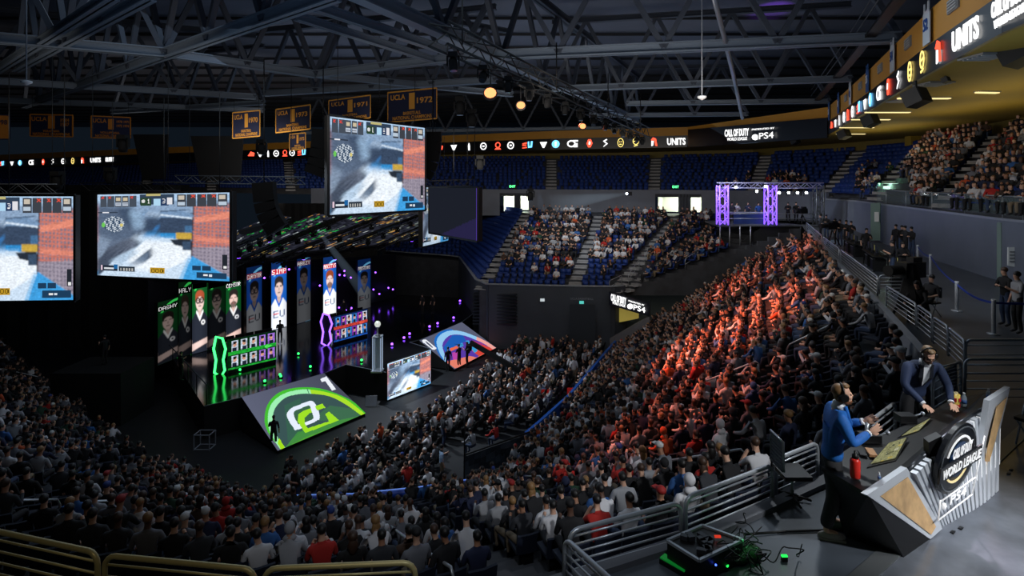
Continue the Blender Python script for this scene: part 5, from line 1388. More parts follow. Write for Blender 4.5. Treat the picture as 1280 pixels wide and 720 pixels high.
# ---------------------------------------------------------------- foreground rails
WARM_TINT = mat('rail_warm_tint', rgb(185,172,120), .4, .3)  # warm light tinted into the colour of the near rails
GR = 'guard rail panels along the concourse'
def railp(p0, p1, h, nb, lab, m=STEEL, r=.027, rc=.12):
    p0, p1 = Vector(p0), Vector(p1)
    t = thing('guard_rail', (p0+p1)/2, lab, 'railing', GR)
    q = MB(); d = (p1-p0).normalized(); z = Vector((0,0,1)); pts = [p0]
    for k in range(5):
        a = math.pi/2*k/4; pts.append(p0+z*(h-rc+rc*math.sin(a))+d*(rc-rc*math.cos(a)))
    for k in range(5):
        a = math.pi/2*k/4; pts.append(p1+z*(h-rc+rc*math.cos(a))-d*(rc-rc*math.sin(a)))
    pts.append(p1); q.tube(pts, r, 10); q.build('frame', m, t)
    for k in range(nb):
        zz = h*(.12+.74*k/max(1,nb-1)) if nb > 1 else h*.5
        q = MB(); q.tube([p0+z*zz, p1+z*zz], r*.45, 8); q.build('bar', m, t)
    return t
def R2(x0,y0,x1,y1,ztop,h,nb,lab,m=STEEL,**k):
    a, b = G(x0,y0,ztop), G(x1,y1,ztop); a.z -= h; b.z -= h
    return railp(a, b, h, nb, lab, m, **k)
R2(-70,650,122,691,10.25,.65,5,'yellow-lit rounded guard rail cut by the bottom left corner',WARM_TINT)
R2(131,694,319,712,10.25,.65,5,'yellow-lit rounded guard rail at the bottom edge, second from the left corner',WARM_TINT)
R2(330,711,519,703,10.25,.65,5,'yellow-lit rounded guard rail at the bottom edge, left of the aisle steps',WARM_TINT)
R2(712,664,851,628,10.1,.5,5,'steel guard rail at bottom centre, left of the equipment case')
R2(857,622,965,581,10.1,.5,5,'steel guard rail just above the black equipment case')
R2(970,574,1022,553,10.1,.5,5,'short steel guard rail behind the man in the blue jacket')
R2(1083,530,1119,503,10.3,.7,5,'steel guard rail between the two commentators')
a = G(706,672,10.1); b = G(775,735,10.1); a.z = b.z = 9.6; railp(a, b, .5, 5, 'steel guard rail running toward the camera at bottom centre')
R2(1166,470,1201,451,10.67,.95,6,'steel guard rail directly behind the standing commentator in navy')
R2(1207,425,1300,425,10.67,.8,4,'upper level steel guard rail crossing to the right edge')
R2(1206,449,1300,449,10.45,.85,5,'lower level steel guard rail crossing to the right edge')
KERB = .42
for k, (x0,y0,x1,y1,n) in enumerate([(1186,409,1206,426,'nearest, above the desk'),(1167,396,1185,408,'second from the desk'),(1147,381,1165,394,'third from the desk'),(1108,357,1145,380,'fourth from the desk'),(1051,312,1097,346,'fifth from the desk, beside the crew'),(1029,296,1049,311,'sixth from the desk'),(1008,278,1027,294,'farthest, by the violet towers')]):
    a, b = G(x0,y0,10.67), G(x1,y1,10.67); a.z = b.z = ZA+KERB; railp(b, a, 10.67-ZA-KERB, 5, 'steel guard rail on the concourse edge, '+n, STEEL)
    if k in (3,4):   # uprights
        pass
R2(1099,344,1137,344,10.67,.65,5,'short steel guard rail crossing beside the camera crew')
# kerb of the concourse edge
mb = MB(); K = 60
for i in range(K):
    s0, s1 = 7.9+(12-7.9)*i/K, 7.9+(12-7.9)*(i+1)/K; a, b = sp(PLAT, s0, 1), sp(PLAT, s1, 1)
    mb.beam((*a, ZA+KERB/2-.2), (*b, ZA+KERB/2-.2), .2, KERB+.4)
struct('trim_13_concourse_kerb', mb, mat('kerb_paint', rgb(130,134,142), .5, noise=.1, nscale=2))
mb = MB(); K = 60
for i in range(K):
    s0, s1 = 2.0+(7.9-2.0)*i/K, 2.0+(7.9-2.0)*(i+1)/K; a, b = sp(PLAT, s0, 1), sp(PLAT, s1, 1)
    mb.beam((*a, ZA+.0), (*b, ZA+.0), .16, .14)
struct('trim_14_near_kerb', mb, mat('kerb_dim', rgb(80,82,88), .6))
# glass guard on the upper deck front with posts
dg = thing('deck_glass_guard', (22,25,12.4), 'clear glass guard with thin metal posts along the right upper deck front', 'railing')
GLS = mat('guard_glass', rgb(150,170,170), .05, alpha=.14)
for i in range(10):
    s0, s1 = .6+i*.27, .6+(i+1)*.27; a, b = sp(DECK, s0, 0), sp(DECK, s1, 0)
    m = MB(); m.beam((*a, 12.85), (*b, 12.85), .03, .8); m.build('pane', GLS, dg)
    m = MB(); m.tube([(*a, 12.35), (*a, 13.3)], .03, 6); m.build('post', STEEL, dg)
    m = MB(); m.tube([(*a, 13.3), (*b, 13.3)], .035, 6); m.build('top_rail', STEEL, dg)
VL = glow('violet_post', rgb(130,80,240), 2.2)
for k, (x,y0,y1,Y,n) in enumerate([(1182,258,274,33.5,'shorter'),(1215,248,270,30,'taller')]):
    p = P(x,y1,Y); q = P(x,y0,Y); t = thing('light_post', p, n+' violet glowing light panel on the upper deck guard, among the crowd', 'lamp')
    m = MB(); m.beam(p, q, .32, .1, (0,1,0)); m.build('panel', VL, t); m = MB(); m.beam(p-Vector((0,0,.15)), p, .4, .3, (0,1,0)); m.build('base', BLACK, t)
# green lit exit passage in the deck
a, b = P(1104,262,42), P(1137,262,40); H = Vector((0,0,2.0)); d = Vector((1.5,4,0))
mb = MB(); mb.face([a+d,b+d,b+d+H,a+d+H]); mb.face([a,a+d,a+d+H,a+H]); mb.face([b+d,b,b+H*.6,b+d+H]); struct('door_3', mb, mat('passage_green', rgb(150,215,175), .7))
L = bpy.data.lights.new('passage_light', 'AREA'); L.energy = 120; L.size = 1.2; L.color = (.6,1,.75); lo = bpy.data.objects.new('passage_light', L); COL.objects.link(lo); lo.location = (a+b)/2+d*.4+Vector((0,0,1.9))
# service door in the right wall and pale wall end at the frame edge
p = P(1094,297,39.2); e = thing('wall_cabinet', p, 'tall grey-green door panel with a white notice in the right concourse wall', 'door')
A, B = P(1089,300,39.6), P(1101,300,38.9); m = MB(); m.prism([A,B,B+Vector((0,0,2.6)),A+Vector((0,0,2.6))], (-.2,-.25,0)); m.build('door_leaf', mat('cabinet_green', rgb(110,135,125), .6), e)
m = MB(); m.prism([P(1093,277,38.7),P(1098,277,38.5),P(1098,265,38.5),P(1093,265,38.7)], (0,-.05,0)); m.build('notice', mat('notice_white', rgb(215,220,220), .6), e)
A, B = Vector((15.9,17.5,ZA)), Vector((21.4,17.0,ZA))
m = MB(); A, B = G(1251,352,ZA), Vector((30,23.5,ZA)); m.prism([A,B,B+Vector((0,0,2.55)),A+Vector((0,0,2.55))], (0,.2,0)); struct('wall_right_return', m, mat('return_wall_green', rgb(120,140,135), .6, noise=.06, nscale=.6))
e = thing('wall_notice', G(1263,352,ZA)+Vector((0,-.2,1.2)), 'white notice board on the pale green wall at the right edge', 'sign')
m = MB(); m.prism([P(1259,332,23.5),P(1271,334,23.5),P(1271,309,23.5),P(1259,309,23.5)], (0,-.05,0)); m.build('board', mat('notice_white', rgb(215,220,220), .6), e)
for q in range(4):
    m = MB(); m.prism([P(1262,314+q*4,23.4),P(1268,314+q*4,23.4),P(1268,315.5+q*4,23.4),P(1262,315.5+q*4,23.4)], (0,-.02,0)); m.build('text_line', mat('print_grey', rgb(110,115,118), .7), e)
# far wall doors, sign above the tunnel
e = thing('entrance_sign', P(786,381,44), 'tilted black entrance sign with white lettering above the lit tunnel, right of the far wall', 'sign')
A, B, B2, A2 = P(761,381,45), P(812,396,42.5), P(812,380,42.5), P(761,365,45)
m = MB(); m.prism([A,B,B2,A2], (.15,.4,0)); m.build('panel', mat('sign_black', rgb(14,18,30), .4), e)
def es(u, v): return (A.lerp(B,u)).lerp(A2.lerp(B2,u), v)+Vector((-.03,-.12,0))
WS = glow('sign_white', (1,1,1), 1.6)
text_obj('CALL OF DUTY', es(.06,.42), es(.44,.42)-es(.06,.42), Vector((0,0,.55)), 'lettering', WS, e, .02, .03)
text_obj('WORLD LEAGUE', es(.1,.2), es(.42,.2)-es(.1,.2), Vector((0,0,.2)), 'lettering', WS, e, .02, 0)
text_obj('PRESENTED BY', es(.5,.74), es(.88,.74)-es(.5,.74), Vector((0,0,.12)), 'lettering', WS, e, .02, 0)
text_obj('PS4', es(.62,.22), es(.9,.22)-es(.62,.22), Vector((0,0,.42)), 'lettering', WS, e, .02, .01)
m = MB(); m.ball(es(.54,.4), (.25,.05,.22), 8); m.build('symbol', WS, e)
A, B = P(774,402,46), P(800,396,44.5); m = MB(); m.prism([P(774,403,45.6),P(798,398,44.4),P(798,386,44.4),P(774,386,45.6)], (.1,.3,0)); struct('door_4', m, mat('tunnel_glow', rgb(200,180,90), .7, emis=rgb(190,170,80), es=.35))  # glowing panel stands in for light inside the tunnel opening
m = MB(); m.prism([P(762,424,44),P(812,395,42.6),P(812,404,42.2),P(764,440,43.4)], (.1,.35,0)); struct('trim_15_tunnel_parapet', m, mat('parapet_grey', rgb(88,86,90), .7))
A, B = P(712,435,45.2), P(744,436,44.8); m = MB(); m.prism([A,B,P(744,380,44.8),P(712,380,45.2)], (0,-.06,0)); struct('door_5', m, mat('floor_door', rgb(48,54,62), .5))
e = thing('wall_lettering', P(728,373,45), 'faint pale lettering on the far floor wall', 'sign'); text_obj('UCLA BASKETBALL', P(713,374.5,44.6), P(742,375,44.2)-P(713,374.5,44.6), Vector((0,0,.16)), 'lettering', mat('letter_grey', rgb(130,138,150), .6), e, .02, 0)
for k, (x,y,c_) in enumerate([(678,375,(190,200,205)),(727,378,(90,200,190))]):
    e = thing('wall_sign', P(x,y,45.2), ['small white lit sign on the far floor wall','small teal exit sign above the far floor door'][k], 'sign'); m = MB(); m.box(P(x,y,45.2), (.35,.1,.22)); m.build('face', glow('wsign%d'%k, rgb(*c_), 1.0), e); m = MB(); m.box(P(x,y,45.2)+Vector((0,.1,0)), (.42,.1,.28)); m.build('housing', BLACK, e)
# ---------------------------------------------------------------- tunnel tarp, barrier signs, jib
TARP = mat('tarp_grey', rgb(58,68,80), .45, noise=.3, nscale=2.2, bump=.8)
A, B = P(579,603,25), P(668,566,27.6); At, Bt = P(580,571,25), P(668,540,27.6)
mb = MB(); n = 14
for i in range(n):
    for j in range(4):
        def w(u, v):
            p = A.lerp(B,u).lerp(At.lerp(Bt,u), v); return p+Vector((.5,-.8,0))*(.12*math.sin(u*17+v*5)*math.sin(v*3.1))
        mb.face([w(i/n,j/4),w((i+1)/n,j/4),w((i+1)/n,(j+1)/4),w(i/n,(j+1)/4)], True)
t = thing('tunnel_tarp', A, 'dark grey tarpaulin hung over the side of the floor tunnel, below the red-shirted man', 'tarp')
mb.build('sheet', TARP, t)
for u in (0,.5,1): m = MB(); q=A.lerp(B,u)+Vector((.05,.15,0)); m.tube([(q.x,q.y,0),At.lerp(Bt,u)+Vector((.05,.15,.05))], .04, 6); m.build('post', BLACK, t)
m = MB(); m.tube([At+Vector((.05,.1,.05)), Bt+Vector((.05,.1,.05))], .04, 6); m.build('top_bar', BLACK, t)
for k, (x,y,w) in enumerate([(659,501,6.5),(683,493,13),(715,491,12)]):
    p = G(x,y+8,.0); Y = p.y; c0 = P(x,y,Y)
    t = thing('barrier_sign', p, 'small red sign with white letters beside the jib base, '+['leftmost and narrowest','middle','rightmost'][k]+' of three', 'sign', 'red signs by the jib base')
    hw = w/700*Y/2; m = MB(); m.prism([c0+Vector((-hw,0,-.3)),c0+Vector((hw,0,-.3)),c0+Vector((hw,0,.3)),c0+Vector((-hw,0,.3))], (0,.06,0)); m.build('board', mat('sign_red', rgb(190,40,35), .6, emis=rgb(170,30,26), es=.25), t)
    text_obj('TCL', c0+Vector((-hw*.6,-.03,-.12)), (hw*1.2,0,0), (0,0,.24), 'lettering', mat('sign_letter', rgb(230,225,225), .6), t, .01, .02)
    m = MB(); m.beam((c0.x,c0.y+.06,0), (c0.x,c0.y+.06,c0.z), .06, .06); m.build('post', BLACK, t)
t = thing('camera_jib', G(735,520,0), 'long black camera crane arm reaching over the floor crowd toward the far ramp', 'crane')
J0, J1 = P(738,515,36), P(588,428,40)
m = MB(); m.beam(J0, J1, .22, .3); m.build('arm', BLACK, t)
m = MB(); q = J0.lerp(J1,.15); m.tube([(q.x-.8,q.y,0), q], .07, 6); m.tube([(q.x+.8,q.y,0), q], .07, 6); m.tube([(q.x,q.y+.9,0), q], .07, 6); m.build('tripod', BLACK, t)
m = MB(); m.box(J0+Vector((.3,-.2,0)), (.7,.5,.6)); m.build('counterweight', BLACK, t)
m = MB(); m.box(J1+Vector((-.1,0,-.35)), (.4,.6,.35)); m.lathe([(.14,0),(.16,.4)], J1+Vector((-.1,-.6,-.35)), 10, Matrix.Rotation(math.pi/2,3,'X')); m.build('camera_head', BLACK, t)
t = thing('microphone_pole', G(579,612,0), 'thin tall black pole standing between the walking man and the tarpaulin', 'pole'); m = MB(); m.tube([P(580,615,24.4), P(581,525,24.4)], .035, 6); m.build('pole', BLACK, t)
# ---------------------------------------------------------------- individual people in the middle distance
def staff(p, rz, pose, top, pant, lab, style='short', hair=0, skin=0, cap=0, s=1., name='person', cat='person'):
    pr = proto(pose); o = bpy.data.objects.new(name, pr[0]); COL.objects.link(o); o.location = p; o.rotation_euler = (0,0,rz); o.scale = (s,)*3
    for i, m in enumerate((SKIN[skin], TOPM[top], PANTM[pant], SHOEM)): o.material_slots[i].link = 'OBJECT'; o.material_slots[i].material = m
    tag(o, lab, cat)
    h = bpy.data.objects.new('cap' if style == 'cap' else 'hair', pr[4][style]); COL.objects.link(h); h.parent = o; h.material_slots[0].link = 'OBJECT'
    h.material_slots[0].material = CAPM[cap][1] if style == 'cap' else HAIRC[hair][1]
    return o
staff(G(552,604,0), -1.2, 102, 8, 2, 'man in pale blue t-shirt and khaki trousers standing at the barrier end', skin=0)
bpy.data.objects[COL.objects[-2].name].material_slots[1].material = mat('top_pale_blue', rgb(150,175,205), .85)
staff(P(593,571,27.2), .9, 1, 5, 1, 'man in pale shirt bending over the tunnel tarpaulin'); staff(P(622,562,28.2), .9, 1, 6, 1, 'man in red shirt bending over the tunnel tarpaulin')
staff(G(342,562,0), .3, 102, 0, 0, 'person in black standing at the lower left corner of the green ramp')
for k, (x,y,po) in enumerate([(560,462,101),(574,458,102),(584,455,100)]): staff(G(x,y+2,0), .5+k*.4, 100+k, 0, 0, 'camera crew member in black before the far ramp, '+['left','middle','right'][k]+' of three')
staff(G(131,432+24,3.0), 1.2, 102, 0, 0, 'person in black filming on the dark platform left of the stage')
m = MB(); q = G(131,456,3.0); m.box(q+Vector((0,0,-1.5)), (4,3,3.0)); tag(m.build('side_platform', STB), 'black raised platform in the dark area left of the stage', 'platform')
staff(G(226,476,zs), -.6, 102, 0, 0, 'person in black standing on the stage before the green portraits')
for k, (x,y) in enumerate([(350,430),(430,400)]): staff(G(x,y,zs), .4, 101, 0, 0, 'host in dark suit standing on stage '+['beside the green desk','behind the violet-edged desk'][k])
for k, (x,y) in enumerate([(528,392),(541,392)]): staff(G(x,y,zs), 2.4, 100, 0, 0, 'crew member in black on the dark right part of stage, '+['left','right'][k]+' of two')
for k in range(5):                                            # players behind the green desk and the blue desk
    for (t_, A_, B_, n_), nm, g in ((GD,'green','left'),(BD,'blue','mid')):
        c0 = A_.lerp(B_, (k+.5)/5)+n_*1.5; staff((c0.x,c0.y,zs), math.atan2(n_.x,-n_.y), 0, 0 if nm == 'green' else 1, 0, 'player in %s seated behind the %s gaming desk, %s from the left' % ('black' if nm == 'green' else 'white', nm, ['first','second','third','fourth','fifth'][k]))
# concourse crew
def GC(x,y): return G(x,y,ZA)
crew = [((1120,318),100,'leftmost of the four by the wall'),((1127,320),101,'second of the four by the wall'),((1132,321),101,'third of the four by the wall'),((1140,323),101,'rightmost of the four by the wall'),
 ((1044,306),100,'leftmost of the group behind the long rail'),((1050,308),101,'second of the group behind the long rail'),((1058,309),101,'third of the group behind the long rail'),((1064,311),102,'rightmost of the group behind the long rail'),
 ((1026,297),100,'near the right violet tower, left'),((1033,298),101,'near the right violet tower, right'),((1083,326),102,'at the mixing table, left'),((1116,352),102,'bending at the equipment table'),((1128,354),101,'beside the equipment table')]
for k, ((x,y),po,l) in enumerate(crew): staff(GC(x,y), random.uniform(1,3), po, [0,0,9,0,4,0][k%6], k%2, 'crew member in dark clothes, '+l)
o1 = staff(GC(1272,417), 1.4, 102, 5, 0, 'man in white hoodie with camera standing at the right edge', skin=0); o1.location.x += 0
staff(GC(1257,408), 1.5, 101, 4, 1, 'man in black top standing left of the white-hoodie man at the right edge', hair=1)
def tchair(p, rz, lab, col=BLACK, s=1.):
    t = thing('folding_chair', p, lab, 'chair', None, rz); m = MB()
    MB().box((0,0,.45), (.44,.42,.05)).local('seat', col, t); MB().box((0,-.22,.78), (.44,.05,.34)).local('backrest', col, t)
    for x in (-.2,.2):
        m = MB(); m.tube([(x,-.24,.95),(x,.2,0)], .014, 6); m.local('leg', STEEL, t)
        m = MB(); m.tube([(x,.2,.45),(x,-.24,0)], .014, 6); m.local('leg', STEEL, t)
    return t
tchair(GC(1162,395), 1.9, 'folding chair under the seated crew man with headphones')
c1 = staff(GC(1162,396), 1.9, 2, 0, 0, 'crew man in black with headphones seated on the concourse, above the desk', hair=0)
staff(GC(1150,402), 2.2, 1, 0, 0, 'crew man in black leaning forward beside the draped camera')
# draped broadcast camera
def tripod_cam(p, s, lab, rz=0, op=False):
    t = thing('broadcast_camera', p, lab, 'camera', None, rz)
    m = MB()
    for k in range(3):
        a = 2.1*k; m.tube([(0,0,1.1*s),(math.cos(a)*.5*s,math.sin(a)*.5*s,0)], .035*s, 6)
    m.local('tripod', BLACK, t)
    m = MB(); m.box((0,0,1.35*s), (.34*s,.75*s,.42*s)); m.box((0,-.15*s,1.62*s), (.2*s,.35*s,.14*s)); m.local('body', BLACK, t)
    m = MB(); m.lathe([(.12*s,0),(.15*s,.5*s)], (0,.36*s,1.36*s), 12, Matrix.Rotation(-math.pi/2,3,'X')); m.local('lens', STB, t)
    return t
tripod_cam(GC(1138,398), 1.15, 'large black broadcast camera by the concourse rail, above the aisle end', 1.9)
tripod_cam(GC(1040,308), 1.0, 'black broadcast camera at the far end of the concourse rail', 1.7)
tripod_cam(P(1003,286,47)+Vector((0,0,0)), 1.1, 'black broadcast camera on the violet-lit platform', 2.0)
m = MB(); cs_ = GC(1139,400); mb = MB()
for k in range(10):
    a = k*.628; b = (k+1)*.628
    p0 = cs_+Vector((.12*math.cos(a),.12*math.sin(a),1.75)); p1 = cs_+Vector((.12*math.cos(b),.12*math.sin(b),1.75))
    r0 = .42+.07*(k%2); r1 = .42+.07*((k+1)%2); q0 = cs_+Vector((r0*math.cos(a),r0*math.sin(a),.35)); q1 = cs_+Vector((r1*math.cos(b),r1*math.sin(b),.35))
    mb.face([q0,q1,p1,p0], True)
tag(mb.build('camera_cover', DARK), 'black cloth cover draped over the large camera by the rail', 'cover')
# equipment tables on the concourse
def eq_table(p, rz, L, lab, screens=3):
    t = thing('equipment_table', p, lab, 'table', None, rz)
    MB().box((0,0,.74), (L,.7,.05)).local('table_top', BLACK, t)
    for x in (-L/2+.1, L/2-.1):
        for y in (-.28,.28): MB().box((x,y,.36), (.05,.05,.72)).local('leg', BLACK, t)
    M = Matrix.Rotation(rz,3,'Z')
    for k in range(screens):
        x = -L/2+L*(k+.5)/screens; q = Vector(p)+M@Vector((x,.1,.765)); e = thing('monitor', q, 'dark monitor standing on the '+lab.split(',')[0]+', '+['first','second','third','fourth'][k]+' along', 'monitor', None, rz)
        MB().box((0,0,.28), (.5,.05,.32)).local('housing', BLACK, e); MB().box((0,-.03,.28), (.46,.01,.28)).local('display', glow('crt_%d' % (k%2), rgb(*((205,200,120) if k == 1 else (60,90,110))), .9 if k == 1 else .35), e); MB().box((0,0,.06), (.2,.16,.12)).local('stand', BLACK, e)
    for k in range(3):
        q = Vector(p)+M@Vector((-L/2+.3+k*.5,-.2,.775)); e = thing('mixing_console', q, 'flat black control console on the '+lab.split(',')[0]+', '+['left','middle','right'][k], 'console', None, rz)
        MB().box((0,0,.04), (.42,.26,.07)).local('case', BLACK, e); m = MB()
        for j in range(6): m.box((-.16+.065*j,0,.085), (.02,.05,.02))
        m.local('faders', STEEL, e)
    for k in range(2):
        q = Vector(p)+M@Vector((-L/4+k*L/2,0,0)); e = thing('flight_case', q, 'black flight case under the '+lab.split(',')[0]+', '+['left','right'][k], 'case', None, rz)
        MB().box((0,0,.3), (.7,.55,.55)).local('shell', BLACK, e)
        for z in (.03,.57):
            for y_ in (-.28,.28): MB().box((0,y_,z), (.72,.02,.03)).local('edging', STEEL, e)
eq_table(GC(1094,335), 1.15, 3.2, 'crew equipment table beside the concourse rail, middle one')
eq_table(GC(1068,318), 1.2, 3.2, 'far crew table behind the rail, near the violet towers')
eq_table(GC(1125,362), 1.0, 2.6, 'near crew table before the wall, covered in gear', 2)
# stanchions and blue tape
Sx = [(1147,330),(1163,345),(1196,389),(1242,418)]; prev = None
for k, (x,y) in enumerate(Sx):
    p = GC(x,y); t = thing('stanchion', p, 'white stanchion post with blue tape on the concourse, '+['farthest','third from the edge','second from the edge','nearest the right edge'][k], 'post', 'stanchions on the concourse')
    m = MB(); m.lathe([(.16,0),(.16,.03),(.03,.04)], p, 14); m.build('base', STEEL, t); m = MB(); m.lathe([(.055,.03),(.055,.95),(.06,1.0)], p, 12); m.build('post', mat('post_white', rgb(185,190,198), .4), t)
BT = mat('tape_blue', rgb(30,60,160), .5)
for k in range(3):
    a, b = GC(*Sx[k]), GC(*Sx[k+1]); m = MB(); pts = [a.lerp(b,i/6)+Vector((0,0,.9-.12*math.sin(math.pi*i/6))) for i in range(7)]
    for p, q in zip(pts, pts[1:]): m.beam(p, q, .02, .06)
    tag(m.build('barrier_tape', BT), 'blue barrier tape strung between the stanchions, '+['far','middle','near'][k]+' span', 'tape')
m = MB(); a, b = GC(1242,418), GC(1242,418)+Vector((4,-.5,0))
m.beam(a+Vector((0,0,.9)), b+Vector((0,0,.85)), .02, .06); tag(m.build('barrier_tape', BT), 'blue barrier tape span running out of frame at the right edge', 'tape')
# ---------------------------------------------------------------- broadcast platform with violet towers
ZP = 10.3; YP = 46.5
A = P(897,283,YP); A.z = ZP; B = P(1028,283,YP); B.z = ZP
t = thing('broadcast_platform', (A+B)/2, 'raised broadcast platform framed by violet lattice towers, top of the red crowd', 'platform')
m = MB(); m.prism([A,B,B+Vector((.5,4.5,0)),A+Vector((.5,4.5,0))], (0,0,-.15)); m.build('deck', mat('deck_grey', rgb(90,95,105), .5), t)
m = MB(); m.prism([P(952,284,YP+.1),P(1027,284,YP+.1),P(1027,303,YP+.1),P(925,303,YP+.1)], (0,.1,0)); m.build('black_skirt', DARK, t)
for x in (900,912,925,938): m = MB(); m.tube([(P(x,284,YP).x,YP,ZP-.15),(P(x,284,YP).x,YP,ZP-1.8)], .05, 5); m.build('leg', STEEL, t)
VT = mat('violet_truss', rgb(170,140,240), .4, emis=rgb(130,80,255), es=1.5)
for x, mm, w in ((903,VT,.7),(963,VT,.7),(1023,TRG,.6)):
    c0 = P(x,283,YP); m = MB(); truss(m, (c0.x,YP,ZP), (c0.x,YP,13.55), w, .06, .55, Vector((0,1,0))); m.build('tower', mm, t)
m = MB(); truss(m, (A.x,YP,13.55), (B.x,YP,13.55), .42, .05, .5); m.build('top_truss', mat('truss_pale', rgb(150,150,185), .4, .3, emis=rgb(110,110,160), es=.15), t)
m = MB()
for z in (.5,.9): m.tube([A+Vector((0,0,z)), B+Vector((0,0,z))], .025, 5)
m.build('front_rail', STEEL, t)
PL = glow('platform_lamp', (.9,.95,1), 16)
for k, (x,y) in enumerate([(920,234),(946,239),(957,233),(974,241),(986,241),(997,241),(1008,241)]):
    p = P(x,y,YP-.3); e = thing('platform_spot', p, 'small bright white lamp under the platform top truss, '+['first','second','third','fourth','fifth','sixth','seventh'][k]+' from the left', 'lamp', 'lamps on the broadcast platform')
    m = MB(); m.ball(p, .11, 8); m.build('lens', PL, e); m = MB(); m.box(p+Vector((0,.2,.05)), (.25,.3,.25)); m.build('housing', BLACK, e)
for k, x in enumerate([915,921,935,948,985,995]):
    p = P(x,283,YP+1.5+.3*(k%3)); p.z = ZP; staff(p, 2.6+.4*(k%2), 100+k%3, [9,1,3,8,0,4][k], 0, 'presenter or crew member on the violet-framed platform, '+['first','second','third','fourth','fifth','sixth'][k]+' from the left')
e = thing('presenter_desk', (P(937,283,YP+1).x,YP+1,ZP), 'pale presenter desk on the violet-framed platform', 'desk'); q = e.location.copy(); m = MB(); m.box(q+Vector((0,0,.95)), (3.2,.8,.06)); m.build('desk_top', mat('desk_pale', rgb(170,180,190), .4), e); m = MB(); m.box(q+Vector((0,-.35,.45)), (3.0,.06,.9)); m.build('front_panel', mat('desk_front_blue', rgb(40,60,110), .4), e)
# ---------------------------------------------------------------- commentary desk
FB = mat('desk_black', rgb(9,9,11), .45); SIL = mat('board_silver', rgb(190,195,202), .4, .2); WOOD = mat('board_wood', rgb(190,155,110), .6, noise=.25, nscale=6)
t = thing('commentary_desk', (5.2,7.3,ZA), 'curved black commentary desk with grooved silver front and slanted boards, bottom right', 'desk')
top = [(1027,584,6.9),(1085,618,6.3),(1134,586,6.75),(1152,562,6.95),(1172,545,7.3),(1195,523,7.8),(1222,506,8.3),(1243,500,8.6),(1232,488,9.2),(1190,498,9.0),(1150,522,8.3),(1110,540,7.8),(1062,560,7.4)]
TP = [P(*a) for a in top]; zt = 10.47
TP = [Vector((p.x,p.y,zt+(p.z-zt)*.5)) for p in TP]
m = MB(); m.prism(TP, (0,0,-.05)); m.build('desk_top', FB, t)
m = MB(); fl_ = P(1057,671,6.906), P(1130,697,6.525)
TL_, TR_ = TP[0], TP[1]
m.face([fl_[0], fl_[1], TR_, TL_]); m.face([fl_[1], P(1163,675,6.86), TP[2], TR_]); m.face([G(1065,640,ZA), fl_[0], TL_, TP[12]])
m.build('side_cloth', FB, t)
m = MB(); ed = TP[2:8]
for a, b in zip(ed, ed[1:]): m.tube([a, b], .03, 6)
m.build('front_edge', mat('desk_edge', rgb(60,64,70), .3, .5), t)
bt = [(1165,655),(1176,650),(1190,642),(1206,634),(1222,624),(1240,608)]; BTM = [G(x,y,ZA) for x,y in bt]
def pol(L, u):
    k = min(int(u*(len(L)-1)), len(L)-2); f = u*(len(L)-1)-k; return L[k].lerp(L[k+1], f)
m = MB(); m2 = MB(); N = 17
for i in range(N):
    u0, u1 = i/N, (i+.62)/N; d = Vector((.05,-.08,0)); a, b, c_, e_ = pol(ed,u0), pol(ed,u1), pol(BTM,u1), pol(BTM,u0)
    mm = m; mm.prism([a+d,b+d,c_+d,e_+d], -d*.9)
    if i > 4:
        v0, v1 = (i+.66)/N, (i+.74)/N; m2.prism([pol(ed,v0)+d,pol(ed,v1)+d,pol(BTM,v1).lerp(pol(ed,v1),.3)+d,pol(BTM,v0).lerp(pol(ed,v0),.3)+d], -d*.5)
m.build('front_slats', SIL, t); m2.build('slat_lights', mat('slat_white', rgb(235,238,240), .3, emis=(1,1,1), es=.5), t)
m = MB(); k_ = [pol(ed,i/8) for i in range(9)]; j_ = [pol(BTM,i/8) for i in range(9)]
for i in range(8): m.face([k_[i],k_[i+1],j_[i+1],j_[i]])
m.build('front_backing', mat('backing_grey', rgb(60,63,68), .5), t)
def board(q, inner, nm):
    Q = [P(*a) for a in q]; n = (Q[1]-Q[0]).cross(Q[3]-Q[0]).normalized(); n = n if n.dot(Q[0]-Vector((0,0,CZ))) < 0 else -n
    m = MB(); m.prism(Q, -n*.07); m.build('board_frame', SIL, t)
    I = [unproj(x,y,Q[0],n)+n*.006 for x,y in inner]; m = MB(); m.prism(I, n*.004); m.build('board_inlay', WOOD, t)
    return Q, n
board([(1084,619,6.25),(1134,585,6.7),(1178,661,7.0),(1163,674,6.84)], [(1100,620),(1134,596),(1169,658),(1163,668)], 'l')
board([(1237,501,8.0),(1263,484,8.35),(1234,603,8.1),(1217,622,7.72)], [(1245,508),(1258,496),(1229,602),(1222,612)], 'r')
# round logo sign
C0 = P(1197,573,7.0); Rv = P(1220,559,7.2)-C0; Uv = P(1203,531,7.0)-C0; nv = Rv.cross(Uv).normalized(); nv = nv if nv.y < 0 else -nv
e = thing('round_logo_sign', (C0.x,C0.y,ZA), 'round dark logo sign with white lettering on the front of the commentary desk', 'sign')
def dk(r0, r1, a0, a1, off, mtl, nm, dz=.01):
    m = MB(); n = max(6, int(abs(a1-a0)/10))
    for i in range(n):
        A, B = math.radians(a0+(a1-a0)*i/n), math.radians(a0+(a1-a0)*(i+1)/n)
        f = lambda r, a: C0+Rv*(r*math.cos(a))+Uv*(r*math.sin(a))+nv*off
        m.prism([f(r0,A),f(r1,A),f(r1,B),f(r0,B)], nv*dz)
    m.build(nm, mtl, e)
LBLK = mat('logo_black', rgb(22,25,30), .35); LWH = mat('logo_white', rgb(235,235,235), .5, emis=(1,1,1), es=.35); LGO = mat('logo_cream', rgb(235,215,160), .5, emis=rgb(235,210,150), es=.3)
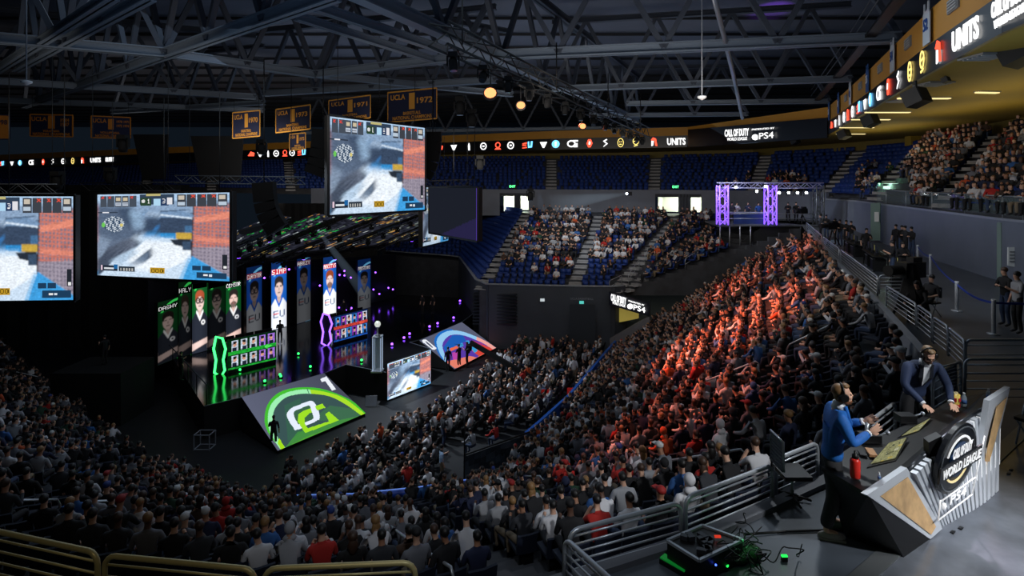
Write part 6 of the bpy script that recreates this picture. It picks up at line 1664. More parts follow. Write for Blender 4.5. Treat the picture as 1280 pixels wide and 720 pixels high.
dk(.001,1,0,360,0,LBLK,'disc',-.05); dk(.9,.93,0,360,.006,mat('logo_grey', rgb(90,95,100), .4),'rim'); dk(.62,.68,25,160,.006,LWH,'upper_arc'); dk(.62,.68,215,330,.006,LGO,'lower_arc'); dk(.001,.5,0,360,.006,mat('globe_blue', rgb(20,50,85), .4, noise=.5, nscale=14),'globe')
def dq(x, y, off=.03): return C0+Rv*x+Uv*y+nv*off
m = MB(); m.prism([dq(-1.1,-.32),dq(1.1,-.32),dq(1.1,.12),dq(-1.1,.12)], nv*.02); m.build('name_band', LBLK, e)
text_obj('WORLD LEAGUE', dq(-1.0,-.24,.055), Rv*2.0, Uv*.28, 'lettering', LWH, e, .006, .02)
text_obj('CALL OF DUTY', dq(-.5,.16,.04), Rv*1.0, Uv*.3, 'lettering', LWH, e, .006, .03)
text_obj('PS4', dq(-.2,-1.28,.02), Rv*.85, Uv*.26, 'lettering', LWH, e, .006, .01)
m = MB(); m.ball(dq(-.5,-1.2,.02), (.035,.02,.045), 8); m.build('symbol', LWH, e)
for (x0,y0),(x1,y1) in (((-.75,-1.5),(1.0,-1.4)),((-.75,-.95),(1.05,-.9)),((1.0,-1.4),(1.25,.3)),((-.75,-1.5),(-.8,-.9))):
    m = MB(); m.tube([dq(x0,y0), dq(x1,y1)], .008, 5); m.build('frame_line', LWH, e)
m = MB(); m.prism([P(1161,553,6.95),P(1177,545,7.0),P(1179,592,7.0),P(1162,597,6.95)], (.02,.12,0)); tag(m.build('black_panel', FB), 'small black panel on the desk front, left of the round logo sign', 'panel')
# items on the desk
def atop(x, y): return G(x, y, zt+.02)
def desk_mon(q, lab):
    Q = [G(x,y,zt+.03+dz) for x,y,dz in q]; e = thing('desk_monitor', (Q[0]+Q[2])/2, lab, 'monitor')
    n = (Q[1]-Q[0]).cross(Q[3]-Q[0]).normalized(); n = n if n.z > 0 else -n; c_ = sum(Q, Vector())/4
    m = MB(); m.prism([c_+(p-c_)*1.16-n*.01 for p in Q], -n*.03); m.build('housing', FB, e)
    cc = Can(44,26,(150,150,110)); r = np.random.default_rng(2)
    for i in range(16):
        x, y = r.random(), r.random(); cc.rect(x,y,x+r.uniform(.05,.2),y+r.uniform(.04,.12),[(200,200,170),(110,110,80),(60,70,70),(190,170,90)][r.integers(4)])
    cc.noise(cc.X>=0,.2,2); led_panel('picture', [Q[1],Q[2],Q[3],Q[0]], cc, .8, e, .004)
desk_mon([(1088,580,0),(1111,554,.05),(1133,547,.05),(1119,573,0)], 'tilted monitor with pale green picture sunk in the desk, before the blue-jacket man')
desk_mon([(1126,545,0),(1141,534,.04),(1163,522,.04),(1148,538,0)], 'narrow monitor sunk in the desk, before the navy-jacket man')
p = atop(1069,597); e = thing('red_bottle', p, 'red drinking bottle with black cap on the desk corner', 'bottle'); m = MB(); m.lathe([(.05,0),(.055,.02),(.055,.2),(.04,.23)], p, 14); m.build('body', mat('bottle_red', rgb(215,45,35), .35), e); m = MB(); m.lathe([(.035,.23),(.035,.27),(.015,.28),(.012,.32)], p, 10); m.build('cap', BLACK, e)
p = atop(1193,512)+Vector((0,0,.02)); e = thing('popcorn_bucket', p, 'red and yellow popcorn tub on the desk beside the navy-jacket man', 'bucket')
m = MB(); m.lathe([(.055,0),(.074,.22),(.068,.22)], p, 20); m.build('tub', mat('tub_yellow', rgb(225,195,90), .6), e)
m = MB()
for k in range(8):
    a = k*.785; 
    for z0, rr in ((.02,.058),(.115,.067)): m.box(p+Vector((rr*math.cos(a+z0*3),rr*math.sin(a+z0*3),z0+.035)), (.026,.026,.05), Matrix.Rotation(a,3,'Z'))
m.build('print', mat('tub_red', rgb(190,35,40), .6), e)
m = MB(); r = random.Random(2)
for k in range(22): m.ball(p+Vector((r.uniform(-.05,.05),r.uniform(-.05,.05),.21+r.uniform(0,.03))), .015, 6)
pc = m.build('popcorn', mat('popcorn_cream', rgb(235,220,170), .8), e); pc['kind'] = 'stuff'
WATER = mat('bottle_clear', rgb(200,215,225), .08, alpha=.45)
for k, (x,y,l) in enumerate([(1205,509,'clear water bottle directly right of the popcorn tub'),(1236,502,'clear water bottle at the far right end of the desk'),(1099,601,'small clear plastic cup bottle at the desk corner right of the red bottle')]):
    p = atop(x,y); s = [1,.9,.45][k]; e = thing('water_bottle', p, l, 'bottle', 'water bottles on the desk')
    m = MB(); m.lathe([(.035*s,0),(.037*s,.02*s),(.037*s,.15*s),(.015*s,.2*s)], p, 12); m.build('body', WATER, e); m = MB(); m.lathe([(.017*s,.2*s),(.017*s,.225*s)], p, 10); m.build('cap', mat('cap_white_plastic', rgb(225,228,230), .5), e)
    m = MB(); m.lathe([(.0385*s,.06*s),(.0385*s,.12*s)], p, 12); m.build('wrap', mat('wrap_blue', rgb(60,100,160), .5), e)
for k, (x,y,l) in enumerate([(1099,552,'silver headset microphone lying before the blue-jacket man'),(1143,527,'silver headset microphone lying under the hand of the navy-jacket man')]):
    p = atop(x,y); e = thing('desk_microphone', p, l, 'microphone'); m = MB(); m.tube([p, p+Vector((.03,.02,.08)), p+Vector((.1,-.03,.13))], .012, 6); m.build('arm', STEEL, e); m = MB(); m.ball(p+Vector((.1,-.03,.13)), .03, 8); m.build('head', STEEL, e); m = MB(); m.box(p+Vector((-.12,.02,.05)), (.24,.16,.1)); m.build('base', FB, e)
p = atop(1089,567); m = MB(); m.box(p+Vector((0,0,.015)), (.09,.2,.03), Matrix.Rotation(-.3,3,'Z')); tag(m.build('wooden_block', mat('wood_tan', rgb(170,125,85), .6)), 'small tan wooden block lying left of the tilted monitor', 'block')
m = MB(); p = atop(1078,567); m.box(p+Vector((0,0,.008)), (.08,.15,.014), Matrix.Rotation(-.3,3,'Z')); tag(m.build('phone', FB), 'black phone lying on the desk left of the wooden block', 'phone')
# office chairs
def mchair(p, rz, lab):
    t = thing('office_chair', p, lab, 'chair', None, rz)
    m = MB(); m.box((0,0,.48), (.48,.46,.07)); m.local('seat', FB, t)
    m = MB()
    for k in range(8): m.box((0,-.25-.004*(k-4)**2*.3,.62+k*.062), (.46,.03,.045))
    m.local('backrest', mat('chair_mesh_grey', rgb(70,76,86), .6), t)
    m = MB(); m.tube([(-.23,-.25,.6),(-.23,-.26,1.1),(.23,-.26,1.1),(.23,-.25,.6)], .02, 6); m.local('back_frame', STEEL, t)
    m = MB(); m.tube([(0,0,.08),(0,0,.45)], .03, 8); m.local('column', STEEL, t)
    m = MB()
    for k in range(5): m.tube([(0,0,.1),(.3*math.cos(k*1.257),.3*math.sin(k*1.257),.04)], .02, 6)
    m.local('base', BLACK, t)
    return t
ch1 = mchair(Vector((3.85,7.7,ZA)), 0.0-math.pi/2, 'grey slatted office chair behind the blue-jacket man, by the rail')
mchair(Vector((7.9,9.75,ZA)), 3.6, 'black office chair right of the navy-jacket man')
tchair(GC(1285,560)+Vector((.15,0,0)), 2.0, 'black folding chair at the right edge beside the slanted board')
# metal trim on the floor & cable gear
m = MB(); m.beam(G(1006,802,ZA+.012), G(1300,528,ZA+.012), .05, .02); m.beam(G(986,801,ZA+.01), G(1300,517,ZA+.01), .16, .014); struct('trim_16_floor_strip', m, mat('strip_metal', rgb(120,124,126), .3, .6))
m = MB(); m.face([G(1010,804,ZA+.004), G(1300,531,ZA+.004), Vector((9.5,2,ZA+.004)), Vector((4,2,ZA+.004))]); struct('floor_metal_strip', m, mat('floor_polished', rgb(105,110,118), .2, .35, noise=.35, nscale=1.6, bump=.12))
for k, (x,y) in enumerate([(1264,587),(1261,592),(1191,665),(1201,660)]):
    p = G(x,y,ZA+.015); m = MB(); m.box(p, (.07,.035,.012), Matrix.Rotation(.6,3,'Z')); tag(m.build('floor_bolt', BLACK), 'tiny black bolt in the metal floor strip, '+['upper right pair, upper','upper right pair, lower','lower pair, left','lower pair, right'][k], 'bolt', 'bolts in the floor strip')
e = thing('equipment_case', G(880,715,ZA), 'open black flight case of equipment with green lights beside the steel rail, bottom centre-right', 'case')
q = [P(834,677,6.35),P(878,658,6.75),P(928,676,6.5),P(874,702,6.1)]
zc = min(p.z for p in q); q = [G(x,y,9.86) for x,y in ((834,677),(878,658),(928,676),(874,702))]
m = MB(); m.prism(q, (0,0,-.24)); m.build('case_body', FB, e)
m = MB()
for a, b in zip(q, q[1:]+q[:1]): m.beam(a+Vector((0,0,.01)), b+Vector((0,0,.01)), .03, .03)
m.build('edging', STEEL, e)
m = MB(); r = random.Random(8)
for k in range(9):
    u, v = r.uniform(.15,.85), r.uniform(.15,.85); c_ = q[0].lerp(q[1],u).lerp(q[3].lerp(q[2],u), v); m.box(c_+Vector((0,0,.03)), (r.uniform(.05,.16),r.uniform(.04,.1),.05), Matrix.Rotation(r.random()*3,3,'Z'))
m.build('devices', mat('device_dark', rgb(40,42,48), .4), e)
m = MB(); c_ = q[0].lerp(q[2],.62); m.box(c_+Vector((.05,.02,.04)), (.07,.025,.02)); m.build('red_light', glow('red_ind', rgb(220,60,40), .9), e)
m = MB(); m.ball(q[3].lerp(q[2],.35)+Vector((0,-.03,-.1)), .012, 6); m.build('blue_light', glow('blue_ind', rgb(60,90,255), 5), e)
GI = glow('green_ind', rgb(30,200,70), 2.4)
for k, (x0,y0,x1,y1,w,n) in enumerate([(828,695,858,712,.1,'long green lit strip left of the equipment case'),(902,703,910,708,.03,'small green lit strip below the case, left'),(931,691,944,697,.04,'green lit strip right of the case, upper'),(977,695,984,695,.03,'small green light on the floor, rightmost'),(866,717,880,714,.06,'green lit strip at the bottom edge below the case')]):
    a, b = G(x0,y0,ZA+.06), G(x1,y1,ZA+.06); e = thing('power_strip', (a+b)/2, n, 'light', 'green lit power strips'); m = MB(); m.beam(a, b, w, .02); m.build('lit_face', GI if k else mat('green_dim', rgb(10,110,40), .5, emis=rgb(10,120,40), es=.5), e); m = MB(); m.beam(a-Vector((0,0,.03)), b-Vector((0,0,.03)), w*1.3, .05); m.build('housing', BLACK, e)
L = bpy.data.lights.new('green_lamp', 'POINT'); L.energy = .7; L.color = (.1,1,.25); L.shadow_soft_size = .1; lo = bpy.data.objects.new('green_lamp', L); COL.objects.link(lo); lo.location = G(935,705,ZA)+Vector((0,0,.3))
r = random.Random(21)
for k in range(12):
    a = G(r.uniform(905,950), r.uniform(660,712), ZA+.25); pts = [a]
    for j in range(7):
        a = a+Vector((r.uniform(-.12,.2), r.uniform(-.12,.16), r.uniform(-.12,.14))); a.z = max(ZA+.02, min(ZA+.28, a.z)); pts.append(a)
    sm_ = []
    for i_ in range(len(pts)-1):
        p0, p1, p2, p3 = pts[max(i_-1,0)], pts[i_], pts[i_+1], pts[min(i_+2,len(pts)-1)]
        for u_ in (0,.2,.4,.6,.8): sm_.append(.5*((2*p1)+(p2-p0)*u_+(2*p0-5*p1+4*p2-p3)*u_*u_+(3*p1-p0-3*p2+p3)*u_**3))
    m = MB(); m.tube(sm_+[pts[-1]], .007, 5); tag(m.build('cable', BLACK), 'loose black cable tangled beside the equipment case', 'cable', 'tangled cables by the case')
m = MB(); m.tube([G(930,668,ZA+.03),G(985,664,ZA+.02),G(1060,662,ZA+.02)], .014, 6); tag(m.build('floor_cable', BLACK), 'straight black cable running over the floor from the case to the desk', 'cable')
for k,(x,y) in enumerate([(936,696),(920,700)]):
    p = G(x,y,ZA); e = thing('green_cloth', p, 'crumpled green-lit fabric bag beside the equipment case, '+['right','left'][k], 'bag'); m = MB(); m.ball(p+Vector((0,0,.06)), (.16,.13,.09), 10); m.build('sack', mat('bag_green', rgb(20,60,28), .7, noise=.6, nscale=12, bump=.8), e); m = MB(); m.tube([p+Vector((-.05,0,.13)),p+Vector((0,0,.2)),p+Vector((.06,0,.13))], .008, 5); m.build('strap', BLACK, e)
# ---------------------------------------------------------------- the two commentators
def head_parts(c, R, beard):
    mb = MB()
    def b(p, r): mb.ball(c+R@Vector(p), r, 16, R)
    b((0,-.012,.03), (.074,.092,.088)); b((0,.03,-.035), (.057,.06,.07)); b((0,.045,-.075), (.034,.036,.03))
    b((0,.088,-.012), (.011,.02,.022)); b((0,.075,.02), (.05,.016,.012)); b((.077,-.005,-.008), (.012,.022,.03)); b((-.077,-.005,-.008), (.012,.022,.03))
    b((.035,.065,-.025), (.02,.02,.02)); b((-.035,.065,-.025), (.02,.02,.02)); b((0,.078,-.052), (.022,.014,.009))
    return mb
def hand(mb, wrist, d, palm_n, curl, side):
    """palm + four fingers + thumb; d = direction of fingers, palm_n = palm normal"""
    d = Vector(d).normalized(); n = Vector(palm_n).normalized(); s = d.cross(n).normalized()*side
    Rm = Matrix((s, d, n)).transposed()
    mb.ball(wrist+d*.045, (.042,.05,.018), 10, Rm)
    for k, (o, L) in enumerate(((-.033,.062),(-.011,.075),(.011,.07),(.031,.055))):
        b0 = wrist+d*.085+s*o; d1 = (d*math.cos(curl)+n*math.sin(curl)); d2 = (d*math.cos(curl*2.2)+n*math.sin(curl*2.2)); sp_ = s*o*.25
        mb.tube([b0-d*.02, b0, b0+d1*L*.5+sp_, b0+d1*L*.5+d2*L*.5+sp_*1.5], [.0105,.0105,.0095,.008], 8)
    t0 = wrist+d*.02-s*.03; mb.tube([t0, t0-s*.03+d*.03, t0-s*.035+d*.065+n*.01], [.013,.012,.009], 8)
def commentator(loc, rz, J, label, jacket, shirt, hairm, jk_name, beardm, glasses=False, headtilt=0., headturn=0.):
    loc = Vector(loc)
    J = {k: Vector(v) for k, v in J.items()}
    def sk(nodes, edges, root, sub=2): return skin_mesh(nodes, edges, root, sub)
    # body
    N = {'pel':(J['pel'],(.11,.075)),'wai':(J['wai'],(.095,.065)),'che':(J['che'],(.12,.075)),'nk0':(J['nk'],.055),'nk1':(J['hd']-Vector((0,0,.06)),.052)}
    E = [('pel','wai'),('wai','che'),('che','nk0'),('nk0','nk1')]
    for q in 'lr':
        N['th'+q] = (J['hip'+q],.065); N['kn'+q] = (J['kn'+q],.05); N['an'+q] = (J['an'+q],.036); N['to'+q] = (J['an'+q]+Vector((0,.15,-.03)),.038)
        N['sh'+q] = (J['sh'+q]-Vector((0,0,.03)),.04); N['el'+q] = (J['el'+q],.034); N['wr'+q] = (J['wr'+q],.028)
        E += [('pel','th'+q),('th'+q,'kn'+q),('kn'+q,'an'+q),('an'+q,'to'+q),('che','sh'+q),('sh'+q,'el'+q),('el'+q,'wr'+q)]
    me = sk(N, E, 'pel', 1)
    R = Matrix.Rotation(headturn,3,'Z') @ Matrix.Rotation(-headtilt,3,'X')
    hb = head_parts(J['hd'], R, beardm)
    for q, s in (('l',-1),('r',1)): hand(hb, J['wr'+q], J['hd_'+q], J['pn_'+q], J['cu'].x, s)
    V = [tuple(x.co) for x in me.vertices]; Fc = [tuple(p.vertices) for p in me.polygons]; b0 = len(V); V += hb.v; Fc += [tuple(i+b0 for i in f) for f in hb.f]
    body = remesh(V, Fc, .0085, 2); body.materials.clear(); body.materials.append(SKIN[0])
    for p in body.polygons: p.use_smooth = True
    o = bpy.data.objects.new('person', body); COL.objects.link(o); o.location = loc; o.rotation_euler = (0,0,rz); tag(o, label, 'person')
    def child(nm, mb_or_me, m):
        me_ = mb_or_me.mesh(nm, m) if isinstance(mb_or_me, MB) else mb_or_me
        if not isinstance(mb_or_me, MB):
            me_.materials.clear(); me_.materials.append(m)
            for p in me_.polygons: p.use_smooth = True
        c = bpy.data.objects.new(nm, me_); COL.objects.link(c); c.parent = o; return c
    # jacket
    NJ = {'hem':(J['pel']+Vector((0,0,-.1)),(.2,.15)),'wai':(J['wai'],(.165,.125)),'che':(J['che'],(.21,.145)),'top':(J['nk']-Vector((0,0,.03)),(.095,.085))}; EJ = [('hem','wai'),('wai','che'),('che','top')]
    for q in 'lr':
        NJ['sh'+q] = (J['sh'+q],.088); NJ['ua'+q] = (J['sh'+q].lerp(J['el'+q],.5),.072); NJ['el'+q] = (J['el'+q],.06); NJ['wr'+q] = (J['wr'+q].lerp(J['el'+q],.06),.045); EJ += [('che','sh'+q),('sh'+q,'ua'+q),('ua'+q,'el'+q),('el'+q,'wr'+q)]
    jm = sk(NJ, EJ, 'wai', 2); child('jacket', jm, jacket)
    ch = J['che']; wa = J['wai']; nk = J['nk']; lean = (nk-J['pel']).normalized(); fr = Vector((0,1,0)); fr = (fr-lean*fr.dot(lean)).normalized(); sd = Vector((1,0,0))
    # shirt wedge and lapels
    m = MB(); top_ = nk+fr*.055+lean*.02; bot = wa+fr*.135+lean*.04
    mid_ = ch+fr*.142
    m.prism([top_+sd*.055, top_-sd*.055, mid_-sd*.05, bot, mid_+sd*.05], fr*.012); child('shirt', m, shirt)
    m = MB(); m.lathe([(.085,-.03),(.07,.01),(.064,.045)], nk+lean*.0, 14); child('collar', m, shirt)
    for s in (-1,1):
        m = MB(); m.prism([top_+sd*s*.05, top_+sd*s*.085-fr*.02, mid_+sd*s*.1-fr*.012, bot+sd*s*.01, mid_+sd*s*.045], fr*.02); child('lapel', m, mat('lapel_dark', rgb(20,24,34), .6) if glasses else jacket)
    for q in 'lr':
        m = MB(); a, b = J['wr'+q], J['el'+q]; m.tube([a.lerp(b,.03), a.lerp(b,.12)], .038, 10); child('cuff', m, shirt)
    # trousers, shoes
    NT = {'pel':(J['pel']-Vector((0,0,.02)),(.17,.125)),'up':(J['pel']+Vector((0,0,.08)),(.15,.11))}; ET = [('pel','up')]
    for q in 'lr':
        NT['th'+q] = (J['hip'+q],.11); NT['kn'+q] = (J['kn'+q],.085); NT['an'+q] = (J['an'+q]+Vector((0,0,.03)),.075); ET += [('pel','th'+q),('th'+q,'kn'+q),('kn'+q,'an'+q)]
    child('trousers', sk(NT, ET, 'pel', 2), PANTM[0])
    for q in 'lr':
        m = MB(); a = J['an'+q]; m.ball(Vector((a.x,a.y+.07,.045)), (.052,.15,.05), 14); m.box((a.x,a.y+.07,.012), (.1,.28,.024)); child('shoe', m, mat('shoe_grey', rgb(140,135,130), .6))
    # hair, beard
    c = J['hd']; hb_ = MB()
    hb_.ball(c+R@Vector((0,-.038,.05)), (.08,.085,.082), 18, R); hb_.ball(c+R@Vector((0,.03,.103)), (.055,.048,.03), 12, R); hb_.ball(c+R@Vector((0,-.07,-.01)), (.07,.035,.06), 12, R)
    child('hair', hb_, hairm)
    bd = MB(); bd.ball(c+R@Vector((0,.04,-.078)), (.052,.05,.042), 14, R); bd.ball(c+R@Vector((.055,.01,-.045)), (.014,.035,.045), 10, R); bd.ball(c+R@Vector((-.055,.01,-.045)), (.014,.035,.045), 10, R); bd.ball(c+R@Vector((0,.087,-.04)), (.026,.009,.006), 8, R)
    child('beard', bd, beardm)
    for s in (-1,1):
        m = MB(); m.ball(c+R@Vector((s*.028,.076,.004)), (.012,.008,.007), 8, R); child('eye', m, mat('eye_dark', rgb(30,25,22), .2))
    # headset
    hs = thing('headset', loc, 'x', 'x'); 
    for k in list(hs.keys()): del hs[k]
    hs.parent = o; hs.location = (0,0,0)
    m = MB(); pts = [c+R@Vector((.098*math.cos(a), -.01, .02+.115*math.sin(a))) for a in [math.pi*i/12 for i in range(13)]]; m.tube(pts, .011, 8); m.local('band', FB, hs)
    for s in (-1,1):
        m = MB(); m.lathe([(.045,-.022),(.05,0),(.042,.022)], c+R@Vector((s*.095,-.01,-.005)), 16, R@Matrix.Rotation(math.pi/2,3,'Y')); m.local('ear_cup', FB, hs)
    m = MB(); m.tube([c+R@Vector((.1,0,-.03)), c+R@Vector((.085,.06,-.07)), c+R@Vector((.03,.11,-.07))], .005, 6); m.ball(c+R@Vector((.03,.11,-.07)), .014, 8); m.local('microphone', FB, hs)
    if glasses:
        m = MB()
        for s in (-1,1): m.tube([c+R@Vector((s*.033+.024*math.cos(a), .09, .004+.017*math.sin(a))) for a in [math.pi*2*i/10 for i in range(10)]], .0035, 5, closed=True)
        m.tube([c+R@Vector((-.01,.093,.006)), c+R@Vector((.01,.093,.006))], .003, 5)
        for s in (-1,1): m.tube([c+R@Vector((s*.057,.09,.006)), c+R@Vector((s*.08,0,.006))], .003, 5)
        child('glasses', m, FB)
    return o
NAVYJ = mat('jacket_navy', rgb(38,52,84), .75); BLUEJ = mat('jacket_blue', rgb(22,98,180), .7, noise=.12, nscale=30); SHW = mat('shirt_white', rgb(225,228,232), .7)
J1 = dict(pel=(0,0,.95), wai=(0,.02,1.14), che=(0,.05,1.36), nk=(0,.08,1.53), hd=(0,.125,1.655), hipl=(-.1,0,.9), hipr=(.1,0,.9), knl=(-.12,.05,.5), knr=(.12,.0,.5), anl=(-.13,.04,.09), anr=(.13,-.1,.09),
  shl=(-.2,.05,1.46), shr=(.2,.05,1.46), ell=(-.24,.13,1.19), elr=(.25,.15,1.18), wrl=(-.1,.38,1.33), wrr=(.1,.37,1.28), hd_l=(.3,.75,.6), hd_r=(-.15,.85,.55), pn_l=(1,0,-.1), pn_r=(-1,0,.1), cu=(.18,0,0))
c_a = commentator((3.98,6.98,ZA), math.atan2(-.93,-.25), J1, 'bearded man in bright blue jacket and headset, gesturing at the desk', BLUEJ, SHW, mat('hair_ginger', rgb(120,88,55), .5), 'blue', mat('beard_ginger', rgb(140,85,50), .7), headtilt=-.1)
J2 = dict(pel=(0,-.12,.95), wai=(0,-.05,1.13), che=(0,.07,1.32), nk=(0,.17,1.46), hd=(0,.25,1.585), hipl=(-.1,-.1,.9), hipr=(.1,-.1,.9), knl=(-.12,-.06,.5), knr=(.12,-.06,.5), anl=(-.14,-.14,.09), anr=(.14,-.14,.09),
  shl=(-.21,.12,1.4), shr=(.21,.12,1.4), ell=(-.3,.2,1.13), elr=(.3,.22,1.13), wrl=(-.2,.42,.97), wrr=(.17,.46,.95), hd_l=(.2,.9,-.25), hd_r=(-.15,.95,-.2), pn_l=(0,-.2,-1), pn_r=(0,-.2,-1), cu=(.3,0,0))
c_b = commentator((6.45,8.9,ZA), math.atan2(.12,-1), J2, 'bearded man in navy suit jacket, glasses and headset, looking down at the desk', NAVYJ, SHW, mat('hair_darkblond', rgb(120,95,65), .5), 'navy', mat('beard_brown', rgb(85,58,42), .7), glasses=True, headtilt=.5)
c_a.scale = (1.05,)*3; c_b.scale = (1.07,)*3
ch1.scale = (.8,)*3
# light beams in the haze
def beam_cone(a, b, r0, r1, col, s, lab):
    m = MB(); m.tube([a, b], [r0, r1], 16)
    mt = bpy.data.materials.new('haze_beam'); mt.use_nodes = True; nt = mt.node_tree; nt.nodes.clear()
    e = nt.nodes.new('ShaderNodeEmission'); o = nt.nodes.new('ShaderNodeOutputMaterial'); e.inputs[0].default_value = (*col,1)
    tc = nt.nodes.new('ShaderNodeTexCoord'); ln = nt.nodes.new('ShaderNodeVectorMath'); ln.operation = 'LENGTH'; mr = nt.nodes.new('ShaderNodeMapRange')
    mr.inputs['From Min'].default_value = 0; mr.inputs['From Max'].default_value = (b-a).length*.97; mr.inputs['To Min'].default_value = s; mr.inputs['To Max'].default_value = 0
    nt.links.new(tc.outputs['Object'], ln.inputs[0]); nt.links.new(ln.outputs['Value'], mr.inputs['Value']); nt.links.new(mr.outputs[0], e.inputs[1])
    nt.links.new(e.outputs[0], o.inputs['Volume'])
    return tag(m.build('light_beam', mt, origin=a), lab, 'light beam')
beam_cone(P(398,288,40), P(466,380,44), .1, .6, (.55,.75,1), .12, 'narrow pale blue light beam slanting down over the blue portrait screens')
beam_cone(P(784,242,58), P(676,258,56), .08, 1.2, (.6,.8,1), .10, 'wide faint light beam fanning left from the far concourse lamp')
e = thing('follow_spot', P(786,242,58.3), 'small bright projector lamp on the far concourse wall', 'lamp'); MB().box(P(786,242,58.4), (.5,.8,.4)).build('housing', BLACK, e); MB().ball(P(783.5,242,58), .12, 8).build('lens', glow('follow_lens', (.8,.9,1), 12), e)
# ---------------------------------------------------------------- light
W = bpy.data.worlds.new('world'); S.world = W; W.use_nodes = True
W.node_tree.nodes['Background'].inputs[0].default_value = (.012,.02,.032,1); W.node_tree.nodes['Background'].inputs[1].default_value = .35
def aim(o, t): o.rotation_euler = (Vector(t)-o.location).to_track_quat('-Z', 'Y').to_euler()
def spot(loc, tgt, e, col=(1,1,1), ang=40, blend=.6, r=.25):
    L = bpy.data.lights.new('spot_lamp', 'SPOT'); L.energy = e; L.color = col; L.spot_size = math.radians(ang); L.spot_blend = blend; L.shadow_soft_size = r
    o = bpy.data.objects.new('spot_lamp', L); COL.objects.link(o); o.location = loc; aim(o, tgt); return o
def area(loc, tgt, e, col, sx, sy):
    L = bpy.data.lights.new('area_fill', 'AREA'); L.energy = e; L.color = col; L.shape = 'RECTANGLE'; L.size = sx; L.size_y = sy
    o = bpy.data.objects.new('area_fill', L); COL.objects.link(o); o.location = loc; aim(o, tgt); return o
RED = (1,.2,.1)
spot((-1,26,18.5), (11.5,25,5), 38000, RED, 36, .8)
spot((3,36,18.6), (17,36,7), 24000, RED, 34, .9)
spot((-3,20,18.5), (6.5,17,5), 10000, RED, 36, .9)
spot((-14,40,17), (-3,36,0), 14000, (.8,.9,1), 50, .9)
spot((-12,30,17), (-5,29.5,0), 7000, (.8,.9,1), 44, .9)
spot((2,45,20), (8,56,7), 4500, (.85,.92,1), 60, .9)
spot((5,30,20), (27,34,13), 550, (.85,.92,1), 60, .9)
spot((14,44,17.5), (22,47,11), 2500, (.85,.92,1), 60, .9)
area((0,22,20), (0,18,0), 560, (.65,.82,1), 30, 14)
area((-14,30,20), (-22,25,3), 560, (.65,.82,1), 20, 20)
area((0,50,14), (0,42,30), 1100, (.5,.7,1), 50, 30)         # added fill brightening the roof, no fixture there
area((0,14,15), (0,24,30), 420, (.5,.7,1), 30, 8)  # nearer part of the added roof fill
area((-10,25,17.6), (-10,60,18), 500, (1,.88,.75), 40, 1.5)  # added wash so the banner lettering shows
area((-4,40,16), (4,78,18), 1300, (1,.92,.8), 40, 3)         # added wash brightening the far fascia and deck
area((-30,55,14), (-62,95,18), 900, (1,.9,.8), 20, 3)  # added wash for the far left fascia
area((2,22,15.5), (22,32,19), 520, (1,.9,.8), 12, 3)
for x, y in ((21,22),(24.5,30),(28,42)):
    area((x,y,15.8), (x,y,20), 60, (1,.85,.45), 3, 8)  # added uplights brightening the olive soffit
spot((9,1,17.5), (5.3,7.4,10.6), 3600, (.95,.98,1), 27, .6)
spot((7,12,17.8), (5.2,7.4,10.7), 1300, (.9,.96,1), 30, .6)
spot((11.5,4,17), (7.2,5.6,9.6), 5200, (.95,.95,1), 34, .9)
spot((9.5,13,17), (5.6,6.5,9.6), 3600, (1,.85,1), 5.5, .9)
spot((11.5,15,17), (17.5,22,10), 900, (.85,.92,1), 60, .9)
spot((1,2,18), (-1,11,6), 900, (.8,.88,1), 45, .9)
spot((-3,1.5,15.5), (-3,6,10), 110, (1,.85,.55), 110, .9)
# ---------------------------------------------------------------- crowd objects
def size_key(c):
    px, py = PX(c['p']+Vector((0,0,.9)))
    inside = -15 < px < 1295 and py < 722
    return (0 if inside else 1, c['p'].y)
CROWD.sort(key=size_key)
VIS = [c for c in CROWD if not (660 < PX(c['p'])[0] < 1140 and PX(c['p']+Vector((0,0,1.2)))[1] > 728)]
IND = VIS[:300]; REST = VIS[300:]
HN = {'short':'%s hair','long':'long %s hair','hood':'hood up'}
def desc(c):
    h = CAPM[c['cap']][0] if c['style'] == 'cap' else ('hood up' if c['style'] == 'hood' else HN[c['style']] % HAIRC[c['hair']][0])
    pose = POSES[c['pose']][0] if c['pose'] < 100 else STAND[c['pose']-100][0]
    return TOPS[c['top']][0], h, pose, c['zone']
ORD = ['first','second','third','fourth','fifth','sixth','seventh','eighth','ninth','tenth']
def dedupe(L, fmt):
    g = {}
    for c in L: g.setdefault(fmt(c), []).append(c)
    out = {}
    for k, v in g.items():
        v.sort(key=lambda c: PX(c['p'])[0])
        for i, c in enumerate(v):
            out[id(c)] = k if len(v) == 1 else k+', '+('leftmost' if i == 0 else ('rightmost' if i == len(v)-1 else ORD[min(i, 9)]+' from left'))
    return out
def pf(c):
    a, h, p, z = desc(c); return '%s, %s, %s, %s' % (a, h, p, z)
LB = dedupe(IND, pf)
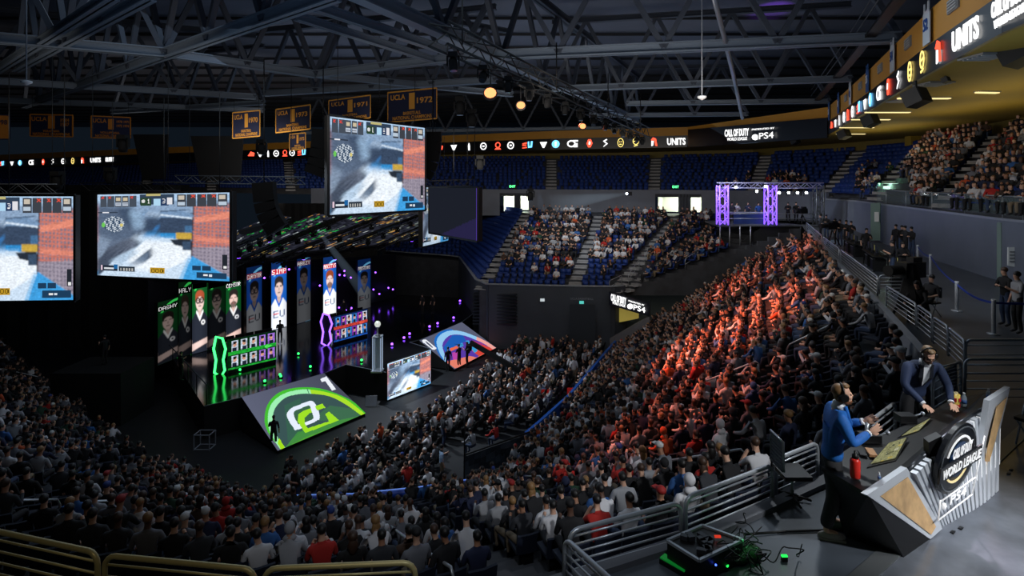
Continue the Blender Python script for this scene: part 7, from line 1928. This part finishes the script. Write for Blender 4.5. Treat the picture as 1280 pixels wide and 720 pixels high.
for c in IND:
    pr = proto(c['pose'])
    o = bpy.data.objects.new('spectator', pr[0]); COL.objects.link(o)
    o.location = c['p']; o.rotation_euler = (0, 0, c['rz']); o.scale = (c['s'],)*3
    for i, m in enumerate((SKIN[c['skin']], TOPM[c['top']], PANTM[c['pant']], SHOEM)):
        o.material_slots[i].link = 'OBJECT'; o.material_slots[i].material = m
    tag(o, ' '.join(LB[id(c)].replace(', rows','').split()[:16]), 'spectator', 'seated and standing spectators')
    h = bpy.data.objects.new('cap' if c['style'] == 'cap' else ('hood' if c['style'] == 'hood' else 'hair'), pr[4][c['style']]); COL.objects.link(h); h.parent = o
    h.material_slots[0].link = 'OBJECT'
    h.material_slots[0].material = CAPM[c['cap']][1] if c['style'] == 'cap' else (TOPM[c['top']] if c['style'] == 'hood' else HAIRC[c['hair']][1])
ml = SKIN+TOPM+PANTM+[SHOEM]+[h[1] for h in HAIRC]+[c[1] for c in CAPM]
items = []
for c in REST:
    _, v, t, l, _ = proto(c['pose'])
    hm = (3+12+3+1+3+c['cap']) if c['style'] == 'cap' else (3+12+3+1+c['hair'])
    mp = np.array([c['skin'], 3+c['top'], 15+c['pant'], 18, hm]); items.append((xf(v, c['p'], c['rz'], c['s']), t, mp[l]))
if items: stuff_mesh('spectators_beyond', items, ml, 'dense crowd of small distant spectators filling the stands, floor and upper deck', 'crowd')
# seats
sm = MB(); sm.box((0,.05,.42), (.46,.44,.06)); SP = sm.mesh('seat_pan', [SEATB])
bk = MB(); R = Matrix.Rotation(-.2, 3, 'X')
for k in range(5):
    x = -.2+.1*k; bk.box((x, -.24+abs(x)*.12-.02, .62), (.105,.045,.4), Matrix.Rotation(.18, 3, 'X') @ Matrix.Rotation(x*.6, 3, 'Z'))
BP = bk.mesh('backrest', [SEATB])
lg = MB(); lg.box((0,-.1,.2), (.3,.06,.4)); LP = lg.mesh('bracket', [BLACK])
def tri(mb):
    T = []
    for q in mb.f:
        for k in range(1, len(q)-1): T.append((q[0], q[k], q[k+1]))
    return np.array(mb.v), np.array(T)
cs = MB(); cs.box((0,.05,.42), (.46,.44,.07)); cs.box((0,-.22,.62), (.46,.06,.4), Matrix.Rotation(.18, 3, 'X')); cv, ct = tri(cs)
SEATS.sort(key=lambda c: (0 if not (-15 > PX(c['p'])[0] or PX(c['p'])[0] > 1295 or PX(c['p']+Vector((0,0,.9)))[1] > 722) else 1, c['p'].y))
SI = [s for s in SEATS if s['D'] is not None][:300]
ids = set(id(s) for s in SI)
g = {}
def colr(s):
    if s['D'] is MAIN: return 'navy'
    return 'blue'
sl = dedupe(SI, lambda s: ('occupied ' if s['full'] else 'empty ')+'dark blue arena seat, '+s['zone'])
near = sorted(IND, key=lambda c: c['p'].y)
for s in SI:
    o = thing('arena_seat', s['p'], '', 'seat', 'arena seats in the lower stand', s['rz'])
    if s['full']:
        c = min(IND, key=lambda c: (c['p']-s['p']).length)
        if (c['p']-s['p']).length < .3:
            w = 'navy seat under '+LB[id(c)]
            o['label'] = ' '.join(w.split()[:16])
        else: o['label'] = 'navy arena seat hidden among the crowd'
    else: o['label'] = sl[id(s)]
    for nm, me in (('seat_pan', SP), ('backrest', BP), ('bracket', LP)):
        q = bpy.data.objects.new(nm, me); COL.objects.link(q); q.parent = o
        if nm != 'bracket':
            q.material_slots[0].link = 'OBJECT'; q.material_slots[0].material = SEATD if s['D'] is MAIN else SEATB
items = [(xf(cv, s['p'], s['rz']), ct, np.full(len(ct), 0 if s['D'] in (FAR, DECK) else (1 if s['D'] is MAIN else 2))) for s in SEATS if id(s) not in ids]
stuff_mesh('seats_beyond', items, [SEATB, SEATD, BLACK], 'rows of distant blue folding seats in the stands and upper deck', 'seats')
print('CROWD', len(CROWD), 'VIS', len(VIS), 'SEATS', len(SEATS))
# ---------------------------------------------------------------- camera
cam = bpy.data.cameras.new('camera'); co = bpy.data.objects.new('camera', cam); COL.objects.link(co)
co.location = (0, 0, CZ); co.rotation_euler = (math.pi/2, 0, 0)
cam.sensor_width = 36; cam.lens = 36*F/1280; cam.shift_y = -(360-HY)/1280; cam.clip_end = 500; cam.clip_start = .1
S.camera = co
S.view_settings.view_transform = 'Standard'; S.view_settings.look = 'None'; S.view_settings.gamma = 1; S.view_settings.exposure = 0
